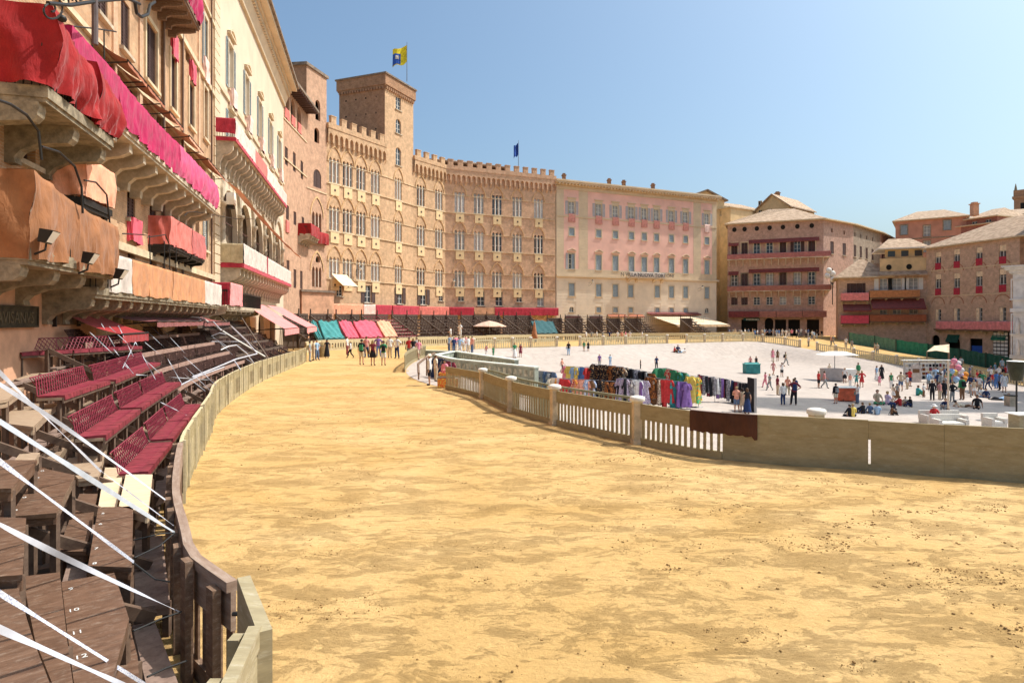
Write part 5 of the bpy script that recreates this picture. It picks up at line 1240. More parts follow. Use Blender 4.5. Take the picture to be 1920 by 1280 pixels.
# small bay with orange cloth
s0,s1=fa.S(158,1.0),fa.S(211,1.0); balcony(hb,fa,s0,s1,6.95,1.0,IRON,th=.2,step=1.4,ch=.35,parapet=False)
drape_on(fa,s0,s1,8.15,7.0,1.0,C_SALM,'salmon orange cloth on the small bay balcony between the near balconies','orange cloths',amp=.05,over=.3,puff=.03)
s=fa.S(203,.2); drape_on(fa,s-.5,s+.5,6.5,5.6,.2,C_ROSE,'narrow red cloth under the small bay balcony',None,amp=.03,over=.1)
# long low balcony
s0,s1=fa.S(205,1.4),fa.S(412,1.4)
balcony(hb,fa,s0-1,s1,4.35,1.4,STONEG,step=1.15,cw=.3,ch=.75,scroll=True,parapet=True)
cuts=[(205,245,C_WHI,'short white cloth beside the wide orange brown one','p'),(246,277,C_ORA,'orange cloth, first from the white one on the long low balcony',''),(277,322,C_ORA,'orange cloth, middle one on the long low balcony',''),(323,382,C_ORA,'orange cloth, longest and farthest on the long low balcony',''),(382,413,C_WHI,'white cloth at the far end of the long low balcony','')]
for u0,u1,m,l,_ in cuts: drape_on(fa,fa.S(u0,1.4),fa.S(u1,1.4),5.42,4.25,1.4,m,l,'cloths on the long low balcony',amp=.035,over=.15,folds=.7)
# red balconettes
for u0,u1,l,m in ((318,358,'left','rose'),(360,384,'right','rose')):
    s0,s1=fa.S(u0,.85),fa.S(u1,.85); balcony(hb,fa,s0,s1,6.75,.85,IRON,th=.12,step=1.4,ch=.3,parapet=False)
    drape_on(fa,s0,s1,8.0,6.75,.85,C_LRED if l=='left' else cloth_mat('dusty_red_cloth',(.5,.13,.12)),'dusty red pleated cloth on the %s small balcony above the long low one'%l,'dusty red balcony cloths',amp=.06,folds=2.2,over=.2,puff=.0)
# high balcony with magenta cloth at the top
s0,s1=fa.S(347,1.4)-2.6,fa.S(376,1.4); balcony(hb,fa,s0,s1,18.1,1.4,FENCED,step=.9,ch=.5,cw=.14,parapet=True)
drape_on(fa,s0+1.6,s1,19.5,18.0,1.4,C_MAG,'rumpled magenta cloth on the highest balcony, cut by the top edge',None,amp=.1,over=.2,puff=.1)
# retracted brown awnings above the magenta balcony
for u0,u1,l in ((183,224,'first'),(227,262,'second'),(274,302,'third'),(316,346,'fourth'),(356,392,'last')):
    s0,s1=fa.S(u0,.2),fa.S(u1,.2); awning(fa,s0,s1,13.0,12.3,1.1,C_TERR if l!='fourth' else C_SALM,l+' small brown awning above the magenta cloths, counting from the left','awnings over the long upper balcony',val=.12)
# stays and iron frames
fr=thing('curved_iron_arms','thin black iron frame with curved arms on the front of the near balconies','frame',tuple(fa.W(6,-1.9,5)))
def px(u,v,n): s,z=fa.pix(u,v,n); return (s,-n,z)
b=MB(fa.M); b.tube([px(-20,182,1.9),px(20,196,1.9),px(50,216,1.9),px(72,246,1.9),px(78,300,1.9)],.03,6); b.build('arm',IRON,fr)
b=MB(fa.M); b.tube([px(78,275,1.9),px(110,285,1.9),px(140,312,1.9),px(153,350,1.9),px(155,400,1.9)],.028,6); b.build('arm',IRON,fr)
b=MB(fa.M); b.tube([px(158,338,1.6),px(180,342,1.6),px(200,365,1.6),px(206,420,1.6)],.025,6); b.build('arm',IRON,fr)
sf=thing('cable_frames','thin black pipes and frames standing along the low balcony','frame',tuple(fa.W(15,-1.4,5)))
for P in ([(230,438),(265,440),(280,442),(282,500)],[(276,445),(310,440),(318,460),(318,505)],[(308,452),(308,508)],[(330,460),(330,512)],[(345,405),(352,398),(365,397),(440,410),(480,411)],[(173,52),(173,160)],[(195,56),(196,185)],[(118,48),(180,54),(218,60)]):
    b=MB(fa.M); b.tube([px(u,v,1.2) for u,v in P],.022,5); b.build('pipe',IRON,sf)
# wrought iron lamp arm at the top left
li=thing('iron_lamp_arm','wrought iron lamp arm with scrolls and a pole, top left','lamp bracket',tuple(fa.W(5,-2,12)))
b=MB(fa.M); b.tube([px(176,-60,2.2),px(178,30,2.2),px(178,84,2.2)],.075,8); b.build('pole',mat('grey_pole',(.15,.12,.12),var=.1,metal=.3),li)
b=MB(fa.M); b.tube([px(90,6,2.2),px(130,10,2.2),px(178,3,2.2),px(240,-2,2.2),px(262,8,2.2)],.045,6); b.build('arm',IRON,li)
def spiral(u,v,r,turns=1.6,dirn=1,a0=0):
    b=MB(fa.M); b.tube([px(u+r*(1-i/22*.8)*math.cos(a0+dirn*2*PI*turns*i/22),v+r*(1-i/22*.8)*math.sin(a0+dirn*2*PI*turns*i/22),2.2) for i in range(23)],.022,5); b.build('scroll',IRON,li)
spiral(96,18,22,1.3,1,-.5); spiral(122,2,14,1.5,-1); spiral(150,-2,10,1.2,1,1)
b=MB(fa.M); b.tube([px(253,6,2.2),px(256,25,2.2),px(265,32,2.2),px(277,27,2.2),px(281,10,2.2),px(290,4,2.2)],.05,6); b.build('hook',IRON,li)
b=MB(fa.M); 
c=px(116,35,2.2); b.lathe([(0,c[2]-.09),(.08,c[2]-.05),(.10,c[2]),(.08,c[2]+.05),(0,c[2]+.09)],8,(c[0],c[1])); b.build('boss',IRON,li,smooth=True)
# plaque with lettering, second recessed panel
pq=thing('dark_plaque','dark carved plaque with raised capital letters on the palace ground floor at the left edge','plaque',tuple(fa.W(fa.S(30),-.1,3)))
s0,s1=fa.S(-60),fa.S(60); z0,z1=za(30,614),za(30,573); b=MB(fa.M); b.box(s0,s1,-.14,-.05,z0,z1); b.box(s0,s1,-.17,-.14,z0,z0+.05); b.box(s0,s1,-.17,-.14,z1-.05,z1); b.box(s1-.05,s1,-.17,-.14,z0+.05,z1-.05); b.build('board',mat('dark_wood_plaque',(.06,.045,.025),var=.3,scale=6),pq)
text_mesh('NAVISANVS',.42,'lettering',mat('plaque_letters',(.13,.10,.06),var=.2),pq,fa.W((s0+s1)/2+.15,-.142,z0+.12)-wloc(pq),(PI/2,0,fa.a),.015)
p2_=thing('notice_panel','dim framed panel on the palace ground floor beside the plaque','panel',tuple(fa.W(fa.S(118),-.1,3)))
b=MB(fa.M); s0,s1=fa.S(96),fa.S(140); b.box(s0,s1,-.12,-.05,z0+.05,z1-.02); b.build('board',mat('dim_panel',(.12,.07,.035),var=.5,scale=3),p2_)
b=MB(fa.M); b.box(s0-.06,s0,-.15,-.05,z0,z1);b.box(s1,s1+.06,-.15,-.05,z0,z1);b.box(s0,s1,-.15,-.05,z1-.04,z1+.02);b.build('frame',IRON,p2_)
awning(fa,fa.S(154,.4),fa.S(212,.4),3.55,2.95,1.5,C_RED,'bright red shop awning behind the top row of seats at the left',val=.25)
awning(fa,fa.S(225,.4),fa.S(330,.4),3.6,3.35,1.6,C_BURG,'first long maroon shop awning under the long low balcony','maroon shop awnings',val=.18); awning(fa,fa.S(333,.4),fa.S(390,.4),3.6,3.3,1.6,C_BURG,'second maroon shop awning, farther under the long low balcony','maroon shop awnings',val=.18)
# ---------------------------------------------------------------- cream palace
B1_=(-27.2,73.0); f2=Fac(A1,B1_); zb_=lambda u,v,n=0:f2.pix(u,v,n)[1]
cp=thing('cream_palace','tall cream plastered palace with blue grey shutters and a deep dentilled cornice','palace',(-23,55,0))
EZc=31.0; cols=[432,461,485,507]; cs=[f2.S(u) for u in cols]; sp=cs[1]-cs[0]; cs=[cs[0]+i*(cs[3]-cs[0])/3 for i in range(5)]
cs=[c for c in cs if c<f2.w-1.2]
HZ=[(20.4,23.9),(16.75,18.7)]
hs=[]
for s in cs:
    for a,c in HZ: hs.append((s-.75,s+.75,a,c))
LZ0,LZ1=8.7,13.0
nl=5; lw=(f2.w-4)/nl; la=[]
for i in range(nl): a=2+i*lw+.4; hs.append((a,a+lw-.8,LZ0,LZ1,'a')); la.append((a,a+lw-.8))
for i in range(4): a=3+i*(f2.w-6)/4; hs.append((a,a+3.0,-.2,4.2,'a'))
b=MB(f2.M); wall(b,0,f2.w,-1,EZc,hs,.35); b.build('wall',CREAM2,cp); shell(cp,f2,-1,EZc,12,CREAM2,left=True)
b=MB(f2.M); b.box(.5,f2.w-.5,1.6,1.7,LZ0-.5,LZ1+.5); b.box(.5,f2.w-.5,1.7,1.8,-1,5); b.build('loggia_interior',mat('dim_plaster',(.20,.14,.09),var=.3,scale=.8),cp)
b=MB(f2.M)
for i,(a,c) in enumerate(la):
    b.box((a+c)/2-.05,(a+c)/2+.05,.3,.36,LZ0,LZ1-.3); b.box(a,c,.3,.36,LZ0+1.9,LZ0+2.0); b.box(a,a+.6,.36,.4,LZ0,LZ0+1.7)
b.build('glazing_frame',BRSH,cp)
for i in range(nl+1):
    s=2+i*lw; b=MB(f2.M); b.lathe([(.30,LZ0),(.22,LZ0+.3),(.2,LZ0+1),(.24,LZ0+1.2),(.19,LZ0+1.4),(.2,LZ0+2.6),(.34,LZ0+2.75),(.34,LZ0+2.95)],10,(s,-.12)); b.build('column',STONE,cp,smooth=True)
for s in cs:
    put_window(cp,f2,s,HZ[0][0],wproto(1.5,3.5,'open',smat=BLUESH,surround=CREAM,ped='seg',glass=GLASSL)); put_window(cp,f2,s,HZ[1][0],wproto(1.5,1.95,'open',smat=BLUESH,surround=CREAM,glass=GLASSL))
nm=['nearest','second','third','fourth','fifth']
for i,s in enumerate(cs): drape_on(f2,s-.7,s+.7,HZ[0][0]+.05,HZ[0][0]-1.25,.35,C_PALEP,'red edged white cloth under the %s top floor window of the cream palace'%nm[i],'window cloths of the cream palace',amp=.05,over=.3); ledge(cp,f2,s-.9,s+.9,HZ[0][0]-1.55,HZ[0][0]-1.3,.3,CREAM,'window_hood')
ledge(cp,f2,0,f2.w,19.4,19.75,.14,CREAM); 
b=MB(f2.M); z=4.6
while z<EZc-2.6: b.box(.02,1.5,-.10,0,z+.04,z+.62); z+=.65
b.build('quoins',CREAM,cp)
b=MB(f2.M); b.box(0,f2.w,-.25,0,EZc-2.2,EZc-1.9); b.box(0,f2.w+.2,-.9,0,EZc-.55,EZc-.2); b.box(0,f2.w+.4,-1.5,0,EZc-.2,EZc+.15)
n=int(f2.w/.55)
for i in range(n): b.box(i*f2.w/n+.08,i*f2.w/n+.36,-.75,0,EZc-1.1,EZc-.56)
b.prismx([(0,EZc-1.9),(-.25,EZc-1.9),(-.45,EZc-1.4),(-.55,EZc-1.12),(0,EZc-1.12)],0,f2.w); b.build('cornice',CREAM,cp)
b=MB(f2.M); b.box(-.2,f2.w+.5,-1.75,8,EZc+.15,EZc+.4); b.build('roof',TILE2,cp)
# upper balcony
s0,s1=f2.S(441,1.3),f2.S(537,1.3); s1=min(s1,f2.w+.2)
o=balcony(cp,f2,s0,s1,15.75,1.3,STONE,step=1.35,cw=.28,ch=1.9,scroll=False)
c1,c2,c3=(s0+(s1-s0)*k for k in (.28,.5,.76))
for a,c,m,l in ((s0,c1,C_PALEP,'white and pink striped cloth, nearest on the upper balcony'),(c1,c2,C_LRED,'redder cloth, second on the upper balcony'),(c2,c3,C_PALEP,'white and pink cloth, third on the upper balcony'),(c3,s1,C_WHI,'whitest cloth, farthest on the upper balcony')): drape_on(f2,a,c,16.85,15.7,1.3,m,l+' of the cream palace','cloths on the cream palace upper balcony',amp=.03,over=.05,ends=False)
fs=Fac(f2.W(s0,0,0).xy,f2.W(s0,-1.33,0).xy); drape_on(fs,0,1.33,16.95,15.95,.03,C_CRIM,'square crimson cloth on the near end of the cream palace upper balcony',None,amp=.015,over=.03,ends=False)
b=MB(f2.M); b.box(s0-.03,s1,-1.36,-1.30,15.45,15.7); b.box(s0-.05,s0,-1.3,0,15.45,15.7); b.build('red_fringe',C_CRIM,cp)
# stone arches in relief under it
for i,(a,c) in enumerate(la):
    b=MB(f2.M); P=arch_pts(a-.25,c+.25,LZ1-1.4,'a',5)
    for p,q in zip(P[:-1],P[1:]):
        mc=(a+c)/2; o_=lambda pt:(mc+(pt[0]-mc)*1.18,LZ1-1.4+(pt[1]-LZ1+1.4)*1.18); p1,q1=o_(p),o_(q)
        b.face([(p[0],-.2,p[1]),(q[0],-.2,q[1]),(q1[0],-.2,q1[1]),(p1[0],-.2,p1[1])]); b.face([(p1[0],-.2,p1[1]),(q1[0],-.2,q1[1]),(q1[0],0,q1[1]),(p1[0],0,p1[1])]); b.face([(p[0],-.2,p[1]),(p[0],0,p[1]),(q[0],0,q[1]),(q[0],-.2,q[1])])
    b.build('arch_moulding',STONE,cp)
# slack cream awning in front of the loggia
s0,s1=f2.S(436,1.6),f2.S(560,1.6); r=thing('slack_awning','long slack peach awning hanging in front of the loggia of the cream palace','awning',tuple(f2.W(10,-1.5,11)))
b=MB(f2.M); b.grid(lambda a,c:(s0+(s1-s0)*a,-(1.2+.8*c),12.3-.9*a-.55*c-.25*math.sin(PI*a)+.05*math.sin(a*30)),24,3); b.build('canopy',C_SALM,r,smooth=True)
b=MB(f2.M); b.tube([(s0,-1.2,12.3),(s1,-1.2,11.4)],.04,6); b.build('frame',WHITE,r)
ac=thing('air_conditioner','white box with a conical lamp base hanging at the near corner of the loggia','lamp',tuple(f2.W(f2.S(431,.5),-.5,11)))
b=MB(f2.M); s,z=f2.pix(432,382,.6); b.box(s-.3,s+.3,-.9,-.4,z-.1,z+.75); b.build('housing',WHITE,ac); b=MB(f2.M); b.box(s-.2,s+.2,-.85,-.45,z-.35,z-.11); b.build('bracket',IRON,ac)
# lower balcony
s0,s1=f2.S(455,1.5),min(f2.S(545,1.5),f2.w+1.5)
balcony(cp,f2,s0,s1,7.35,1.5,STONE,step=1.3,cw=.28,ch=1.8)
mid=s0+(s1-s0)*.38
for a,c,m,l in ((s0,mid,C_WHI,'near'),(mid+.3,s1,C_WHI,'far')): drape_on(f2,a,c,8.75,7.35,1.5,m,'white pleated cloth with red hem, %s length on the lower balcony of the cream palace'%l,'white cloths on the lower balcony',amp=.05,over=.05,folds=.9,ends=False)
b=MB(f2.M); b.box(s0,s1,-1.58,-1.52,7.05,7.35); b.box(mid,mid+.3,-1.6,-1.5,7.35,8.8); b.box(s0-.05,s0,-1.52,0,7.05,7.4); b.build('red_fringe',C_CRIM,cp)
fs=Fac(f2.W(s0,0,0).xy,f2.W(s0,-1.53,0).xy); drape_on(fs,0,1.53,8.7,7.4,.03,cloth_mat('beige_striped_cloth',(.55,.45,.28)),'beige striped cloth on the near end of the lower balcony of the cream palace',None,amp=.012,over=.03,ends=False)
# low balcony with pink cloth and awnings over the covered stand
s0,s1=f2.S(431,1.6),f2.S(454,1.6); balcony(cp,f2,s0-.2,s1+8,4.3,1.5,STONE,step=1.6,ch=.6)
drape_on(f2,s0,s1,5.75,4.35,1.6,C_PINK,'bright pink cloth at the near end of the low balcony of the cream palace',None,amp=.05,over=.05,ends=False)
fs=Fac(f2.W(s0,0,0).xy,f2.W(s0,-1.62,0).xy); drape_on(fs,0,1.62,5.75,4.35,.03,C_CRIM,'crimson cloth on the near side of the low balcony of the cream palace',None,amp=.03,over=.03,ends=False)
for a,c,l,pr_,zt,zb in ((f2.S(456,.7),f2.S(496,.7),'nearer',3.7,4.75,2.72),(f2.S(500,.7),f2.S(529,.7),'farther',4.3,4.8,2.7)):
    awning(f2,a,c,zt,zb,pr_,C_PINK,'large faded pink awning over the covered stand, the %s of two'%l,'pink awnings over the covered stand',val=.5,n0=.7,mval=C_PINK)
# ---------------------------------------------------------------- brick house and its tower
C1=(-27.9,83.3); f3_=Fac(B1_,C1); z3=lambda u,v,n=0:f3_.pix(u,v,n)[1]
lh=thing('brick_house_with_loggia','pinkish brick house with a small loggia under dark eaves between cream palace and tower','house',(-27.5,78,0))
hs=[];pl=[]
for u in (537.5,549.5,561): s=f3_.S(u); hs.append((s-.9,s+.9,28.0,31.0,'a')); pl.append((s,28.0,1.8,3.0,0))
for u,v0,v1 in ((537,276,310),(552,286,322),(566,302,336),(539,385,412),(553,397,422),(568,407,430),(540,488,535),(553,505,540),(565,508,542)):
    s=f3_.S(u); zb,zt=z3(u,v1),z3(u,v0); hs.append((s-.6,s+.6,zb,zt)); pl.append((s,zb,1.2,zt-zb,1))
b=MB(f3_.M); wall(b,0,f3_.w,-1,31.6,hs,.35); b.build('wall',BR_T if 0 else brick_mat('brick_pinkish',(.58,.34,.22),(.50,.28,.18),(.58,.42,.30),patch=(.60,.37,.25),pscale=.1),lh)
b=MB(f3_.M); b.box(0,f3_.w,1.2,1.3,27,31.4); b.build('loggia_interior',DARK,lh)
for i,(s,zb,w_,h,k) in enumerate(pl):
    if k: put_window(lh,f3_,s,zb,wproto(1.2,round(h,1),'closed',smat=BRSH,sill=False))
    else: drape_on(f3_,s-.8,s+.8,28.9,27.7,.05,C_LRED,'faded red cloth in the %s loggia opening under the dark eaves'%['left','middle','right'][i],'loggia cloths',amp=.05,over=.2)
for z in (22.7,27.4): ledge(lh,f3_,0,f3_.w,z,z+.15,.1,STRING)
b=MB(f3_.M); b.box(-.5,f3_.w+.4,-1.6,6,31.6,31.9)
b.build('roof',TILE2,lh); b=MB(f3_.M)
for i in range(16): x=-.3+i*.68; b.box(x,x+.22,-1.5,0,31.3,31.59)
b.build('rafter',BRSH,lh)
s=f3_.S(538); drape_on(f3_,s-.6,s+.6,z3(538,414),z3(538,436),.1,C_LRED,'small red cloth below a shuttered window of the pinkish brick house',None,amp=.03,over=.1)
f4=Fac(C1,S0); z4=lambda u,v,n=0:f4.pix(u,v,n)[1]
tw=thing('brick_tower','square pinkish brick tower with arched windows and a triple lancet between house and crenellated palace','tower',(-27,86,0))
hs=[(f4.S(596)-.6,f4.S(596)+.6,z4(596,226),z4(596,188),'a'),(f4.S(594)-.6,f4.S(594)+.6,z4(594,268),z4(594,240),'a'),(f4.S(595)-.95,f4.S(595)+.95,z4(595,352),z4(595,318),'a'),(f4.S(596)-.5,f4.S(596)+.5,z4(596,492),z4(596,480),'a')]
tc=f4.S(594); 
for z0,z1 in ((z4(594,440),z4(594,398)),(z4(594,538),z4(594,500))):
    for i in (-1,0,1): hs.append((tc+i*.82-.3,tc+i*.82+.3,z0,z1,'p'))
b=MB(f4.M); wall(b,0,f4.w,-1,38.0,hs,.35); b.build('wall',MATS['brick_pinkish'],tw)
b=MB(f4.M); b.box(.3,f4.w-.3,1.0,1.1,8,37.5); b.build('window_void',DARK,tw)
for z0,z1 in ((z4(594,440),z4(594,398)),(z4(594,538),z4(594,500))):
    b=MB(f4.M)
    for i in (-.5,.5): b.tube([(tc+i*.82,.05,z0),(tc+i*.82,.05,z1-.6)],.07,6)
    b.build('column',WHITE,tw)
put_window(tw,f4,f4.S(595),z4(595,352),wproto(1.9,round(z4(595,318)-z4(595,352),1),'closed',smat=BRSH,sill=False))
for z1 in (z4(594,398),z4(594,500)):
    b=MB(f4.M); P=arch_pts(tc-1.5,tc+1.5,z1-.6,'p',6)
    for p,q in zip(P[:-1],P[1:]):
        o_=lambda pt:(tc+(pt[0]-tc)*1.1,z1-.6+(pt[1]-z1+.6)*1.1); p1,q1=o_(p),o_(q)
        b.face([(p[0],-.1,p[1]),(q[0],-.1,q[1]),(q1[0],-.1,q1[1]),(p1[0],-.1,p1[1])]); b.face([(p1[0],-.1,p1[1]),(q1[0],-.1,q1[1]),(q1[0],0,q1[1]),(p1[0],0,p1[1])])
    b.build('pointed_arch',MOULD,tw)
for v in (362,447): z=z4(594,v-3); ledge(tw,f4,0,f4.w,z,z+.14,.1,STRING)
tbk=at(528,600,83.7).xy; ft=Fac(tbk,C1); b=MB(ft.M); b.box(0,ft.w,0,.1,28,38.0); b.build('side_wall',BR_T,tw)
e=Vector(S0)-Vector(C1); b=MB(); 
for p,q in ((S0,tuple(Vector(tbk)+e)),(tuple(Vector(tbk)+e),tbk)): b.face([(p[0],p[1],-1),(q[0],q[1],-1),(q[0],q[1],38),(p[0],p[1],38)])
b.build('side_wall',BR_T,tw); b=MB(); ringband([tbk,C1,S0,tuple(Vector(tbk)+e)],38,38.4,.35,0,b); b.build('roof',TILE2,tw)
# red draped balcony on the brick house
q0=f3_.S(562,1.0) ; 
balcony(lh,f3_,f3_.w-4.2,f3_.w+.5,z4(580,447),1.6,STONE,step=1.0,ch=1.0,scroll=True)
zz=z4(580,447); drape_on(f3_,f3_.w-4.2,f3_.w+.4,zz+1.35,zz-.2,1.6,C_RED,'bright red cloth on the balcony beside the triple lancet of the brick tower',None,amp=.07,over=.1,puff=.05)
drape_on(f4,.3,tc+2.0,zz+1.1,zz-.5,.55,C_RED,'bright red cloth hanging below the upper triple lancet of the brick tower',None,amp=.08,over=.3,puff=.1)
# low buildings at the foot of the tower
f5=Fac(at(566,600,80).xy,at(626,600,84).xy); s5=thing('stone_terrace','plain pinkish terrace wall at the foot of the brick tower','wall',tuple(f5.W(3,0,0)))
b=MB(f5.M); b.box(0,f5.w,0,3,-1,f5.pix(595,548)[1]); b.build('wall',SALM,s5); b=MB(f5.M); b.box(-.2,f5.w+.1,-.2,3,f5.pix(595,548)[1],f5.pix(595,548)[1]+.3); b.build('coping',TILE2,s5)
# ---------------------------------------------------------------- benches and stands
BW=wood_mat('brown_bench_paint',(.09,.048,.030),(.175,.098,.062),rough=.42,stretch=(2,6,3),scr=(.30,.22,.165))
BWL=wood_mat('worn_bench_wood',(.30,.20,.13),(.42,.31,.21),rough=.7,stretch=(2,9,1),scr=(.16,.09,.06))
BWP=wood_mat('bare_bench_wood',(.58,.43,.28),(.70,.55,.37),rough=.8,stretch=(1,7,1))
BWG=wood_mat('dusty_bench_wood',(.20,.13,.10),(.30,.21,.17),rough=.8,stretch=(4,4,1),scr=(.12,.08,.06))
STENCIL=mat('white_stencil',(.75,.72,.68),var=.2,scale=30)
LEGM=wood_mat('leg_wood',(.085,.05,.035),(.17,.11,.075),stretch=(3,3,1))
def bench_quad(P,z,m,label,nums=(),group='brown wooden benches',dz=0,skirt=.09,legs=True,name='wooden_bench'):
    W_=[atz(u,v,z) for u,v in P]; c=sum(W_,Vector())/len(W_); 
    r=thing(name,label,'bench',(c.x,c.y,0),group)
    n=Vector((0,0,0))
    for i in range(len(W_)):
        a=W_[i];q=W_[(i+1)%len(W_)]; n.z+=(a.x-q.x)*(a.y+q.y)
    if n.z<0: W_=W_[::-1]
    b=MB(); L=(W_[1]-W_[0]).normalized(); long_=max(range(len(W_)),key=lambda i:(W_[(i+1)%len(W_)]-W_[i]).length); d=(W_[(long_+1)%len(W_)]-W_[long_]).normalized(); e=Vector((-d.y,d.x,0))
    lo=[p-Vector((0,0,.045)) for p in W_]; off=random.uniform(0,9)
    b.face(W_,0,[((p-c).dot(e)+off,(p-c).dot(d)) for p in W_]); b.face(lo[::-1],0)
    for i in range(len(W_)):
        j=(i+1)%len(W_); b.face([lo[i],lo[j],W_[j],W_[i]],0)
    b.build('seat',m,r)
    b=MB()
    I=[c+(p-c)*.97 for p in lo]
    for i in range(len(I)):
        j=(i+1)%len(I); k=(I[j]-I[i]).normalized(); nn=Vector((-k.y,k.x,0))*.025; b.hexa([I[i]-Vector((0,0,skirt)),I[j]-Vector((0,0,skirt)),I[j]+nn-Vector((0,0,skirt)),I[i]+nn-Vector((0,0,skirt))],[I[i]-Vector((0,0,.003)),I[j]-Vector((0,0,.003)),I[j]+nn-Vector((0,0,.003)),I[i]+nn-Vector((0,0,.003))])
    b.build('apron',m,r)
    if legs:
        Q=W_ if len(W_)==4 else [W_[0],W_[1],W_[len(W_)//2],W_[-1]]
        for p in Q:
            q=c+(p-c)*.86; b=MB(); b.box(q.x-.035,q.x+.035,q.y-.03,q.y+.03,0,z-.046); b.build('leg',LEGM,r)
    if nums:
        for u,v,tx in nums:
            p=atz(u,v,z+.003); 
            text_mesh(tx,.085,'seat_number',STENCIL,r,p-r.location,(0,0,math.atan2(e.y,e.x)+(PI if e.x<0 else 0)),.0008)
    return r
BQ=[([(184,952),(250,948),(247,1063),(165,1060)],.95,BW,'brown bench with four stencilled numbers left of the plank fence',[(193,963,'5'),(188,983,'6'),(180,1029,'7'),(177,1057,'8')],.0),
 ([(115,1090),(214,1073),(242,1159),(205,1290),(140,1290),(129,1207)],.97,BW,'large scuffed brown bench with a pointed corner in the bottom left, numbers along one edge',[(133,1105,'9'),(138,1145,'10'),(145,1187,'11'),(152,1233,'12')],0),
 ([(42,1080),(112,1072),(127,1207),(138,1290),(102,1290),(66,1200)],1.12,BW,'narrow brown bench strip between two larger benches at the bottom left',(),0),
 ([(-70,1080),(38,1069),(36,1112),(63,1200),(98,1292),(-70,1292)],1.35,BW,'dark reddish bench at the bottom left edge',(),0),
 ([(-60,968),(49,970),(42,1077),(-60,1084)],1.45,BW,'brown bench cut by the left edge below the thick grey tape',(),0),
 ([(149,925),(183,925),(161,1033),(108,1033)],.80,BW,'narrow brown step bench beside the numbered bench',(),0),
 ([(76,876),(140,890),(106,961),(18,968)],1.35,BW,'brown bench with two stencilled zeros, upper left of the narrow step bench',[(79,883,'0'),(70,896,'0'),(45,933,'0'),(28,957,'0')],0),
 ([(197,876),(232,876),(219,950),(184,950)],.84,BWP,'bare pale wood step board behind the numbered brown bench',(),0),
 ([(236,889),(286,889),(277,962),(223,948)],.95,BWP,'bare pale wood bench with a slanted end by the fence',(),0),
 ([(-20,862),(70,862),(21,915),(-60,917)],1.72,BW,'brown bench at the left edge, upper one of the dark benches',(),0),
 ([(39,848),(75,848),(55,876),(12,880)],1.4,BWL,'small worn bench end behind the dark benches at the left',(),0),
 ([(142,833),(203,830),(184,893),(147,897),(120,872)],1.0,BWL,'worn grey brown bench in front of the second row of red seats',(),0),
 ([(120,805),(145,806),(103,867),(73,865)],.95,BWL,'narrow worn step board left of the crossing white tapes',(),0),
 ([(45,756),(108,756),(62,800),(-15,790)],1.75,BWL,'worn light bench below the top row of red seats at the left',(),0),
 ([(-60,728),(46,726),(14,748),(-60,760)],2.15,BWL,'worn light bench cut by the left edge, highest one',(),0),
 ([(251,1007),(304,1003),(319,1129),(253,1140)],.42,BWG,'dusty low plank beside the plank fence, upper one',(),0),
 ([(248,1172),(290,1164),(338,1290),(276,1290)],.40,BWG,'dusty low plank beside the plank fence, lower one at the bottom',(),0),
 ([(212,1245),(241,1163),(258,1230),(262,1290),(205,1290)],.62,BW,'small dark plank corner poking out below the pointed bench',(),0),
 ([(296,880),(322,870),(314,925),(288,937)],.45,BWG,'short dusty plank beyond the bare wood bench, next to the fence',(),0),
 ([(60,700),(112,697),(70,712),(10,716)],2.0,BWL,'pale plank end just left of the third row of red seats',(),0),
 ([(112,782),(178,745),(196,748),(142,788)],1.28,BWL,'slanting pale footboard behind the second row of red seats',(),0),
 ([(205,851),(262,806),(276,808),(226,858)],.78,BWL,'slanting pale footboard in front of the lowest red seats',(),0),
 ([(262,806),(330,757),(345,760),(290,812)],.78,BWL,'second slanting pale footboard, farther along the lowest red seats',(),0)]
for P,z,m,l,nu,_ in BQ: bench_quad(P,z,m,l,nu)
REDC=mat('red_seat_paint',(.22,.03,.042),rough=.6,var=.25,scale=6); REDL=mat('red_lattice_iron',(.24,.028,.05),rough=.5,var=.15,scale=8)
DKSEAT=mat('dark_seat',(.03,.016,.013),spec=.1,var=.4,scale=4); DKLAT=mat('dark_lattice',(.06,.03,.025),rough=.85,spec=.1,var=.2); FRONTB=wood_mat('front_board',(.30,.17,.13),(.46,.30,.24),stretch=(1,6,1)); DKFB=wood_mat('dark_front_board',(.09,.06,.045),(.16,.11,.08),stretch=(1,6,1))
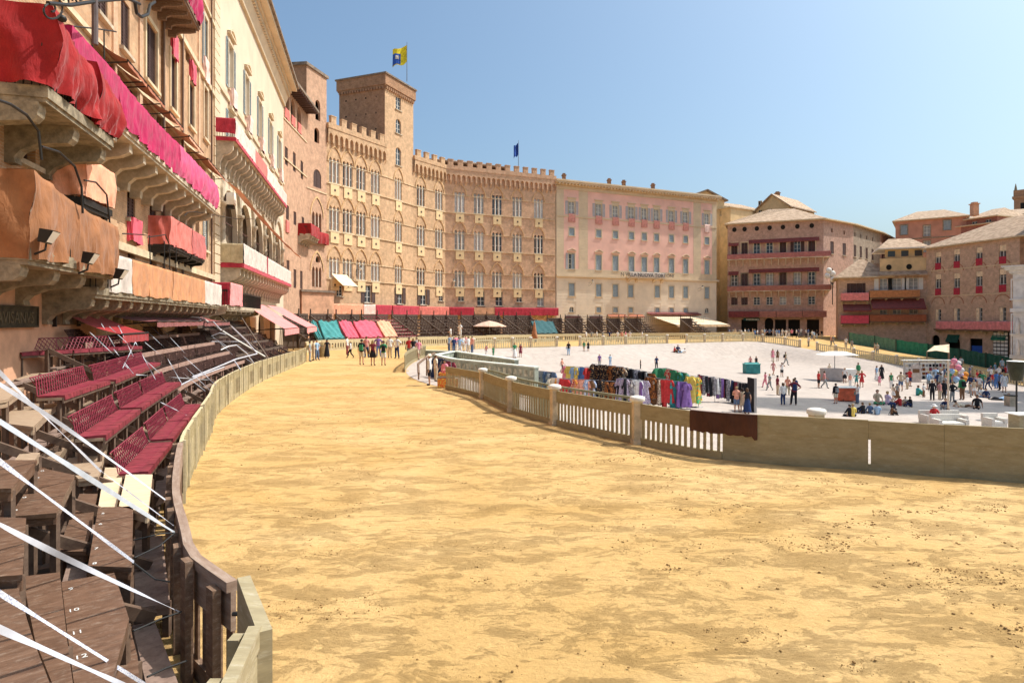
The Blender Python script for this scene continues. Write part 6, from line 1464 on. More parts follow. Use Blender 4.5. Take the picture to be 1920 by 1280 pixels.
def seat_row(fn,dirf,L,z,zg,label,group,dep=.40,red=True,seg=.52,lat=.125,loc=None,tilt=0,detail=True,cushion=True,ends=True):
    """fn(t,w,z): point along the row; w>0 towards the back"""
    c=fn(L/2,dep/2,0); r=thing('seat_row',label,'seats',(c.x,c.y,zg),group)
    n=max(1,int(L/.9)); 
    def slab(b,t0,t1,w0,w1,z0,z1,mi=0):
        k=max(1,int((t1-t0)/.9)); 
        for i in range(k):
            a=t0+(t1-t0)*i/k;q=t0+(t1-t0)*(i+1)/k
            b.hexa([fn(a,w0,z0),fn(q,w0,z0),fn(q,w1,z0),fn(a,w1,z0)],[fn(a,w0,z1),fn(q,w0,z1),fn(q,w1,z1),fn(a,w1,z1)],mi)
    b=MB(); slab(b,0,L,0,dep,z-.09,z-.04); b.build('seat_plank',BWL if red else DKSEAT,r)
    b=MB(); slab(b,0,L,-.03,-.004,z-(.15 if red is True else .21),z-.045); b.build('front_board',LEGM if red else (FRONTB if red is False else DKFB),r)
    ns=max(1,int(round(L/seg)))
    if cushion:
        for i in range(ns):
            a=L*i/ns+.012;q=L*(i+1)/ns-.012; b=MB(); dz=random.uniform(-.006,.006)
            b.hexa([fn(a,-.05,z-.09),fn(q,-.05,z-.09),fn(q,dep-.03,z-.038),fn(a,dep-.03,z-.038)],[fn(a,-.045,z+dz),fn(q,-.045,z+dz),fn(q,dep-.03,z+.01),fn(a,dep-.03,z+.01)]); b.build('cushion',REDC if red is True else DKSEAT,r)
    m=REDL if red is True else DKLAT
    b=MB(); hgt=.34; w0=dep-.02; lean=.12; nl=int(L/lat); rr=.009 if detail else .014
    P=lambda t,k: fn(t,w0+lean*k,z+hgt*k)
    sides=4
    b.tube([P(L*i/12,1) for i in range(13)],rr*1.3,sides); 
    for i in range(nl):
        t=L*i/nl; t2=min(L,t+lat*2.2)
        b.tube([P(t,0),P(t2,1)],rr,3 if not detail else 4,cap=False); b.tube([P(t2,0),P(t,1)],rr,3 if not detail else 4,cap=False)
        if detail: b.tube([fn(t,w0,z),fn(t,w0-.30,z+.005)],rr,3,cap=False); 
    b.build('backrest',m,r)
    for i in range(int(L/1.15)+1):
        t=min(L-.08,max(.08,i*1.15))
        for w_ in (.06,dep-.06):
            p=fn(t,w_,0); b=MB(); b.box(p.x-.025,p.x+.025,p.y-.025,p.y+.025,zg,z-.09); b.build('leg',LEGM if red is True else FRONTB if red is False else DKFB,r)
    return r
def straight(p0,p1,z):
    A=atz(*p0,z);B=atz(*p1,z); d=(B-A);L=d.length;d.normalize(); n=Vector((-d.y,d.x,0))
    return (lambda t,w,zz: Vector((A.x+d.x*t+n.x*w,A.y+d.y*t+n.y*w,zz))),L
RR=[((272,884),(319,828),.90,'nearest of the lowest row, by the bend of the barrier'),((320,822),(347,788),.90,'second of the lowest row'),((348,787),(374,757),.90,'third of the lowest row'),
 ((193,816),(259,767),1.45,'nearest of the second row'),((262,763),(299,739),1.45,'second of the second row'),((300,738),(337,716),1.45,'farthest of the second row'),
 ((116,741),(203,713),2.0,'nearest of the third row'),((213,712),(298,679),2.0,'farther one of the third row'),
 ((38,661),(134,656),2.55,'near one of the top row against the palace wall'),((136,656),(265,649),2.55,'far one of the top row against the palace wall'),((-70,663),(34,660),2.55,'top row piece cut by the left edge')]
for p0,p1,z,l in RR:
    fn,L=straight(p0,p1,z); seat_row(fn,None,L,z,0,'red seats with lattice backs, '+l,'red lattice backed seats')
# middle stand: curved dark rows
rn=['front','second','third','fourth','fifth','top']
def curve_rows(t0,t1,nr,w0,dw,z0,dz,segL,lab,group,red,detail,lat,sh=lambda k:0,zg=0,cushion=False):
    for k in range(nr):
        a=t0+sh(k); n=max(1,round((t1-a)/segL))
        for i in range(n):
            ta=a+(t1-a)*i/n+.05;tb=a+(t1-a)*(i+1)/n-.05
            f=lambda t,w,z,ta=ta,k=k: OUT.at(ta+t,w0+dw*k+w,z)
            seat_row(f,None,tb-ta,z0+dz*k,zg,lab%(rn[min(k,5)],['nearest','second','third','fourth','fifth','sixth','seventh','eighth'][min(i,7)]),group,red=red,detail=detail,lat=lat,cushion=cushion)
curve_rows(tO(19.2),tO(34.2),4,1.05,.78,1.2,.52,4.5,'brown bench row with dark wire backs, %s tier, %s section from the viewer','dark wire backed rows',False,False,.16,lambda k:1.2-k*.3)
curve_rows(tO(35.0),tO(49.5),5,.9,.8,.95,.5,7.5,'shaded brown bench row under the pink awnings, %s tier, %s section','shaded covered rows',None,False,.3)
# dark floor added below the stands, its tone standing in for their shade
b=MB(); board(b,OUT,tO(3.4),tO(49.5),.32,4.6,.02,.07,1.0); o=b.build('added_shade_floor',DKFB,None); tagp(o,'dark floor added beneath the left stands in place of their shade','floor')
# sloping timber frames under the stands
def frames(t0,t1,step,wd,zt,label,group=None):
    r=thing('timber_trestles',label,'frame',tuple(OUT.at((t0+t1)/2,1)),group)
    t=t0
    while t<t1:
        b=MB(); b.beam(OUT.at(t,.3,.45),OUT.at(t,wd,zt),.07,.12); b.beam(OUT.at(t,wd,0),OUT.at(t,wd,zt),.09,.09); b.beam(OUT.at(t,wd*.5,0),OUT.at(t,wd*.5,zt*.55),.08,.08); b.beam(OUT.at(t,.4,.08),OUT.at(t,wd,.08),.07,.1); b.beam(OUT.at(t,wd,.3),OUT.at(min(t+step,t1),wd*.55,1.2),.05,.08); b.build('trestle',LEGM,r); t+=step
    for w_,z_ in ((.9,.62),(wd*.6,1.3),(wd*.95,2.1)):
        b=MB(); board(b,OUT,t0,t1,w_,w_+.22,z_-.05,z_,1.0); b.build('walkway_board',BWG,r)
    return r
frames(tO(6.2),tO(17.5),1.5,3.4,2.1,'dark timber trestles under the brown benches and red seats')
frames(tO(18),tO(34),2.2,3.9,2.6,'dark timber trestles under the wire backed rows'); frames(tO(35),tO(49.5),2.5,4.2,2.8,'dark timber trestles under the covered stand')
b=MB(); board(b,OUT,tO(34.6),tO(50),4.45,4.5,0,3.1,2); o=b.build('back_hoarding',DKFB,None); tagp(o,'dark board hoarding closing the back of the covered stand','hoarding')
# stepped end rail between the open and the covered stand
er=thing('sloping_end_rail','pale sloping rail following the steps at the far end of the open stand','handrail',tuple(OUT.at(tO(34.6),2)))
b=MB(); b.tube([OUT.at(tO(34.8),.1,1.3),OUT.at(tO(34.5),1.6,2.4),OUT.at(tO(34.2),3.2,3.5),OUT.at(tO(33.6),4.4,3.7),OUT.at(tO(30),4.5,3.6)],.045,6); b.build('rail',WHITE,er)
for k in range(3):
    b=MB(); b.beam(OUT.at(tO(34.9)+.3*k,.0,1.1),OUT.at(tO(34.9)+.3*k+5*k,4.2,3.9),.07,.07); b.build('brace',DKFB,er)
# far stands
def far_stand(t0,t1,label,group,nr=7,red=None,w0=.9,dw=.95,z0=.95,dz=.42):
    c=OUT.at((t0+t1)/2,3); r=thing('grandstand',label,'grandstand',(c.x,c.y,0),group)
    rs=random.Random(int(t0*10))
    for k in range(nr):
        z=z0+dz*k;w=w0+dw*k
        b=MB(); board(b,OUT,t0,t1,w,w+.42,z-.05,z,2.5); board(b,OUT,t0,t1,w-.04,w-.005,z-.2,z-.052,2.5); b.build('bench',FRONTB if red else DKFB,r)
        b=MB(); t=t0+.1
        while t<t1-.1:
            b.beam(OUT.at(t,w+.42,z),OUT.at(t+.1,w+.52,z+.45),.05,.05); t+=.45
        board(b,OUT,t0+.05,t1-.05,w+.5,w+.54,z+.38,z+.45,2.5); b.build('backrest',REDL if red else DKLAT,r)
    t=t0+.05
    while t<=t1:
        b=MB(); b.beam(OUT.at(t,.3,.4),OUT.at(t,w0+dw*nr,z0+dz*nr),.12,.16); b.beam(OUT.at(t,w0+dw*nr,0),OUT.at(t,w0+dw*nr,z0+dz*nr+.9),.14,.14); b.beam(OUT.at(t,w0+dw*nr*.5,0),OUT.at(t,w0+dw*nr*.5,z0+dz*nr*.5),.1,.1); b.build('trestle',DKFB,r); t+=2.4
    b=MB(); board(b,OUT,t0,t1,w0+dw*nr+.1,w0+dw*nr+.16,0,z0+dz*nr+.3,2.5); b.build('back_board',DKFB,r)
    return r
def tu(u,w=0,tmin=None):
    lo=OUT.tY(57)
    t=lo
    while t<OUT.L-.3:
        p=OUT.at(t,w); q=OUT.at(t+.3,w)
        if (960+F*p.x/p.y-u)*(960+F*q.x/q.y-u)<=0 : return t
        t+=.3
    return None
U=[(600,655,'behind the teal covers'),(657,700,'behind the first red cover'),(702,748,'behind the orange cover'),(750,800,'open one with dark red seats'),(802,850,'open one with white tapes'),(852,925,'behind the tan parasol'),(927,1000,'left of the closed umbrella'),(1002,1050,'behind the dark teal cover')]
for a,c,l in U:
    ta,tb=tu(a),tu(c)
    if ta is None or tb is None: print('tu',a,c,ta,tb); continue
    far_stand(ta+.1,tb-.1,'tiered timber stand '+l,'far timber stands',red=(a==750))
for a,c,l in ((1068,1096,'first on the left below the pink palace'),(1100,1134,'second below the pink palace'),(1140,1172,'third below the pink palace'),(1178,1206,'fourth below the pink palace'),(1210,1245,'fifth, partly under the big cream awning'),(1318,1345,'last one right of the big cream awning')):
    ta,tb=tu(a),tu(c); far_stand(ta+.1,tb-.1,'dark stepped timber stand, '+l,'dark stands below the pink palace',nr=6)
def cover(u0,u1,m,label,nr=6.5,w0=.4,z0=1.35,sk=0,dz=.42,zt=None,wt=None):
    ta,tb=tu(u0),tu(u1); b=MB(); wt=wt or 3.1; zt=zt or 3.3; ph=random.uniform(0,9)
    def f(a,c):
        t=ta+(tb-ta)*a+sk*c; return OUT.at(t,w0+(wt-w0)*c,z0+(zt-z0)*c+.10*math.sin(a*7+ph)*math.sin(c*5)+.06*math.sin(a*23+c*6+ph)-.12*math.sin(PI*c))
    b.grid(f,20,10)
    b.grid(lambda a,c:f(a,0)-Vector((0,0,.35*c)),20,2); b.grid(lambda a,c:f(0,a)-Vector((0,0,.5*c)),10,2); b.grid(lambda a,c:f(1,a)-Vector((0,0,.5*c)),10,2)
    o=b.build('stand_cover',m,None,smooth=True); return tagp(o,label,'cloth')
cover(603,613,C_TEAL,'narrow teal cloth strip covering the left end of the far stands',sk=.9)
cover(616,652,C_TEAL,'broad teal cloth covering the far stand at the end of the track',sk=.9)
cover(656,680,C_ROSE,'first rose red cloth covering a far stand, beside the teal one',sk=.9); cover(682,724,C_ROSE,'second wider rose red creased cloth covering a far stand',sk=.9)
cover(726,752,C_SALM,'salmon orange cloth covering a far stand, right of the rose red ones',sk=.9)
cover(1011,1052,C_DTEAL,'dark teal cloth covering a stand left of the pink palace',sk=.9)
cover(742,748,DKFB,'dark side screen beside the salmon cloth cover',sk=1,zt=3.9) if 0 else None
# big cream awning in front of the pink palace and brown band above
awning(fp,fp.S(1218),fp.S(1313),fp.pix(1260,592,1)[1],fp.pix(1260,609,7)[1],9.0,C_CREAM,'large cream awning in front of the pink palace',val=.35,n0=.5)
awning(fp,fp.S(1212),fp.S(1308),fp.pix(1260,588)[1]+.3,fp.pix(1260,591)[1]+.3,1.2,C_BURG,'dark brown awning band above the large cream awning',val=.25)
for a,c,l in ((1139,1173,'left'),(1177,1205,'right')): awning(fp,fp.S(a),fp.S(c),fp.pix(1170,591)[1]+.2,fp.pix(1170,594)[1]+.1,.8,C_TERR,'thin folded brown awning on the pink palace, %s of a pair'%l,val=.2,arms=False)
for a,c,l in ((1060,1088,'left'),(1105,1129,'right')):
    sh=thing('shop_hoarding','dark maroon shop board with white lettering below the pink palace, %s one'%l,'sign',tuple(fp.W(fp.S((a+c)/2),-.2,3)))
    b=MB(fp.M); s0,s1=fp.S(a),fp.S(c); z1=fp.pix(a,592)[1]; b.box(s0,s1,-.2,-.06,0,z1); b.build('board',mat('maroon_board',(.12,.05,.05),var=.2),sh)
    b=MB(fp.M); rs=random.Random(a)
    for j in range(2):
        x=s0+.3
        while x<s1-.5: w_=rs.uniform(.15,.4); b.box(x,x+w_,-.215,-.202,z1-.75-j*.8,z1-.45-j*.8); x+=w_+.12
    b.build('lettering',WHITE,sh)
# thin iron gallery of the pink palace foot
rl=thing('thin_railing','thin dark railing line along the foot of the pink palace above the stands','railing',tuple(fp.W(12,-7,3)))
b=MB(fp.M); b.tube([(2,-6.4,4.1),(32,-6.4,4.1)],.04,5); b.tube([(2,-6.4,3.6),(32,-6.4,3.6)],.03,5)
for i in range(60): b.tube([(2+i*.5,-6.4,3.0),(2+i*.5,-6.4,4.1)],.025,4)
b.build('rail',IRON,rl)
# ---------------------------------------------------------------- tapes and cords
TAPE=mat('white_plastic_tape',(.50,.50,.55),rough=.35,var=.08,scale=8); TAPEG=mat('grey_plastic_tape',(.44,.46,.50),rough=.3,var=.1,scale=8)
def tape_mat():
    m=mat('printed_tape',(.80,.78,.80),rough=.35,var=0); n=m.node_tree; L=n.links.new; uv=n.nodes.new('ShaderNodeUVMap'); mp=n.nodes.new('ShaderNodeMapping'); mp.inputs['Scale'].default_value=(90,3,1); L(uv.outputs[0],mp.inputs[0])
    nz=n.nodes.new('ShaderNodeTexNoise'); nz.inputs['Scale'].default_value=1.2; nz.inputs['Detail'].default_value=3; L(mp.outputs[0],nz.inputs[0]); r=n.nodes.new('ShaderNodeValToRGB'); r.color_ramp.elements[0].position=.53; r.color_ramp.elements[1].position=.57; r.color_ramp.elements[0].color=(.6,.6,.65,1); r.color_ramp.elements[1].color=(.3,.32,.44,1); L(nz.outputs[0],r.inputs[0]); L(r.outputs[0],n.nodes['Principled BSDF'].inputs['Base Color']); return m
PTAPE=tape_mat()
def ribbon(pts,ds,w,m,label,group,twist=1.5,name='tape',cat='tape',n=50):
    W_=[at(u,v,d) for (u,v),d in zip(pts,ds)]; cv=[]
    for i in range(len(W_)-1):
        a=W_[max(i-1,0)];b_=W_[i];c=W_[i+1];d=W_[min(i+2,len(W_)-1)]
        for k in range(n//(len(W_)-1)):
            t=k/(n//(len(W_)-1)); cv.append(.5*((2*b_)+(c-a)*t+(2*a-5*b_+4*c-d)*t*t+(3*b_-a-3*c+d)*t**3))
    cv.append(W_[-1]); b=MB(); q=[]; N_=len(cv)
    for i,p in enumerate(cv):
        d=(cv[min(i+1,N_-1)]-cv[max(i-1,0)]).normalized(); s=d.cross(Vector((0,0,1))).normalized(); u=s.cross(d)
        a=.9*twist*math.sin(i/N_*PI*2.5+W_[0].z*9)+.12*math.sin(i*.45); ww=w*(.72 if w>.046 else .55)*(1-.4*i/N_)
        n0=(Vector((0,0,H))-p).normalized()+sd*.9; n0=(n0-d*n0.dot(d)).normalized(); ee=d.cross(n0)
        e=(ee*math.cos(a)+n0*math.sin(a))*ww/2; q.append((p-e,p,p+e))
    for i in range(N_-1):
        for j in range(2): b.face([q[i][j],q[i+1][j],q[i+1][j+1],q[i][j+1]],0,[(i/N_,j/2),((i+1)/N_,j/2),((i+1)/N_,(j+1)/2),(i/N_,(j+1)/2)])
    o=b.build(name,m,None,smooth=True); return tagp(o,label,cat,group)
G_='plastic tapes across the benches'
ribbon([(-60,640),(190,884)],[5.9,8.2],.07,TAPE,'white tape, upper of the two that cross in an X over the worn benches',G_,.5)
ribbon([(-60,682),(130,806),(326,948)],[5.9,7.0,7.9],.07,TAPE,'white tape, lower of the crossing pair, running on to the fence top',G_,.6)
ribbon([(-60,752),(328,998)],[4.5,6.7],.085,TAPEG,'thick grey white tape running straight to the fence top',G_,.3)
ribbon([(-60,820),(251,1053)],[4.3,6.0],.06,PTAPE,'white tape with purple print ending at the numbered bench',G_,.4)
ribbon([(-60,952),(124,1046),(338,1147)],[3.9,4.7,5.6],.07,TAPE,'white tape sagging past the pointed bench to the plank fence',G_,.8)
ribbon([(-60,1074),(300,1300)],[3.7,4.7],.05,PTAPE,'printed white tape across the pointed bench',G_,.5)
ribbon([(-60,1152),(270,1300)],[3.3,4.2],.06,TAPE,'pale pinkish tape crossing the bottom left corner',G_,.4)
ribbon([(186,880),(326,985)],[8,6.9],.03,TAPE,'thin white tape over the bare wood benches',G_,.6)
# thin tapes over the dark rows
th=[([(300,612),(345,665),(397,715)],[27,24,21]),([(262,608),(330,665),(400,737)],[24,22,19]),([(235,612),(310,668),(385,733)],[23,20.5,18.5]),([(222,610),(250,668)],[20,18]),([(254,641),(247,670),(230,690)],[18,17.5,17]),([(254,641),(275,700),(292,712)],[18,17,17]),([(213,654),(250,700)],[17,16]),([(372,604),(400,600),(415,630),(436,665)],[33,32.5,31,29]),([(399,632),(425,625),(452,660),(478,683)],[33,32,31,30]),([(275,605),(300,625),(345,668),(405,722)],[25,24,22,20]),([(312,668),(330,690),(350,735)],[19,18.5,17.5]),([(255,702),(300,722),(345,735),(392,712)],[15.5,16,17.5,21]),([(395,640),(380,665),(440,655),(482,640)],[30,27,29,33]),([(205,612),(235,640),(300,700)],[20,18.5,16.5]),([(190,606),(215,650)],[19,17]),([(298,752),(330,785),(350,778)],[13.5,12.5,13]),([(168,622),(232,652),(240,690)],[17,16,15])]
for i,(P,D) in enumerate(th): ribbon([P[0],P[-1]],[D[0],D[-1]],.045,TAPEG if i%3 else TAPE,'thin taut white tape, %s of those over the dark wire backed rows'%nth(i+1),'thin white tapes over the dark rows',1.2,n=16)
for i,(P,d0,d1,l) in enumerate((([(372,598),(384,606),(400,603),(415,620),(434,612),(463,640),(482,663),(443,673),(403,690),(360,707)],33,21,'long one stepping down round the far end of the rows'),([(397,630),(412,624),(424,627)],31,31,'short arched one over the upper far rows'),([(414,656),(429,649),(443,647),(462,662),(475,680)],28,29.5,'one arching over the lower far rows'),([(438,674),(451,694)],27,26.5,'short slanting one by the barrier'),([(330,726),(372,705),(420,688)],19.3,25,'one lying along the barrier top'))):
    W_=[at(u,v,d0+(d1-d0)*k/(len(P)-1)) for k,(u,v) in enumerate(P)]; b=MB(); b.tube(W_,.028,5); o=b.build('tape',TAPE,None); tagp(o,'white rope-like tape, '+l,'tape','rope-like white tapes')
CORD=mat('black_cord',(.03,.03,.03),var=0)
for P,D,l in (([(250,1012),(300,1000),(328,998)],[6.3,6.5,6.6],'upper cord from the numbered bench to the fence'),([(252,1045),(300,1022),(328,998)],[6.1,6.4,6.6],'lower cord from the numbered bench to the fence'),([(250,1182),(300,1160),(340,1146)],[5.0,5.3,5.5],'cord low across the dusty planks'),([(276,1268),(310,1252),(350,1238)],[4.5,4.7,4.9],'cord across the lowest dusty plank'),([(251,1055),(290,1085),(318,1090)],[6,5.8,5.7],'thin cord tied under the printed tape')):
    b=MB(); b.tube([at(u,v,d) for (u,v),d in zip(P,D)],.008,5); o=b.build('cord',CORD,None); tagp(o,'black '+l,'cord','black cords')
# ---------------------------------------------------------------- people
def gint(u,v):
    d=3.0
    while d<200:
        p=at(u,v,d)
        if p.z<=zground(p.x,p.y): break
        d+=.25
    return p
SKINS=[mat('skin_light',(.62,.36,.25),rough=.6,var=.05),mat('skin_tan',(.46,.25,.16),rough=.6,var=.05)]
HAIRS=[mat('dark_hair',(.03,.02,.015),rough=.7,var=.2),mat('brown_hair',(.11,.06,.03),rough=.7,var=.2),mat('fair_hair',(.38,.25,.12),rough=.7,var=.2)]
SHOE=mat('dark_shoe',(.05,.04,.04),var=.2)
CL={}
def cloth(n):
    P=dict(white=(.78,.77,.75),black=(.025,.025,.03),navy=(.03,.05,.13),blue=(.10,.22,.50),lightblue=(.35,.52,.72),red=(.55,.05,.05),pink=(.80,.28,.36),rose=(.62,.28,.26),salmon=(.75,.35,.25),green=(.06,.25,.12),teal=(.06,.33,.34),grey=(.30,.31,.31),beige=(.58,.46,.32),brown=(.20,.11,.06),yellow=(.80,.62,.15),purple=(.22,.12,.34),maroon=(.22,.04,.06),denim=(.12,.18,.30),cream=(.75,.65,.5),khaki=(.34,.30,.18),orange=(.75,.30,.06),lilac=(.55,.48,.66))
    if n not in CL: CL[n]=mat(n+'_clothing',P[n],rough=.85,var=.15,scale=5,spec=.1)
    return CL[n]
BONES={}
def skel(pose):
    J={}; s=1
    pel=(0,0,.95)
    J=dict(pel=(0,0,.95),spine=(0,0,1.13),chest=(0,.0,1.32),nb=(0,.01,1.46),neck=(0,.0,1.53),head=(0,-.015,1.62),top=(0,-.0,1.71))
    for sx,n in ((-1,'L'),(1,'R')):
        J['sh'+n]=(sx*.175,0,1.41);J['hip'+n]=(sx*.09,0,.90)
        J['el'+n]=(sx*.235,.02,1.13);J['wr'+n]=(sx*.25,-.04,.89);J['ha'+n]=(sx*.25,-.06,.80)
        J['kn'+n]=(sx*.10,-.01,.49);J['an'+n]=(sx*.105,.02,.08);J['to'+n]=(sx*.12,-.13,.035)
    def mv(keys,dx=0,dy=0,dz=0):
        for k in keys: J[k]=(J[k][0]+dx,J[k][1]+dy,J[k][2]+dz)
    up=['pel','spine','chest','nb','neck','head','top','shL','shR','elL','elR','wrL','wrR','haL','haR','hipL','hipR']
    if pose=='walk':
        J['knL']=(-.10,-.20,.53);J['anL']=(-.10,-.26,.10);J['toL']=(-.11,-.42,.06);J['knR']=(.10,.05,.49);J['anR']=(.10,.33,.16);J['toR']=(.11,.24,.03)
        J['elL']=(-.23,.12,1.16);J['wrL']=(-.22,.18,.93);J['haL']=(-.22,.18,.84);J['elR']=(.23,-.06,1.14);J['wrR']=(.21,-.24,.98);J['haR']=(.20,-.32,.94)
    if pose=='hips':
        for sx,n in ((-1,'L'),(1,'R')): J['el'+n]=(sx*.40,.08,1.17);J['wr'+n]=(sx*.20,-.06,1.02);J['ha'+n]=(sx*.14,-.10,.98)
        J['knR']=(.15,-.03,.49);J['anR']=(.19,.0,.08);J['toR']=(.24,-.13,.035)
    if pose=='photo':
        for sx,n in ((-1,'L'),(1,'R')): J['el'+n]=(sx*.28,-.20,1.28);J['wr'+n]=(sx*.10,-.30,1.52);J['ha'+n]=(sx*.05,-.30,1.61)
    if pose=='bent':
        J['elR']=(.24,-.08,1.16);J['wrR']=(.14,-.27,1.13);J['haR']=(.08,-.33,1.15); J['knL']=(-.13,-.03,.49);J['anL']=(-.16,.03,.08);J['toL']=(-.20,-.11,.035)
    if pose in('floor','knees','lie','seat','cross'):
        dz={'floor':-.80,'knees':-.80,'cross':-.80,'seat':-.48,'lie':-.82}[pose]
        mv(up,0,0,dz)
        if pose=='floor':
            for sx,n in ((-1,'L'),(1,'R')): J['kn'+n]=(sx*.13,-.42,.17);J['an'+n]=(sx*.12,-.82,.07);J['to'+n]=(sx*.14,-.86,.18);J['el'+n]=(sx*.26,.16,.36);J['wr'+n]=(sx*.28,.28,.12);J['ha'+n]=(sx*.30,.30,.05)
            for k in('spine','chest','nb','neck','head','top','shL','shR'): z=J[k][2]; J[k]=(J[k][0],J[k][1]+.22*(z-.1),z-.02)
        if pose=='knees':
            for sx,n in ((-1,'L'),(1,'R')): J['kn'+n]=(sx*.14,-.36,.46);J['an'+n]=(sx*.12,-.48,.08);J['to'+n]=(sx*.13,-.62,.04);J['el'+n]=(sx*.25,-.20,.42);J['wr'+n]=(sx*.12,-.40,.40);J['ha'+n]=(sx*.05,-.44,.37)
            for k in('chest','nb','neck','head','top','shL','shR'): z=J[k][2]; J[k]=(J[k][0],J[k][1]-.16*(z-.3),z-.03)
        if pose=='cross':
            for sx,n in ((-1,'L'),(1,'R')): J['kn'+n]=(sx*.36,-.26,.13);J['an'+n]=(-sx*.10,-.38,.07);J['to'+n]=(-sx*.20,-.42,.06);J['el'+n]=(sx*.27,-.08,.38);J['wr'+n]=(sx*.18,-.28,.26);J['ha'+n]=(sx*.10,-.33,.22)
        if pose=='seat':
            for sx,n in ((-1,'L'),(1,'R')): J['kn'+n]=(sx*.15,-.42,.46);J['an'+n]=(sx*.14,-.44,.08);J['to'+n]=(sx*.15,-.60,.04);J['el'+n]=(sx*.27,-.10,.70);J['wr'+n]=(sx*.14,-.32,.56);J['ha'+n]=(sx*.08,-.38,.53)
        if pose=='lie':
            for k,(y,z) in dict(spine=(.18,.17),chest=(.36,.24),nb=(.48,.31),neck=(.54,.35),head=(.60,.42),top=(.66,.50)).items(): J[k]=(0,y,z)
            for sx,n in ((-1,'L'),(1,'R')): J['sh'+n]=(sx*.17,.46,.27);J['el'+n]=(sx*.27,.60,.10);J['wr'+n]=(sx*.22,.40,.05);J['ha'+n]=(sx*.2,.31,.04);J['hip'+n]=(sx*.09,0,.10);J['kn'+n]=(sx*.12,-.38,.22 if n=='L' else .12);J['an'+n]=(sx*.12,-.72 if n=='R' else -.62,.07);J['to'+n]=(sx*.15,-.80,.14)
    return J
EDG=[('pel','spine','torso'),('spine','chest','torso'),('chest','nb','torso'),('nb','neck','neck'),('neck','head','head'),('head','top','head'),('nb','shL','torso'),('nb','shR','torso')]
for n in 'LR': EDG+=[('sh'+n,'el'+n,'uarm'),('el'+n,'wr'+n,'farm'),('wr'+n,'ha'+n,'hand'),('pel','hip'+n,'pelvis'),('hip'+n,'kn'+n,'thigh'),('kn'+n,'an'+n,'shank'),('an'+n,'to'+n,'foot')]
RAD=dict(pel=(.135,.105),spine=(.12,.09),chest=(.145,.10),nb=(.075,.065),neck=(.05,.05),head=(.078,.092),top=(.055,.065),sh=(.058,.055),el=(.042,.042),wr=(.028,.026),ha=(.036,.018),hip=(.088,.09),kn=(.055,.058),an=(.038,.042),to=(.04,.03))
_pb={}
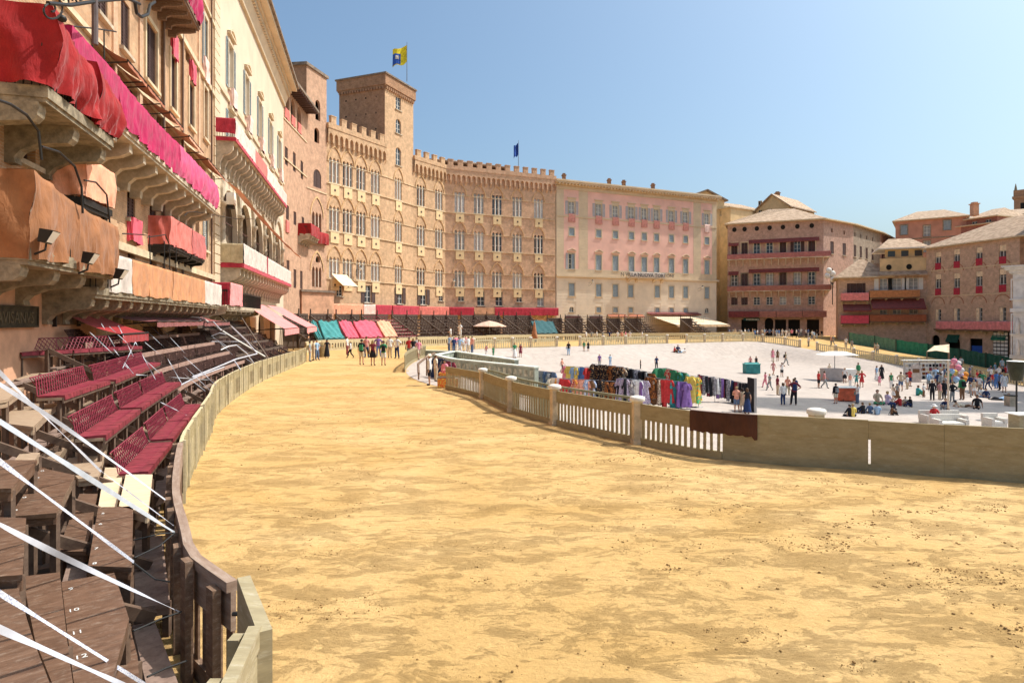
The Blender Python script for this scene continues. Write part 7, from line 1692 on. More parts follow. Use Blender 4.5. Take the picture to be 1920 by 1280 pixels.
def body(pose):
    if pose in _pb: return _pb[pose]
    J=skel(pose); K=list(J); me=bpy.data.meshes.new('sk'); me.from_pydata([J[k] for k in K],[(K.index(a),K.index(b)) for a,b,_ in EDG],[])
    ob=bpy.data.objects.new('sk',me); C.objects.link(ob); sm=ob.modifiers.new('s','SKIN'); sm.use_smooth_shade=True; sub=ob.modifiers.new('u','SUBSURF'); sub.levels=1; sub.render_levels=1
    for i,k in enumerate(K):
        r=RAD.get(k) or RAD[k[:2]] if k[:2] in RAD or k in RAD else RAD.get(k[:-1]); me.skin_vertices[0].data[i].radius=r; me.skin_vertices[0].data[i].use_root=(k=='pel')
    dg=bpy.context.evaluated_depsgraph_get(); m2=bpy.data.meshes.new_from_object(ob.evaluated_get(dg)); bpy.data.objects.remove(ob)
    m2.name='person'; V=[v.co.copy() for v in m2.vertices]; Nn=[v.normal.copy() for v in m2.vertices]; Fc=[tuple(p.vertices) for p in m2.polygons]
    segs=[(Vector(J[a]),Vector(J[b_]),r) for a,b_,r in EDG]
    def reg(p):
        best=9;rr='torso';tt=0
        for a,b_,r in segs:
            d=b_-a; t=max(0,min(1,(p-a).dot(d)/d.dot(d))); q=(a+d*t-p).length-(.05 if r in('torso','head') else .0)
            if q<best: best=q;rr=r;tt=t
        return rr,tt
    R=[reg(sum((V[i] for i in f),Vector())/len(f)) for f in Fc]
    # add fingers, nose and ears to the continuous body mesh
    ex=MB()
    for n in 'LR':
        w_=Vector(J['wr'+n]);h=Vector(J['ha'+n]); d=(h-w_).normalized(); sd_=d.cross(Vector((1,0,0)) if abs(d.x)<.7 else Vector((0,1,0))).normalized()
        for k in range(4): 
            o=h+sd_*(.017*(k-1.5)); L_=(.055,.065,.06,.045)[k]; ex.tube([o-d*.01,o+d*L_*.55,o+d*L_+d.cross(sd_)*.012],.0085,5,r2=.006)
        o=w_.lerp(h,.45)+sd_*.03; ex.tube([o,o+d*.03+sd_*.02,o+d*.06+sd_*.018],.0095,5,r2=.007)
    hd=Vector(J['head']); f=Vector((0,-1,0)); ex.hexa([hd+Vector((-.014,-.085,-.02)),hd+Vector((.014,-.085,-.02)),hd+Vector((.008,-.08,.02)),hd+Vector((-.008,-.08,.02))],[hd+Vector((-.008,-.112,-.015)),hd+Vector((.008,-.112,-.015)),hd+Vector((.004,-.095,.018)),hd+Vector((-.004,-.095,.018))])
    for sx in (-1,1): ex.hexa([hd+Vector((sx*.075,-.015,-.025)),hd+Vector((sx*.075,.015,-.025)),hd+Vector((sx*.075,.015,.03)),hd+Vector((sx*.075,-.015,.03))],[hd+Vector((sx*.09,-.005,-.02)),hd+Vector((sx*.092,.015,-.02)),hd+Vector((sx*.095,.015,.028)),hd+Vector((sx*.09,-.005,.028))])
    b=len(V); allV=V+ex.v; allF=Fc+[tuple(i+b for i in f_) for f_ in ex.f]
    bm=bpy.data.meshes.new('person'); bm.from_pydata([tuple(v) for v in allV],[],allF); bm.polygons.foreach_set('use_smooth',[True]*len(bm.polygons)); bm.materials.append(SKINS[0]); bm.update()
    bpy.data.meshes.remove(m2)
    def sub_(name,test,off):
        idx={};vs=[];fs=[]
        for f_,r in zip(Fc,R):
            c=sum((V[i] for i in f_),Vector())/len(f_)
            if test(r[0],r[1],c):
                ff=[]
                for i in f_:
                    if i not in idx: idx[i]=len(vs); vs.append(V[i]+Nn[i]*off)
                    ff.append(idx[i])
                fs.append(tuple(ff))
        m=bpy.data.meshes.new(name); m.from_pydata([tuple(v) for v in vs],[],fs); m.polygons.foreach_set('use_smooth',[True]*len(fs)); m.materials.append(SHOE); m.update(); return m
    S={'shirt':sub_('shirt',lambda r,t,c:r=='torso' or (r=='pelvis' ) or (r=='uarm' and t<.75),.018),
       'jacket':sub_('jacket',lambda r,t,c:r in('torso','pelvis','uarm') or (r=='farm' and t<.9),.022),
       'vest':sub_('vest',lambda r,t,c:r in('torso','pelvis'),.016),
       'shorts':sub_('shorts',lambda r,t,c:r=='pelvis' or (r=='thigh' and t<.8),.026),
       'trousers':sub_('trousers',lambda r,t,c:r in('pelvis','thigh') or (r=='shank' and t<.92),.022),
       'shoes':sub_('shoes',lambda r,t,c:r=='foot',.012)}
    hc=Vector(J['head'])+Vector((0,.01,.02)); tp=Vector(J['top'])
    def hair(long_):
        m=MB()
        def fn(a,c):
            th=2*PI*a; ph=PI*.62*c if not long_ else PI*.66*c
            x=.098*math.sin(ph)*math.cos(th);y=.112*math.sin(ph)*math.sin(th);z=.118*math.cos(ph)
            if y<-.02 and c>.55: z=.118*math.cos(PI*.62*.55); y*=.9
            if long_ and y>-.02 and c>.8: z-=.20*(c-.8)/.2; y=max(y,.03)*.9
            return (hc.x+x,hc.y+y,hc.z+z)
        m.grid(fn,14,7); return m.mesh('hair',HAIRS[0],smooth=True)
    def hat():
        m=MB(); m.lathe([(.19,.03),(.10,.05),(.10,.11),(.07,.14),(0,.145)],12)
        for i,v in enumerate(m.v): m.v[i]=Vector((v.x+hc.x,v.y*1.1+hc.y,v.z+hc.z))
        return m.mesh('hat',HAIRS[0],smooth=True)
    S['hair']=hair(False);S['long_hair']=hair(True);S['hat']=hat()
    def skirt(z1,z0,r0,r1,nm):
        m=MB(); rows=[(z0,r0),(z0-.1,r0*1.18),((z0+z1)/2,(r0*1.2+r1)/2),(z1,r1)]
        if pose in('floor','knees','cross','seat','lie'): return S['trousers']
        def fn(a,c):
            i=min(2,int(c*3));k=c*3-i; z=rows[i][0]*(1-k)+rows[i+1][0]*k; r=rows[i][1]*(1-k)+rows[i+1][1]*k; th=2*PI*a; r*=1+.05*math.sin(th*9)*c
            return (r*math.cos(th),r*.8*math.sin(th),z)
        m.grid(fn,27,6); return m.mesh(nm,SHOE,smooth=True)
    S['skirt']=skirt(.55,1.06,.135,.24,'skirt');S['long_skirt']=skirt(.16,1.06,.135,.27,'skirt')
    _pb[pose]=(bm,S); return _pb[pose]
CNT=[0]
PEOPLE=[]
def person(u,v,h,pose,top,bot,label,tk='shirt',bk='trousers',face=0,hair=0,long_=False,skin=0,hat=None,d=None,z=None,group=None,fix=None):
    p=gint(u,v) if d is None else at(u,v,d)
    if d is not None: p.z=zground(p.x,p.y) if z is None else z
    full={'knees':.92,'cross':.9,'floor':.9,'lie':.55,'seat':1.23}.get(pose,1.72)
    sc_=(h*p.y/F)/full; sc_=max(.55,min(1.12,sc_)) if fix is None else fix
    bm,S=body(pose); o=mesh_ob('person',bm,None,tuple(p),math.radians(face),[SKINS[skin]]); o.scale=(sc_,)*3
    tagp(o,label,'person',group)
    def kid(nm,me,m): mesh_ob(nm,me,o,(0,0,0),0,[m])
    kid({'shirt':'shirt','jacket':'jacket','vest':'top'}[tk],S[tk],cloth(top))
    kid({'long_skirt':'skirt'}.get(bk,bk),S[bk],cloth(bot))
    kid('hair',S['long_hair' if long_ else 'hair'],HAIRS[hair]); kid('shoes',S['shoes'],SHOE)
    if hat: kid('hat',S['hat'],cloth(hat))
    return o
Pp=person
# on the track; facing: 0 looks at the camera, 180 away, 90 to the right
TR=[(581,678,38,'stand','grey','grey','person in a grey outfit leaning by the end of the left barrier','shirt','trousers',100),
(588,676,38,'bent','beige','beige','person in beige beside the one in grey at the left barrier end','shirt','trousers',-60),
(594,675,37,'hips','lightblue','denim','person in a light blue shirt beside the left barrier end','shirt','trousers',60),
(613,671,34,'stand','black','black','person in a long black dress by the brown sack near the barrier','vest','long_skirt',20),
(651,666,35,'stand','white','maroon','person in white shirt and dark trousers, left of the group on the track','shirt','trousers',90),
(657,671,31,'walk','white','black','smaller person in white top and black trousers at the left of the track group','shirt','trousers',-70),
(678,684,48,'stand','black','cream','person with dark top and cream shorts, nearest left of the three with backs turned','shirt','shorts',180),
(687,671,40,'bent','rose','navy','person half hidden behind the dark top one on the track','shirt','trousers',200),
(699,685,47,'stand','maroon','black','person in a short dark dress in the middle of the three on the track','vest','skirt',170),
(709,669,43,'hips','purple','blue','person in purple and blue behind the three on the track','shirt','trousers',20),
(719,685,46,'stand','green','white','person with a dark green top and white shorts, right of the three on the track','shirt','shorts',185),
(731,671,43,'stand','white','beige','person in white shirt and beige trousers on the track','shirt','trousers',10),
(744,672,41,'hips','white','navy','person in white shirt and navy trousers on the track','shirt','trousers',-20),
(767,673,40,'stand','red','grey','person in red top in the right hand group on the track','shirt','trousers',10),
(775,674,40,'stand','black','white','person in black top and white skirt in the right hand group on the track','vest','skirt',200),
(781,671,38,'stand','white','grey','person in white at the back of the right hand group on the track','shirt','trousers',0),
(785,675,38,'walk','pink','beige','person in pink with bare legs in the right hand group on the track','shirt','shorts',30),
(805,723,58,'stand','white','black','person in white shirt, black shorts, boots and cap at the gap of the fence','jacket','shorts',-80),
(834,727,52,'bent','pink','pink','person in a pink dress at the gap of the fence','jacket','skirt',-30),
(817,716,50,'stand','cream','beige','person in pale clothes behind the white shirted one at the fence gap','shirt','trousers',120)]
for i,t in enumerate(TR):
    u,v,h,po,a,b_,l,tk,bk,fc=t; Pp(u,v,h,po,a,b_,l,tk,bk,fc,hair=i%3,long_=(bk in('skirt','long_skirt')),skin=i%2,hat='cream' if u==805 else None,group='people on the track')
PZ=[(965,671,28,'stand','green','white','person in pale green with white bag walking in the upper left of the square','shirt','long_skirt',30),
(976,670,25,'stand','maroon','maroon','person in a dark red dress in the upper left of the square','vest','skirt',0),
(912,667,20,'bent','rose','white','person in pale pink beside the fountain enclosure','shirt','trousers',0),(925,668,18,'stand','green','green','person in green beside the fountain enclosure','shirt','trousers',30),
(1066,666,25,'stand','black','lightblue','person in black top carrying something light blue, alone on the left of the square','shirt','trousers',180),
(1095,659,19,'stand','green','beige','person in grey green, left of a pair near the far fence','shirt','shorts',0),(1103,659,18,'stand','black','black','person in black, right of a pair near the far fence','shirt','skirt',0),
(1054,698,26,'walk','salmon','black','person in salmon top and black shorts behind the colourful garments','shirt','shorts',60),
(1124,688,24,'stand','purple','grey','person in purple behind the dark garments','shirt','trousers',0),(1144,687,22,'bent','lightblue','lightblue','person in light blue behind the dark garments','shirt','trousers',200),
(1231,692,24,'bent','navy','black','person in dark blue behind the green garments','shirt','trousers',0),(1201,692,18,'stand','black','black','dark clothed person just showing above the dark garments','shirt','trousers',90),
(1407,690,22,'stand','rose','maroon','person in dark red behind the teal box','vest','skirt',0),(1418,691,23,'stand','black','black','person in a black dress behind the teal box','vest','long_skirt',20),
(1449,677,23,'stand','pink','pink','person in a pink dress far out on the square','vest','skirt',180),(1458,677,21,'stand','brown','brown','person in brown beside the pink dressed one','vest','skirt',170),
(1473,685,25,'walk','khaki','grey','person in grey green striding right','shirt','trousers',90),(1450,704,27,'walk','rose','rose','person in dusty rose top and shorts','shirt','shorts',10),
(1466,707,27,'photo','white','black','person in white top and black shorts raising both arms','vest','shorts',0),(1435,727,29,'walk','pink','pink','person in pink clothes striding left','shirt','trousers',-80),
(1443,732,31,'walk','grey','grey','person in grey walking just behind the pink one','shirt','trousers',-70),(1458,741,37,'stand','maroon','beige','person in dark red top and beige trousers','shirt','trousers',90),
(1468,760,42,'stand','white','navy','long haired person in a white hooded top with dark leggings','jacket','trousers',180),(1477,741,35,'bent','salmon','khaki','person in salmon top holding a bag','shirt','trousers',-20),
(1491,742,34,'stand','navy','navy','taller person in navy behind the maroon one','shirt','trousers',180),(1489,760,50,'hips','maroon','black','person in dark maroon top and black trousers, nearest of the standing group','shirt','trousers',170),
(1535,728,32,'stand','red','black','person in red top and black shorts by the pale cart','shirt','shorts',90),(1546,728,32,'walk','rose','grey','person in grey pink by the pale cart','shirt','trousers',60),
(1555,702,20,'bent','cream','grey','vendor behind the pale cart under its white roof','shirt','trousers',0),(1584,718,28,'stand','white','black','person in white top and black skirt right of the pale cart','vest','skirt',-30),
(1594,724,23,'stand','salmon','white','smaller person in salmon top and white trousers','shirt','trousers',0),(1606,724,24,'hips','teal','teal','person in teal clothes behind the red cart','shirt','shorts',160),
(1616,726,31,'hips','red','red','person in a red dress with hands on hips','shirt','skirt',180),(1644,714,28,'stand','lightblue','white','person in a pale blue and white dress','vest','long_skirt',20),
(1653,712,28,'stand','black','black','person in a long dark dress beside the pale blue one','jacket','long_skirt',-10),(1649,723,15,'stand','pink','pink','small child in pink','vest','skirt',0),
(1567,757,38,'stand','black','cream','person in black top and cream shorts at the left of the red cart','jacket','shorts',190),(1608,757,36,'bent','white','denim','person in white top with a teal bag at the right of the red cart','shirt','trousers',-90),
(1671,728,29,'stand','green','white','person in green and white behind the seated groups','vest','trousers',0),(1675,750,30,'stand','cream','white','person in a white dress among the seated groups','vest','skirt',90),(1682,749,30,'stand','grey','brown','person in a brown skirt beside the white dressed one','vest','long_skirt',-60),
(1699,707,30,'stand','navy','black','person in dark clothes at the left end of the picture stall','shirt','trousers',90),(1701,730,26,'stand','white','beige','person in white in front of the picture stall','shirt','trousers',200),
(1732,745,26,'bent','white','brown','person in a white shirt at the left of the dark clothed group','shirt','trousers',30),(1748,751,38,'stand','black','black','person in black, left of the dark clothed group','jacket','trousers',160),
(1762,750,34,'stand','rose','beige','person in beige among the dark clothed group','shirt','trousers',20),(1770,749,36,'stand','black','black','person in black in the middle of the dark clothed group','jacket','trousers',180),
(1786,754,38,'hips','black','grey','person in black top and grey trousers right of the pale pole','jacket','trousers',190),(1804,750,44,'stand','green','brown','person with a dark green backpack right of the pale pole','jacket','trousers',185),
(1820,745,28,'bent','grey','grey','person in grey at the right of the green backpack','shirt','trousers',60),(1826,742,30,'stand','beige','white','person in white shorts at the right of the green backpack','shirt','shorts',0),
(1837,736,31,'stand','white','beige','person in white top looking away, right part of the square','shirt','trousers',120),(1853,731,28,'walk','navy','navy','person in navy clothes walking left','shirt','trousers',-90),
(1862,725,26,'stand','red','denim','person in a red top near the right crowd','shirt','trousers',0),(1868,729,32,'stand','blue','blue','person in blue near the right crowd','shirt','trousers',180),(1877,728,30,'hips','denim','blue','person in denim blue near the right crowd','shirt','trousers',10),
(1883,736,36,'stand','white','white','person in a long white dress near the right crowd','jacket','skirt',160),(1873,716,30,'stand','white','navy','person in white behind the blue ones','shirt','trousers',0),(1888,712,30,'stand','lilac','grey','person in lilac at the right crowd edge','shirt','trousers',0),(1866,706,26,'stand','lightblue','white','person in light blue at the back of the right crowd','shirt','trousers',30),(1879,700,28,'stand','lightblue','denim','tall person in light blue at the back of the right crowd','shirt','trousers',0),(1898,718,30,'stand','blue','grey','person in blue at the right edge of the crowd','shirt','trousers',0),
(1381,773,48,'bent','salmon','denim','person in salmon top and denim shorts at the right end of the garment racks','vest','shorts',170),(1392,774,46,'bent','beige','beige','person in beige dress between the denim shorts one and the black dressed one','vest','skirt',190),(1401,776,48,'stand','black','navy','person in a long black dress at the right end of the garment racks','vest','long_skirt',180),
(1264,661,12,'knees','red','brown','person in red sitting on the far part of the square, left of three','shirt','trousers',90),(1271,660,13,'cross','navy','black','person in navy sitting on the far part of the square, middle of three','jacket','trousers',0),(1277,661,9,'lie','white','lightblue','person in white lying beside the two sitting far out','shirt','trousers',-60),
(1599,782,24,'cross','yellow','black','person with a yellow vest sitting nearest the fence','jacket','trousers',180),(1593,781,22,'cross','black','black','person in black sitting beside the yellow vest','jacket','trousers',200),
(1619,776,22,'knees','black','navy','person in black sitting with knees up, left of the blue ones','jacket','trousers',200),(1631,776,20,'cross','denim','denim','person in denim sitting second in the row','jacket','trousers',180),(1645,778,22,'knees','lightblue','denim','person in pale denim sitting with knees up','jacket','trousers',150),
(1645,758,28,'cross','beige','green','person in beige sitting behind the denim ones','shirt','trousers',0),(1664,768,34,'seat','lilac','navy','person in a lilac shirt seated on a low stool','shirt','trousers',100),(1672,779,18,'knees','brown','black','small dark seated figure by a tripod','jacket','trousers',90),
(1688,762,20,'knees','red','maroon','person in red sitting in the shade','jacket','trousers',200),(1698,761,18,'knees','cream','beige','person in pale clothes sitting beside the red one','shirt','trousers',160),(1708,763,20,'knees','black','navy','person in black sitting right of the red one','jacket','trousers',-90),
(1720,742,20,'knees','teal','green','person in green sitting in front of the picture stall','jacket','trousers',90),(1774,770,24,'knees','navy','grey','person in dark clothes sitting behind the sofa','jacket','trousers',-60),
(1807,764,14,'lie','cream','brown','person in cream lying in the shade','shirt','shorts',90),(1832,766,25,'floor','black','brown','person in black leaning back on both hands','shirt','shorts',-40),(1840,745,18,'cross','white','denim','person in white sitting near the right crowd','shirt','trousers',0),(1849,746,17,'cross','navy','navy','person in navy sitting near the right crowd','jacket','trousers',-40),
(1876,751,14,'lie','lightblue','black','person lying on the paving at the right','shirt','trousers',-90),(1829,688+37,20,'stand','lilac','white','person in lilac behind the balloons','shirt','trousers',0)]
for i,t in enumerate(PZ):
    u,v,h,po,a,b_,l,tk,bk,fc=t; Pp(u,v,h,po,a,b_,l,tk,bk,fc,hair=(i*7)%3,long_=(bk in('skirt','long_skirt') or 'long haired' in l),skin=(i//2)%2,group='people on the square',fix=.6 if 'child' in l else None)
rr=random.Random(23)
for i in range(26):
    u=rr.choice([rr.uniform(1700,1900),rr.uniform(1730,1890),rr.uniform(1490,1700)]); v=rr.uniform(712,742) if u>1700 else rr.uniform(700,735); p=gint(u,v); a=rr.choice(['white','black','navy','grey','red','lightblue','denim','beige','rose','green']); b_=rr.choice(['denim','black','beige','navy','grey'])
    person(u,v,F*1.68/p.y,rr.choice(['stand','bent','hips','walk','stand','photo']),a,b_,'visitor in %s top and %s legwear, %s one mingling right on the square'%(a,b_,nth(i+1)),rr.choice(['shirt','jacket']),rr.choice(['trousers','shorts']),rr.uniform(0,360),hair=i%3,skin=i%2,group='visitors mingling on the right of the square')
# far people
rr=random.Random(11); cols=list('white navy grey white lightblue black red denim white blue pink beige'.split())
for i in range(30):
    u=1368+i*5.9+rr.uniform(-2,2); d=rr.uniform(112,127); a=rr.choice(cols);b_=rr.choice(['denim','black','beige','grey','white']); p=at(u,640,d)
    person(u,640,16,rr.choice(['stand','hips','walk','bent']),a,b_,'person in %s top and %s trousers, %s from the left before the far shops'%(a,b_,nth(i+1)),'shirt','trousers',rr.uniform(0,360),hair=i%3,d=d,group='crowd before the far shops',fix=1.0)
for i,(u,a,l) in enumerate(((1099,'white','first from the left'),(1109,'grey','second'),(1119,'white','third'),(1130,'grey','fourth'),(1143,'navy','in navy'),(1158,'white','in white, right of the navy one'),(1166,'salmon','in salmon'),(1173,'pink','in pink by the fence post'),(1181,'white','in white, right of the pink one'),(1204,'white','in white, rightmost'))):
    person(u,640,14,['stand','hips','bent'][i%3],a,'beige','far person on the track below the pink palace, '+l,'shirt','trousers',rr.uniform(0,360),hair=i%3,d=97-(u-1099)*.02,group='far people below the pink palace',fix=1.0)
for i,(u,v,d,a,l) in enumerate(((1558,640,104,'salmon','left of a far pair in the sand opening'),(1562,640,104,'grey','right of a far pair in the sand opening'),(1586,640,101,'white','in white before the dark green netting'),(1597,648,97,'grey','in grey on the shaded track'),(1640,650,93,'beige','left of a pale pair by the netting'),(1645,650,93,'cream','right of a pale pair by the netting'),(1790,668,80,'grey','in grey behind the balloons'),(1802,670,79,'white','in white shirt behind the balloons'),(1516,640,98,'white','in white crossing the opening of the fence'))):
    person(u,v,14,['stand','walk'][i%2],a,'grey','person '+l,'shirt','trousers',rr.uniform(0,360),hair=i%3,d=d,group='people on the far right track',fix=1.0)
for i,(u,d,z,a) in enumerate(((842,66,0,'lightblue'),(848,68,0,'white'),(855,66,0,'pink'),(861,70,0,'denim'),(868,64,0,'white'),(873,67,0,'rose'),(851,60,.0,'navy'),(878,62,0,'white'),(862,60,.0,'lightblue'),(885,63,0,'salmon'),(845,75,.8,'white'),(863,75,1.3,'white'),(903,98,0,'navy'),(915,99,0,'grey'),(975,99,.4,'white'),(1004,94,0,'white'),(878,96,0,'grey'))):
    person(u,640,14,['stand','bent','hips'][i%3],a,['denim','beige','white'][i%3],'person in %s, %s of the small crowd %s'%(a,nth(i+1),'beyond the fountain enclosure' if i<12 else 'near the far tan parasol'),'shirt','trousers',rr.uniform(0,360),hair=i%3,d=d,z=z,group='crowd beyond the fountain' if i<12 else 'people near the tan parasol',fix=1.0)
def worn(u,v,h,face,col,label,side=0,kind='backpack'):
    p=gint(u,v); s=max(.55,min(1.12,h*p.y/F/1.72)); M=Matrix.Translation(p)@Matrix.Rotation(math.radians(face),4,'Z')@Matrix.Scale(s,4)
    b=MB(M)
    if kind=='backpack': b.hexa([(-.14,.12,1.0),(.14,.12,1.0),(.13,.27,1.0),(-.13,.27,1.0)],[(-.12,.12,1.38),(.12,.12,1.38),(.10,.22,1.40),(-.10,.22,1.40)]); b.tube([(-.1,.11,1.3),(-.12,-.02,1.47),(-.12,-.13,1.3)],.018,4); b.tube([(.1,.11,1.3),(.12,-.02,1.47),(.12,-.13,1.3)],.018,4)
    else: x=.30 if side>0 else -.30; b.hexa([(x-.05,-.13,.78),(x+.05,-.13,.78),(x+.05,.13,.78),(x-.05,.13,.78)],[(x-.03,-.11,1.02),(x+.03,-.11,1.02),(x+.03,.11,1.02),(x-.03,.11,1.02)]); b.tube([(x,-.06,1.0),(x*.6,-.02,1.47),(x,.06,1.0)],.012,4)
    o=b.build(kind,cloth(col),None,smooth=False); tagp(o,label,kind)
for a in ((678,684,48,180,'green','dark green backpack on the person in dark top and cream shorts'),(719,685,46,185,'black','black backpack on the person in green top on the track'),(1804,750,44,185,'black','black backpack on the person in green right of the pale pole'),(1473,685,25,90,'black','black backpack on the grey green walker'),(1489,760,50,170,'navy','navy backpack on the nearest standing person in maroon'),(1567,757,38,190,'grey','grey backpack on the person in black left of the red cart')): worn(*a)
for a in ((651,666,35,90,'black','small black bag of the person in white at the left of the track group',1),(965,671,28,30,'white','white bag of the pale green person on the square',-1),(1066,666,25,180,'lightblue','light blue bag of the lone person on the left of the square',1),(1477,741,35,-20,'brown','brown bag of the salmon topped person',1),(1608,757,36,-90,'teal','teal bag of the person right of the red cart',-1),(699,685,47,170,'brown','brown shoulder bag of the person in the dark short dress',1),(768,673,40,10,'black','black bag of the person in red on the track',-1)): worn(*a,kind='bag')
# ---------------------------------------------------------------- marble fountain enclosure
MG=mat('grey_green_marble',(.34,.37,.30),var=.25,scale=1.2,bump=.2,bscale=8); MT=mat('white_marble_top',(.66,.70,.62),var=.1,scale=2)
fe=thing('fountain_enclosure','low U shaped marble enclosure with netted carved sides beside the track','fountain',(-3,45,-.4))
path=[(-7.6,56.5),(-5.2,55),( .1,43.2)]; 
def pwall(pts,h,th,nm,m,mt):
    for i in range(len(pts)-1):
        f=Fac(pts[i],pts[i+1]); b=MB(f.M); b.box(0,f.w,0,th,-1.2,h-.08); b.build(nm,m,fe)
        b=MB(f.M); b.box(-.05,f.w+.05,-.06,th+.06,h-.075,h); b.build('coping',mt,fe)
        b=MB(f.M); n=int(f.w/.55)
        for k in range(n):
            x=f.w*(k+.5)/n; b.box(x-.17,x+.17,-.03,-.001,.0,h-.25); b.box(x-.17,x+.17,-.03,-.001,-.75,-.15)
        b.build('carved_panels',mat('carved_marble',(.46,.45,.34),var=.35,scale=3),fe)
pwall([(-5.0,46.0),(-4.2,44.2),(1.35,36.6)],.62,.30,'wall',MG,MT); pwall([(-9.2,57.5),(-5.2,55.2),(.2,43.3)],.62,.30,'wall',MG,MT); pwall([(-6.4,50),(-5.0,46.0)],.62,.3,'wall',MG,MT); pwall([(-5.4,54.9),(-6.4,50)],.62,.3,'wall',MG,MT)
# ---------------------------------------------------------------- garments on racks
def garment_mesh(kind,L,w):
    """hanging dress or shirt with folds; x across, z from 0 down to -L"""
    b=MB()
    ph=random.uniform(0,6)
    def prof(c):
        if kind=='dress': return w*(.42+.12*math.sin(min(1,c*5)*PI/2)) if c<.22 else w*(.40+.35*(c-.22))
        if kind=='shirt': return w*(.5 if c>.1 else .25+2.5*c)
        return w*(.42+.08*math.sin(c*4))
    def fn(a,c):
        th=2*PI*a; r=prof(c); return (r*math.cos(th)*(1+.04*math.sin(c*7+ph)),(.05+.06*c)*math.sin(th)+.02*math.sin(th*6+ph+c*3)*c,-L*c-.03*math.sin(th*5+ph)*c)
    b.grid(fn,20,7)
    if kind!='scarf':
        for s in (-1,1): b.tube([(s*w*.33,0,-.04),(s*w*.52,0,-.22),(s*w*.58,0,-.42)],.05,6)
    return b.mesh('garment',C_WHI,smooth=True)
GM={k:[garment_mesh(k,L,w) for _ in range(2)] for k,L,w in (('dress',1.45,.5),('shirt',.75,.52),('scarf',1.2,.24))}
def pattern(name,c1,c2,c3,scale=14):
    m=mat(name,c1,rough=.85,var=.1,scale=scale,col2=c2,spec=.1); r=[n for n in m.node_tree.nodes if n.type=='VALTORGB'][0]
    if len(r.color_ramp.elements)<3:
        r.color_ramp.elements[0].position=.40; r.color_ramp.elements[1].position=.56; e=r.color_ramp.elements.new(.48); e.color=(*c3,1); r.color_ramp.interpolation='CONSTANT' if 'print' in name else 'LINEAR'
    return m
PT={'dark floral':pattern('dark_floral_print',(.5,.28,.12),(.02,.018,.02),(.03,.025,.03)),'rust floral':pattern('rust_floral_print',(.03,.02,.02),(.42,.15,.04),(.16,.06,.03)),'lilac floral':pattern('lilac_floral_print',(.62,.55,.62),(.55,.48,.55),(.2,.12,.25)),'beige print':pattern('beige_print',(.5,.4,.28),(.2,.13,.08),(.55,.45,.36)),'red floral':pattern('red_floral_print',(.6,.06,.05),(.7,.5,.35),(.5,.04,.04)),'tie dye':pattern('tie_dye',(.08,.45,.2),(.85,.65,.05),(.75,.2,.05),5),'blue print':pattern('blue_print',(.15,.25,.5),(.6,.6,.65),(.3,.4,.6)),'grey print':pattern('grey_print',(.1,.09,.1),(.4,.38,.4),(.2,.18,.2)),'orange print':pattern('orange_print',(.75,.25,.05),(.75,.5,.1),(.6,.1,.05))}
def gm(c): return PT[c] if c in PT else cloth(c)
RK=mat('rack_steel',(.35,.35,.36),rough=.35,var=0,metal=.7)
def rack(px0,px1,d0,d1,label,kind,colors,ztop=None,group='garments',sp=None,place='',n_add=True):
    A=at(px0[0],px0[1],d0);B=at(px1[0],px1[1],d1); L=(B-A).length; dirn=(B-A).normalized(); ang=math.atan2(dirn.y,dirn.x)
    m=(A+B)/2; r=thing('clothes_rack',label,'rack',(m.x,m.y,zground(m.x,m.y)))
    b=MB(); b.tube([A,B],.02,6); b.build('rail',RK,r)
    for q in (A,B,m): 
        b=MB(); zg=zground(q.x,q.y); b.tube([q,(q.x,q.y,zg)],.018,6); b.tube([(q.x-.3,q.y-.1,zg+.03),(q.x+.3,q.y+.1,zg+.03)],.018,5); b.build('post',RK,r)
    if n_add: colors=[random.choice(colors[max(0,int(k/1.5)-1):int(k/1.5)+2]) for k in range(int(len(colors)*1.5))]
    n=len(colors)
    for i,c in enumerate(colors):
        p=A.lerp(B,(i+.5)/n); me=GM[kind][i%2]; o=mesh_ob('garment',me,None,(p.x+random.uniform(-.06,.06),p.y+random.uniform(-.10,.10),p.z-.03+random.uniform(-.07,.05)),ang+random.uniform(-.7,.7)+(0 if i%3 else 1.2),[gm(c)]); o.scale=(random.uniform(.95,1.25),1.3,random.uniform(.85,1.15))
        tagp(o,'%s %s hanging %s, %s from its left'%(c,kind,place,nth(i+1)),'garment',group+' '+place)
rack((1042,700),(1108,704),44,42,'back rack of bright plain garments at the left of the stall','scarf',['salmon','salmon','pink','salmon','yellow','yellow','white','blue','lightblue','navy','rose'],place='on the bright back rack') if 0 else None
rack((1056,686),(1094,688),43,42,'back rack of bright plain garments, left part of the stall','dress',['salmon','pink','salmon','yellow','yellow','lightblue','blue','navy'],place='on the bright back rack')
rack((1000,694),(1040,698),40,38.5,'rack of grey and denim garments at the left end of the stall','dress',['grey print','grey','blue print','grey print','denim','blue print','grey','denim'],place='on the left end rack')
rack((1030,708),(1112,712),37.5,36.5,'front rack of red, yellow and blue garments','dress',['cream','white','orange print','blue print','red','black','blue print','orange print','salmon','red floral','salmon','brown','blue print','navy'],place='on the left front rack')
rack((1096,688),(1122,687),40.5,40.5,'short rack of red printed garments','dress',['red floral','red','red floral','maroon','red'],place='on the red rack')
rack((1110,682),(1170,688),38.7,38.5,'tall rack of dark floral dresses in the middle of the stall','dress',['dark floral','dark floral','black','dark floral','rust floral','rust floral','dark floral','beige print','rust floral','dark floral','beige print'],place='on the tall dark rack')
rack((1112,712),(1166,716),37.2,37,'lower rack of dark floral dresses in front of the tall one','dress',['dark floral','black','dark floral','black','rust floral','dark floral','dark floral','black','dark floral'],place='on the lower dark rack')
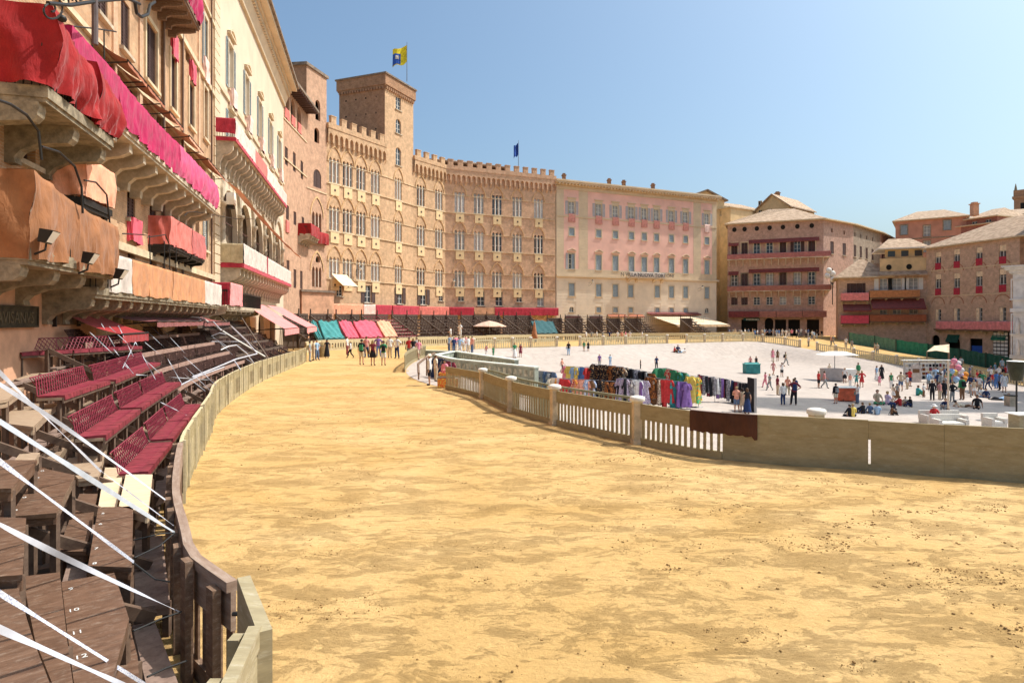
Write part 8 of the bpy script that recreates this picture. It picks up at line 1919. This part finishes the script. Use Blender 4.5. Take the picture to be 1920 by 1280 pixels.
rack((1160,688),(1222,698),38.7,38.5,'tall rack of beige and black dresses','dress',['beige print','beige print','black','black','grey print','black','dark floral','black','rust floral','grey'],place='on the tall beige rack')
rack((1160,708),(1212,714),37,36.8,'front rack of lilac and white dresses','dress',['lilac floral','lilac floral','grey print','black','white','white','purple','lilac floral'],place='on the lilac rack')
rack((1212,706),(1256,712),37.3,37,'front rack of brown and red dresses','dress',['grey print','rust floral','brown','beige print','rust floral','beige','red','red'],place='on the brown and red rack')
rack((1228,690),(1250,690),40,40,'short back rack of green garments','shirt',['green','green','green'],place='on the green rack')
rack((1250,690),(1288,700),40,39.5,'back rack of pink and dark green garments','dress',['salmon','red floral','green','green','teal','green'],place='on the right back rack')
rack((1256,714),(1288,716),37.2,37,'front rack with dark teal and purple garments','dress',['teal','teal','red','purple','lilac floral'],place='on the teal rack')
rack((1286,703),(1310,706),38,38,'rack of yellow and rainbow garments','dress',['yellow','yellow','tie dye','tie dye','tie dye'],place='on the rainbow rack')
rack((1308,702),(1372,712),40.5,41,'rack of grey and maroon scarves at the right of the stall','scarf',['grey print','maroon','grey','grey print','black','maroon','grey print','white','navy','grey print','purple','maroon','black','grey print','navy','grey'],place='on the scarf rack')
rack((1372,714),(1404,719),41,40,'dark rack at the right end of the stall','scarf',['black','maroon','grey print','black','black','grey print','black','black'],place='on the right end rack')
rack((816,668),(846,678),37,35,'dark clothes rack at the gap of the fence','dress',['black','navy','black','grey print','black','maroon','black'],place='at the fence gap')
o=thing('display_board','tall black display board closing the right end of the garment stall','board',tuple(gint(1410,772)))
p=gint(1410,772); b=MB(); b.box(p.x-.05,p.x+.05,p.y-.5,p.y+.6,p.z+.05,p.z+2.05); b.build('panel',cloth('black'),o); b=MB(); b.box(p.x-.07,p.x+.07,p.y-.55,p.y-.5,p.z,p.z+2.1); b.build('frame',RK,o)
dt=thing('display_table','low display table with red and yellow goods at the gap of the fence','table',tuple(gint(840,726)))
p=gint(842,727); b=MB(); b.box(p.x-.55,p.x+.55,p.y-.3,p.y+.4,p.z+.55,p.z+.62); b.build('table_top',RK,dt)
for sx in(-.5,.5):
    for sy in(-.25,.35): b=MB(); b.box(p.x+sx-.02,p.x+sx+.02,p.y+sy-.02,p.y+sy+.02,p.z,p.z+.55); b.build('leg',RK,dt)
o=mesh_ob('folded_goods',(lambda b:(b.box(-.55,.5,-.34,-.3,.05,.5),b.box(-.5,.5,-.28,.3,.63,.78),b)[2].mesh('folded_goods',PT['orange print']))(MB()),None,tuple(p)); tagp(o,'red and orange goods on the low display table','goods')
# ---------------------------------------------------------------- carts, stalls, parasols, sofas
def boxthing(name,label,cat,u,v,w,dp,h,m,extra=None):
    p=gint(u,v); r=thing(name,label,cat,tuple(p)); b=MB(); b.box(p.x-w/2,p.x+w/2,p.y-dp/2,p.y+dp/2,p.z+.08,p.z+h); b.build('body',m,r); return r,p
r,p=boxthing('market_box','teal covered market box on wheels out on the square','box',1409,701,1.5,1.0,1.05,C_TEAL)
b=MB(); b.box(p.x-.8,p.x+.8,p.y-.55,p.y+.55,p.z+1.05,p.z+1.12); b.tube([(p.x-.75,p.y,p.z+1.12),(p.x-.75,p.y,p.z+1.2),(p.x+.75,p.y,p.z+1.2),(p.x+.75,p.y,p.z+1.12)],.05,6); b.build('lid',cloth_mat('light_teal_cloth',(.12,.42,.40)),r)
for s in(-.6,.6): b=MB(); b.lathe([(0,-.03),(.1,-.03),(.1,.03),(0,.03)],10,(0,0)); b.v=[Vector((p.x+s,p.y-.45+v.z,p.z+.1+v.y)) for v in b.v]; b.build('wheel',IRON,r)
r,p=boxthing('souvenir_cart','pale grey market cart under a flat white roof','cart',1560,714,1.9,1.1,1.25,mat('pale_cart',(.42,.38,.36),var=.1))
b=MB(); b.box(p.x+.7,p.x+2.2,p.y-.5,p.y+.5,p.z+.5,p.z+1.2); b.build('side_counter',WHITE,r)
b=MB(); b.box(p.x+.25,p.x+.31,p.y,p.y+.06,p.z+1.25,p.z+2.7); b.build('pole',RK,r); 
b=MB(); b.hexa([(p.x-1.2,p.y-1,p.z+2.6),(p.x+2.2,p.y-1,p.z+2.6),(p.x+2.2,p.y+1,p.z+2.6),(p.x-1.2,p.y+1,p.z+2.6)],[(p.x-.2,p.y-.3,p.z+2.95),(p.x+1.2,p.y-.3,p.z+2.95),(p.x+1.2,p.y+.3,p.z+2.95),(p.x-.2,p.y+.3,p.z+2.95)]); b.build('roof',WHITE,r)
r,p=boxthing('red_cart','orange red market cart with a pale top in the tower shadow','cart',1587,752,1.35,.8,1.0,mat('orange_red_panel',(.62,.13,.06),var=.2,scale=3))
b=MB(); b.box(p.x-.75,p.x+.75,p.y-.5,p.y+.5,p.z+1.0,p.z+1.06); b.build('top',WHITE,r)
for s in(-.45,.45): b=MB(); b.lathe([(0,-.03),(.12,-.03),(.12,.03),(0,.03)],10); b.v=[Vector((p.x+s,p.y-.42+v.z,p.z+.12+v.y)) for v in b.v]; b.build('wheel',IRON,r)
# picture stall
p=gint(1738,716); st=thing('picture_stall','stall hung with rows of small pictures and bags behind the seated groups','stall',tuple(p)); W=5.0
b=MB(); b.box(p.x-W/2,p.x+W/2,p.y,p.y+.05,p.z+.25,p.z+2.1); b.build('back_panel',WHITE,st)
rr=random.Random(4)
for i in range(13):
    for j in range(4):
        x=p.x-W/2+.2+i*.36; z=p.z+.35+j*.42; b=MB(); b.box(x,x+rr.uniform(.2,.3),p.y-.05,p.y-.01,z,z+rr.uniform(.25,.34)); b.build('picture',rr.choice([cloth('maroon'),cloth('black'),cloth('grey'),PT['rust floral'],cloth('cream'),cloth('brown'),cloth('white')]),st)
for x in (-W/2,-W/6,W/6,W/2): b=MB(); b.box(p.x+x-.03,p.x+x+.03,p.y-.12,p.y-.06,p.z,p.z+2.3); b.build('post',RK,st)
b=MB(); b.box(p.x-W/2-.1,p.x+W/2+.1,p.y-.3,p.y+.3,p.z+2.25,p.z+2.35); b.build('awning',WHITE,st)
p=gint(1714,716); aw=thing('arched_display','pale arched display board left of the picture stall','board',tuple(p)); b=MB(); P=[(-.55,0),(.55,0)]+[(.55*math.cos(PI*i/8),1.4+.5*math.sin(PI*i/8)) for i in range(9)]; b.prism([(x+p.x,z+p.z) for x,z in P],p.y-.3,p.y-.24); b.build('board',mat('pale_board',(.6,.52,.46),var=.15),aw); b=MB(); b.box(p.x-.35,p.x+.35,p.y-.33,p.y-.31,p.z+1.0,p.z+1.4); b.build('picture',cloth('brown'),aw)
BAL=[(1789,678,'pink'),(1796,682,'white'),(1786,688,'rose'),(1797,690,'pink'),(1802,695,'white'),(1790,699,'yellow'),(1784,697,'lightblue'),(1808,711,'orange'),(1801,704,'lilac'),(1793,712,'lightblue'),(1786,708,'rose'),(1810,703,'orange')]
for i,(u,v,c) in enumerate(BAL):
    p=at(u,v,60+ (i%3)*.4); b=MB(); b.lathe([(0,-.34),(.05,-.30),(.24,-.1),(.29,.08),(.2,.27),(0,.33)],12); b.v=[p+v_ for v_ in b.v]; q=b.build('balloon',mat(c+'_balloon',tuple(CL[c].node_tree.nodes['Color Ramp'].color_ramp.elements[1].color[:3]) if c in CL else (.8,.3,.1),rough=.25,var=0),None,smooth=True) if 0 else b.build('balloon',cloth(c),None,smooth=True); tagp(q,c.replace('lightblue','light blue')+' balloon, %s of the bunch from the top'%nth(1+sorted(range(12),key=lambda k:BAL[k][1]).index(i)),'balloon','balloons')
    b=MB(); b.tube([(p.x,p.y,p.z-.33),(1793*0+at(1795,735,60.5).x,60.5,at(1795,735,60.5).z)],.006,3); b.build('string',CORD,q)
# cream canopy beyond
p=at(1760,662,70); c=thing('cream_canopy','cream folded canopy with a pointed left end by the dark green netting','canopy',(p.x,p.y,zground(p.x,p.y)))
b=MB(); 
A=at(1738,659,70);B_=at(1752,648,71);Cc=at(1780,645,70);D=at(1780,661,68.5);E=at(1757,657,69)
for tri in ([A,E,B_],[B_,E,D,Cc]): b.face(tri); b.face([q+Vector((0,.1,-.03)) for q in tri[::-1]])
b.build('canopy',C_CREAM,c)
for q in (A,D,at(1778,650,71)): b=MB(); b.tube([q,(q.x,q.y,zground(q.x,q.y))],.05,6); b.build('pole',FENCED,c)
# pale pole
p=gint(1778,795); po=thing('pale_pole','thick pale pole standing between the sofa and the square','pole',tuple(p)); b=MB(); top=at(1778,676,p.y); b.tube([(p.x,p.y,p.z+.9),(p.x,p.y,top.z)],.055,10); b.build('upper_shaft',mat('pale_pole',(.6,.5,.38),var=.1),po); b=MB(); b.tube([(p.x,p.y,p.z),(p.x,p.y,p.z+.9)],.07,10); b.build('foot',mat('pole_foot',(.2,.12,.09),var=.1),po)
# closed covered umbrella at right
p=gint(1906,790); cu_=thing('closed_umbrella','closed parasol under a dark olive cover on a black pole at the right edge','umbrella',tuple(p)); k=p.y/F; b=MB(); tz=at(0,676,p.y).z; bz=at(0,714,p.y).z
b.lathe([(.5,tz-.02),(.5,tz-.12),(.46,tz-.45),(.30,bz+.05),(.06,bz),(0,bz)],12,(p.x,p.y)); b.build('cover',cloth_mat('olive_cover',(.05,.05,.03)),cu_,smooth=True)
b=MB(); b.lathe([(0,tz+.03),(.5,tz-.02),(.52,tz-.05)],12,(p.x,p.y)); b.build('rim',WHITE,cu_); b=MB(); b.tube([(p.x,p.y,p.z),(p.x,p.y,bz+.05)],.05,8); b.build('pole',IRON,cu_)
p=gint(1915,806); tb_=thing('serving_counter','olive serving counter with pale top cut by the right edge','counter',tuple(p)); b=MB(); b.box(p.x-.35,p.x+1.2,p.y-.3,p.y+.5,p.z,p.z+.88); b.build('body',GATE,tb_); b=MB(); b.box(p.x-.5,p.x+1.3,p.y-.4,p.y+.6,p.z+.88,p.z+.94); b.build('top',WHITE,tb_)
RAT=mat('white_rattan',(.66,.62,.56),var=.2,scale=25,bump=.4,bscale=60); CUSH=mat('cream_cushion',(.80,.77,.70),var=.05)
def sofa(u,v,w,label,d=None,face=0):
    p=gint(u,v); r=thing('rattan_sofa' if w>1 else 'rattan_armchair',label,'sofa' if w>1 else 'armchair',tuple(p),None,face); M=Matrix.Translation(p)@Matrix.Rotation(face,4,'Z'); 
    def bb(nm,m,*a,rad=.0):
        b=MB(Matrix()); b.box(*a); o=mesh_ob(nm,b.mesh(nm,m),r); bv=o.modifiers.new('b','BEVEL'); bv.width=.04; bv.segments=2
    bb('base',RAT,-w/2,w/2,-.4,.4,.05,.34); bb('backrest',RAT,-w/2,w/2,.28,.45,.345,.82); bb('armrest',RAT,-w/2-.02,-w/2+.16,-.42,.27,.345,.62); bb('armrest',RAT,w/2-.16,w/2+.02,-.42,.27,.345,.62)
    n=max(1,int(w/.7))
    for i in range(n): a=-w/2+.18+(w-.36)*i/n; bb('cushion',CUSH,a,a+(w-.36)/n-.02,-.38,.26,.345,.46)
    for sx in(-1,1):
        for sy in(-.35,.38): b=MB(); b.box(sx*(w/2-.08)-.03,sx*(w/2-.08)+.03,sy-.03,sy+.03,0,.05); mesh_ob('leg',b.mesh('leg',IRON),r)
    return r,p
s1_,ps=sofa(1768,797,2.3,'long white rattan sofa with cushions behind the board fence, person in red on it'); 
sofa(1779,806,1.6,'second rattan sofa seen from behind, in front of the long one'); sofa(1864,803,.85,'white rattan armchair alone at the right of the sofas')
q=ps+Vector((-.55,-.05,.0)); o=person(1743,797,30,'seat','red','navy','person in red top and pale cap sitting on the rattan sofa','shirt','trousers',0,hat='white',d=q.y,z=q.z,group=None,fix=.95); o.location=(q.x,q.y-.0,q.z-.0)
# tan parasol, closed umbrella, kiosk
p=gint(918,645); d=92; p=at(918,640,d); p.z=0; tp=thing('tan_parasol','open tan parasol in front of the dark stands beyond the square','umbrella',tuple(p)); tz=at(0,601,d).z; ez=at(0,611,d).z
b=MB(); b.lathe([(0,tz),(1.2,tz-.28),(2.5,ez),(2.5,ez-.12)],8,(p.x,p.y)); b.build('canopy',cloth_mat('tan_cloth',(.66,.44,.33)),tp); b=MB(); b.tube([(p.x,p.y,0),(p.x,p.y,tz)],.05,6); b.build('pole',RK,tp)
k_=thing('kiosk_counter','ochre counter under the tan parasol','counter',(p.x,p.y-.5,0)); b=MB(); b.box(p.x-1.9,p.x+2.0,p.y-1.2,p.y-.6,0,1.0); b.build('body',YEL,k_); b=MB(); b.box(p.x-2,p.x+2.1,p.y-1.3,p.y-.5,1.0,1.06); b.build('top',WHITE,k_)
d=90;p=at(1002,634,d);p.z=.0; cu2=thing('closed_parasol','closed brown parasol beside the dark teal cover','umbrella',tuple(p)); tz=at(0,601,d).z; b=MB(); b.lathe([(0,tz),(.12,tz-.3),(.38,1.4),(.55,.55),(.42,.5),(0,.5)],9,(p.x,p.y)); b.build('canopy',cloth_mat('rust_cloth',(.38,.16,.08)),cu2,smooth=True); b=MB(); b.tube([(p.x,p.y,0),(p.x,p.y,.6)],.04,6); b.build('pole',RK,cu2)
p=gint(605,669); sk=thing('sack_pile','olive brown covered bundle against the end of the left barrier','bundle',tuple(p)); b=MB(); b.lathe([(.62,0),(.6,.5),(.5,1.05),(.3,1.35),(0,1.4)],9,(p.x,p.y)); b.build('cover',cloth_mat('olive_sack',(.28,.2,.09)),sk,smooth=True); b=MB(); b.tube([(p.x-.5,p.y-.2,1.0),(p.x,p.y-.58,1.05),(p.x+.5,p.y-.2,1.0)],.015,4); b.build('strap',IRON,sk)
# tripod, bin, red bag
p=gint(1675,779); tr=thing('camera_tripod','small black tripod by the seated groups','tripod',tuple(p))
for a in (0,2.1,4.2): b=MB(); b.tube([(p.x,p.y,p.z+.7),(p.x+.3*math.cos(a),p.y+.3*math.sin(a),p.z)],.02,4); b.build('leg',IRON,tr)
p=gint(1895,762); bn_=thing('litter_bin','square stone litter bin at the right of the square','bin',tuple(p)); b=MB(); b.box(p.x-.28,p.x+.28,p.y-.28,p.y+.28,p.z,p.z+.8); b.build('body',STONE,bn_); b=MB(); b.box(p.x-.3,p.x+.3,p.y-.3,p.y+.3,p.z+.8,p.z+.88); b.build('lid',IRON,bn_)
# ---------------------------------------------------------------- town hall and its tall tower, right of the view, shading the square
th_=thing('town_hall','long brick town hall beyond the right edge, shading the lower square','palace',(66,48,-4)); FT=Fac((61.5,62),(62.5,46))
hs=[(x-.8,x+.8,z,z+3,'p') for x in (3,6,9,12) for z in (4,12,20)]; b=MB(FT.M); wall(b,0,FT.w,-5,29,hs,.3); b.build('wall',BR_T,th_); shell(th_,FT,-5,29,14,BR_T)
b=MB(FT.M); b.face([(0,0,29),(FT.w,0,29),(FT.w,14,29),(0,14,29)]); b.build('roof',TILE,th_)
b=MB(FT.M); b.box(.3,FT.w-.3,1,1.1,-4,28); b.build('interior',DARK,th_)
rh_=thing('added_shade_block','unseen brick block added beyond the right edge to shade the track','house',(88,88,-3)); b=MB(); b.box(84,97,80,99,-4,50); b.build('wall',BR_D,rh_); b=MB(); hipped(b,(84,80),(97,80),(97,99),(84,99),50,.8,2.5,.3); b.build('roof',[TILE,STRING],rh_)  # unseen block, added and sized only to throw shade on the right-hand track
tt=thing('tall_bell_tower','very tall slender brick tower beyond the right edge whose shadow crosses the square','tower',(88,56,-4)); k=Vector((16.0+72*math.cos(AZ),40.6+72*math.sin(AZ)))
tph=72*math.tan(EL)-2.3; b=MB(); b.box(k.x-2.2,k.x+2.2,k.y-2.2,k.y+2.2,-5,tph-14); b.build('shaft',BR_T,tt); b=MB(); b.box(k.x-3,k.x+3,k.y-3,k.y+3,tph-14,tph-5); b.box(k.x-1.6,k.x+1.6,k.y-1.6,k.y+1.6,tph-5,tph); b.build('belfry',MARB,tt)
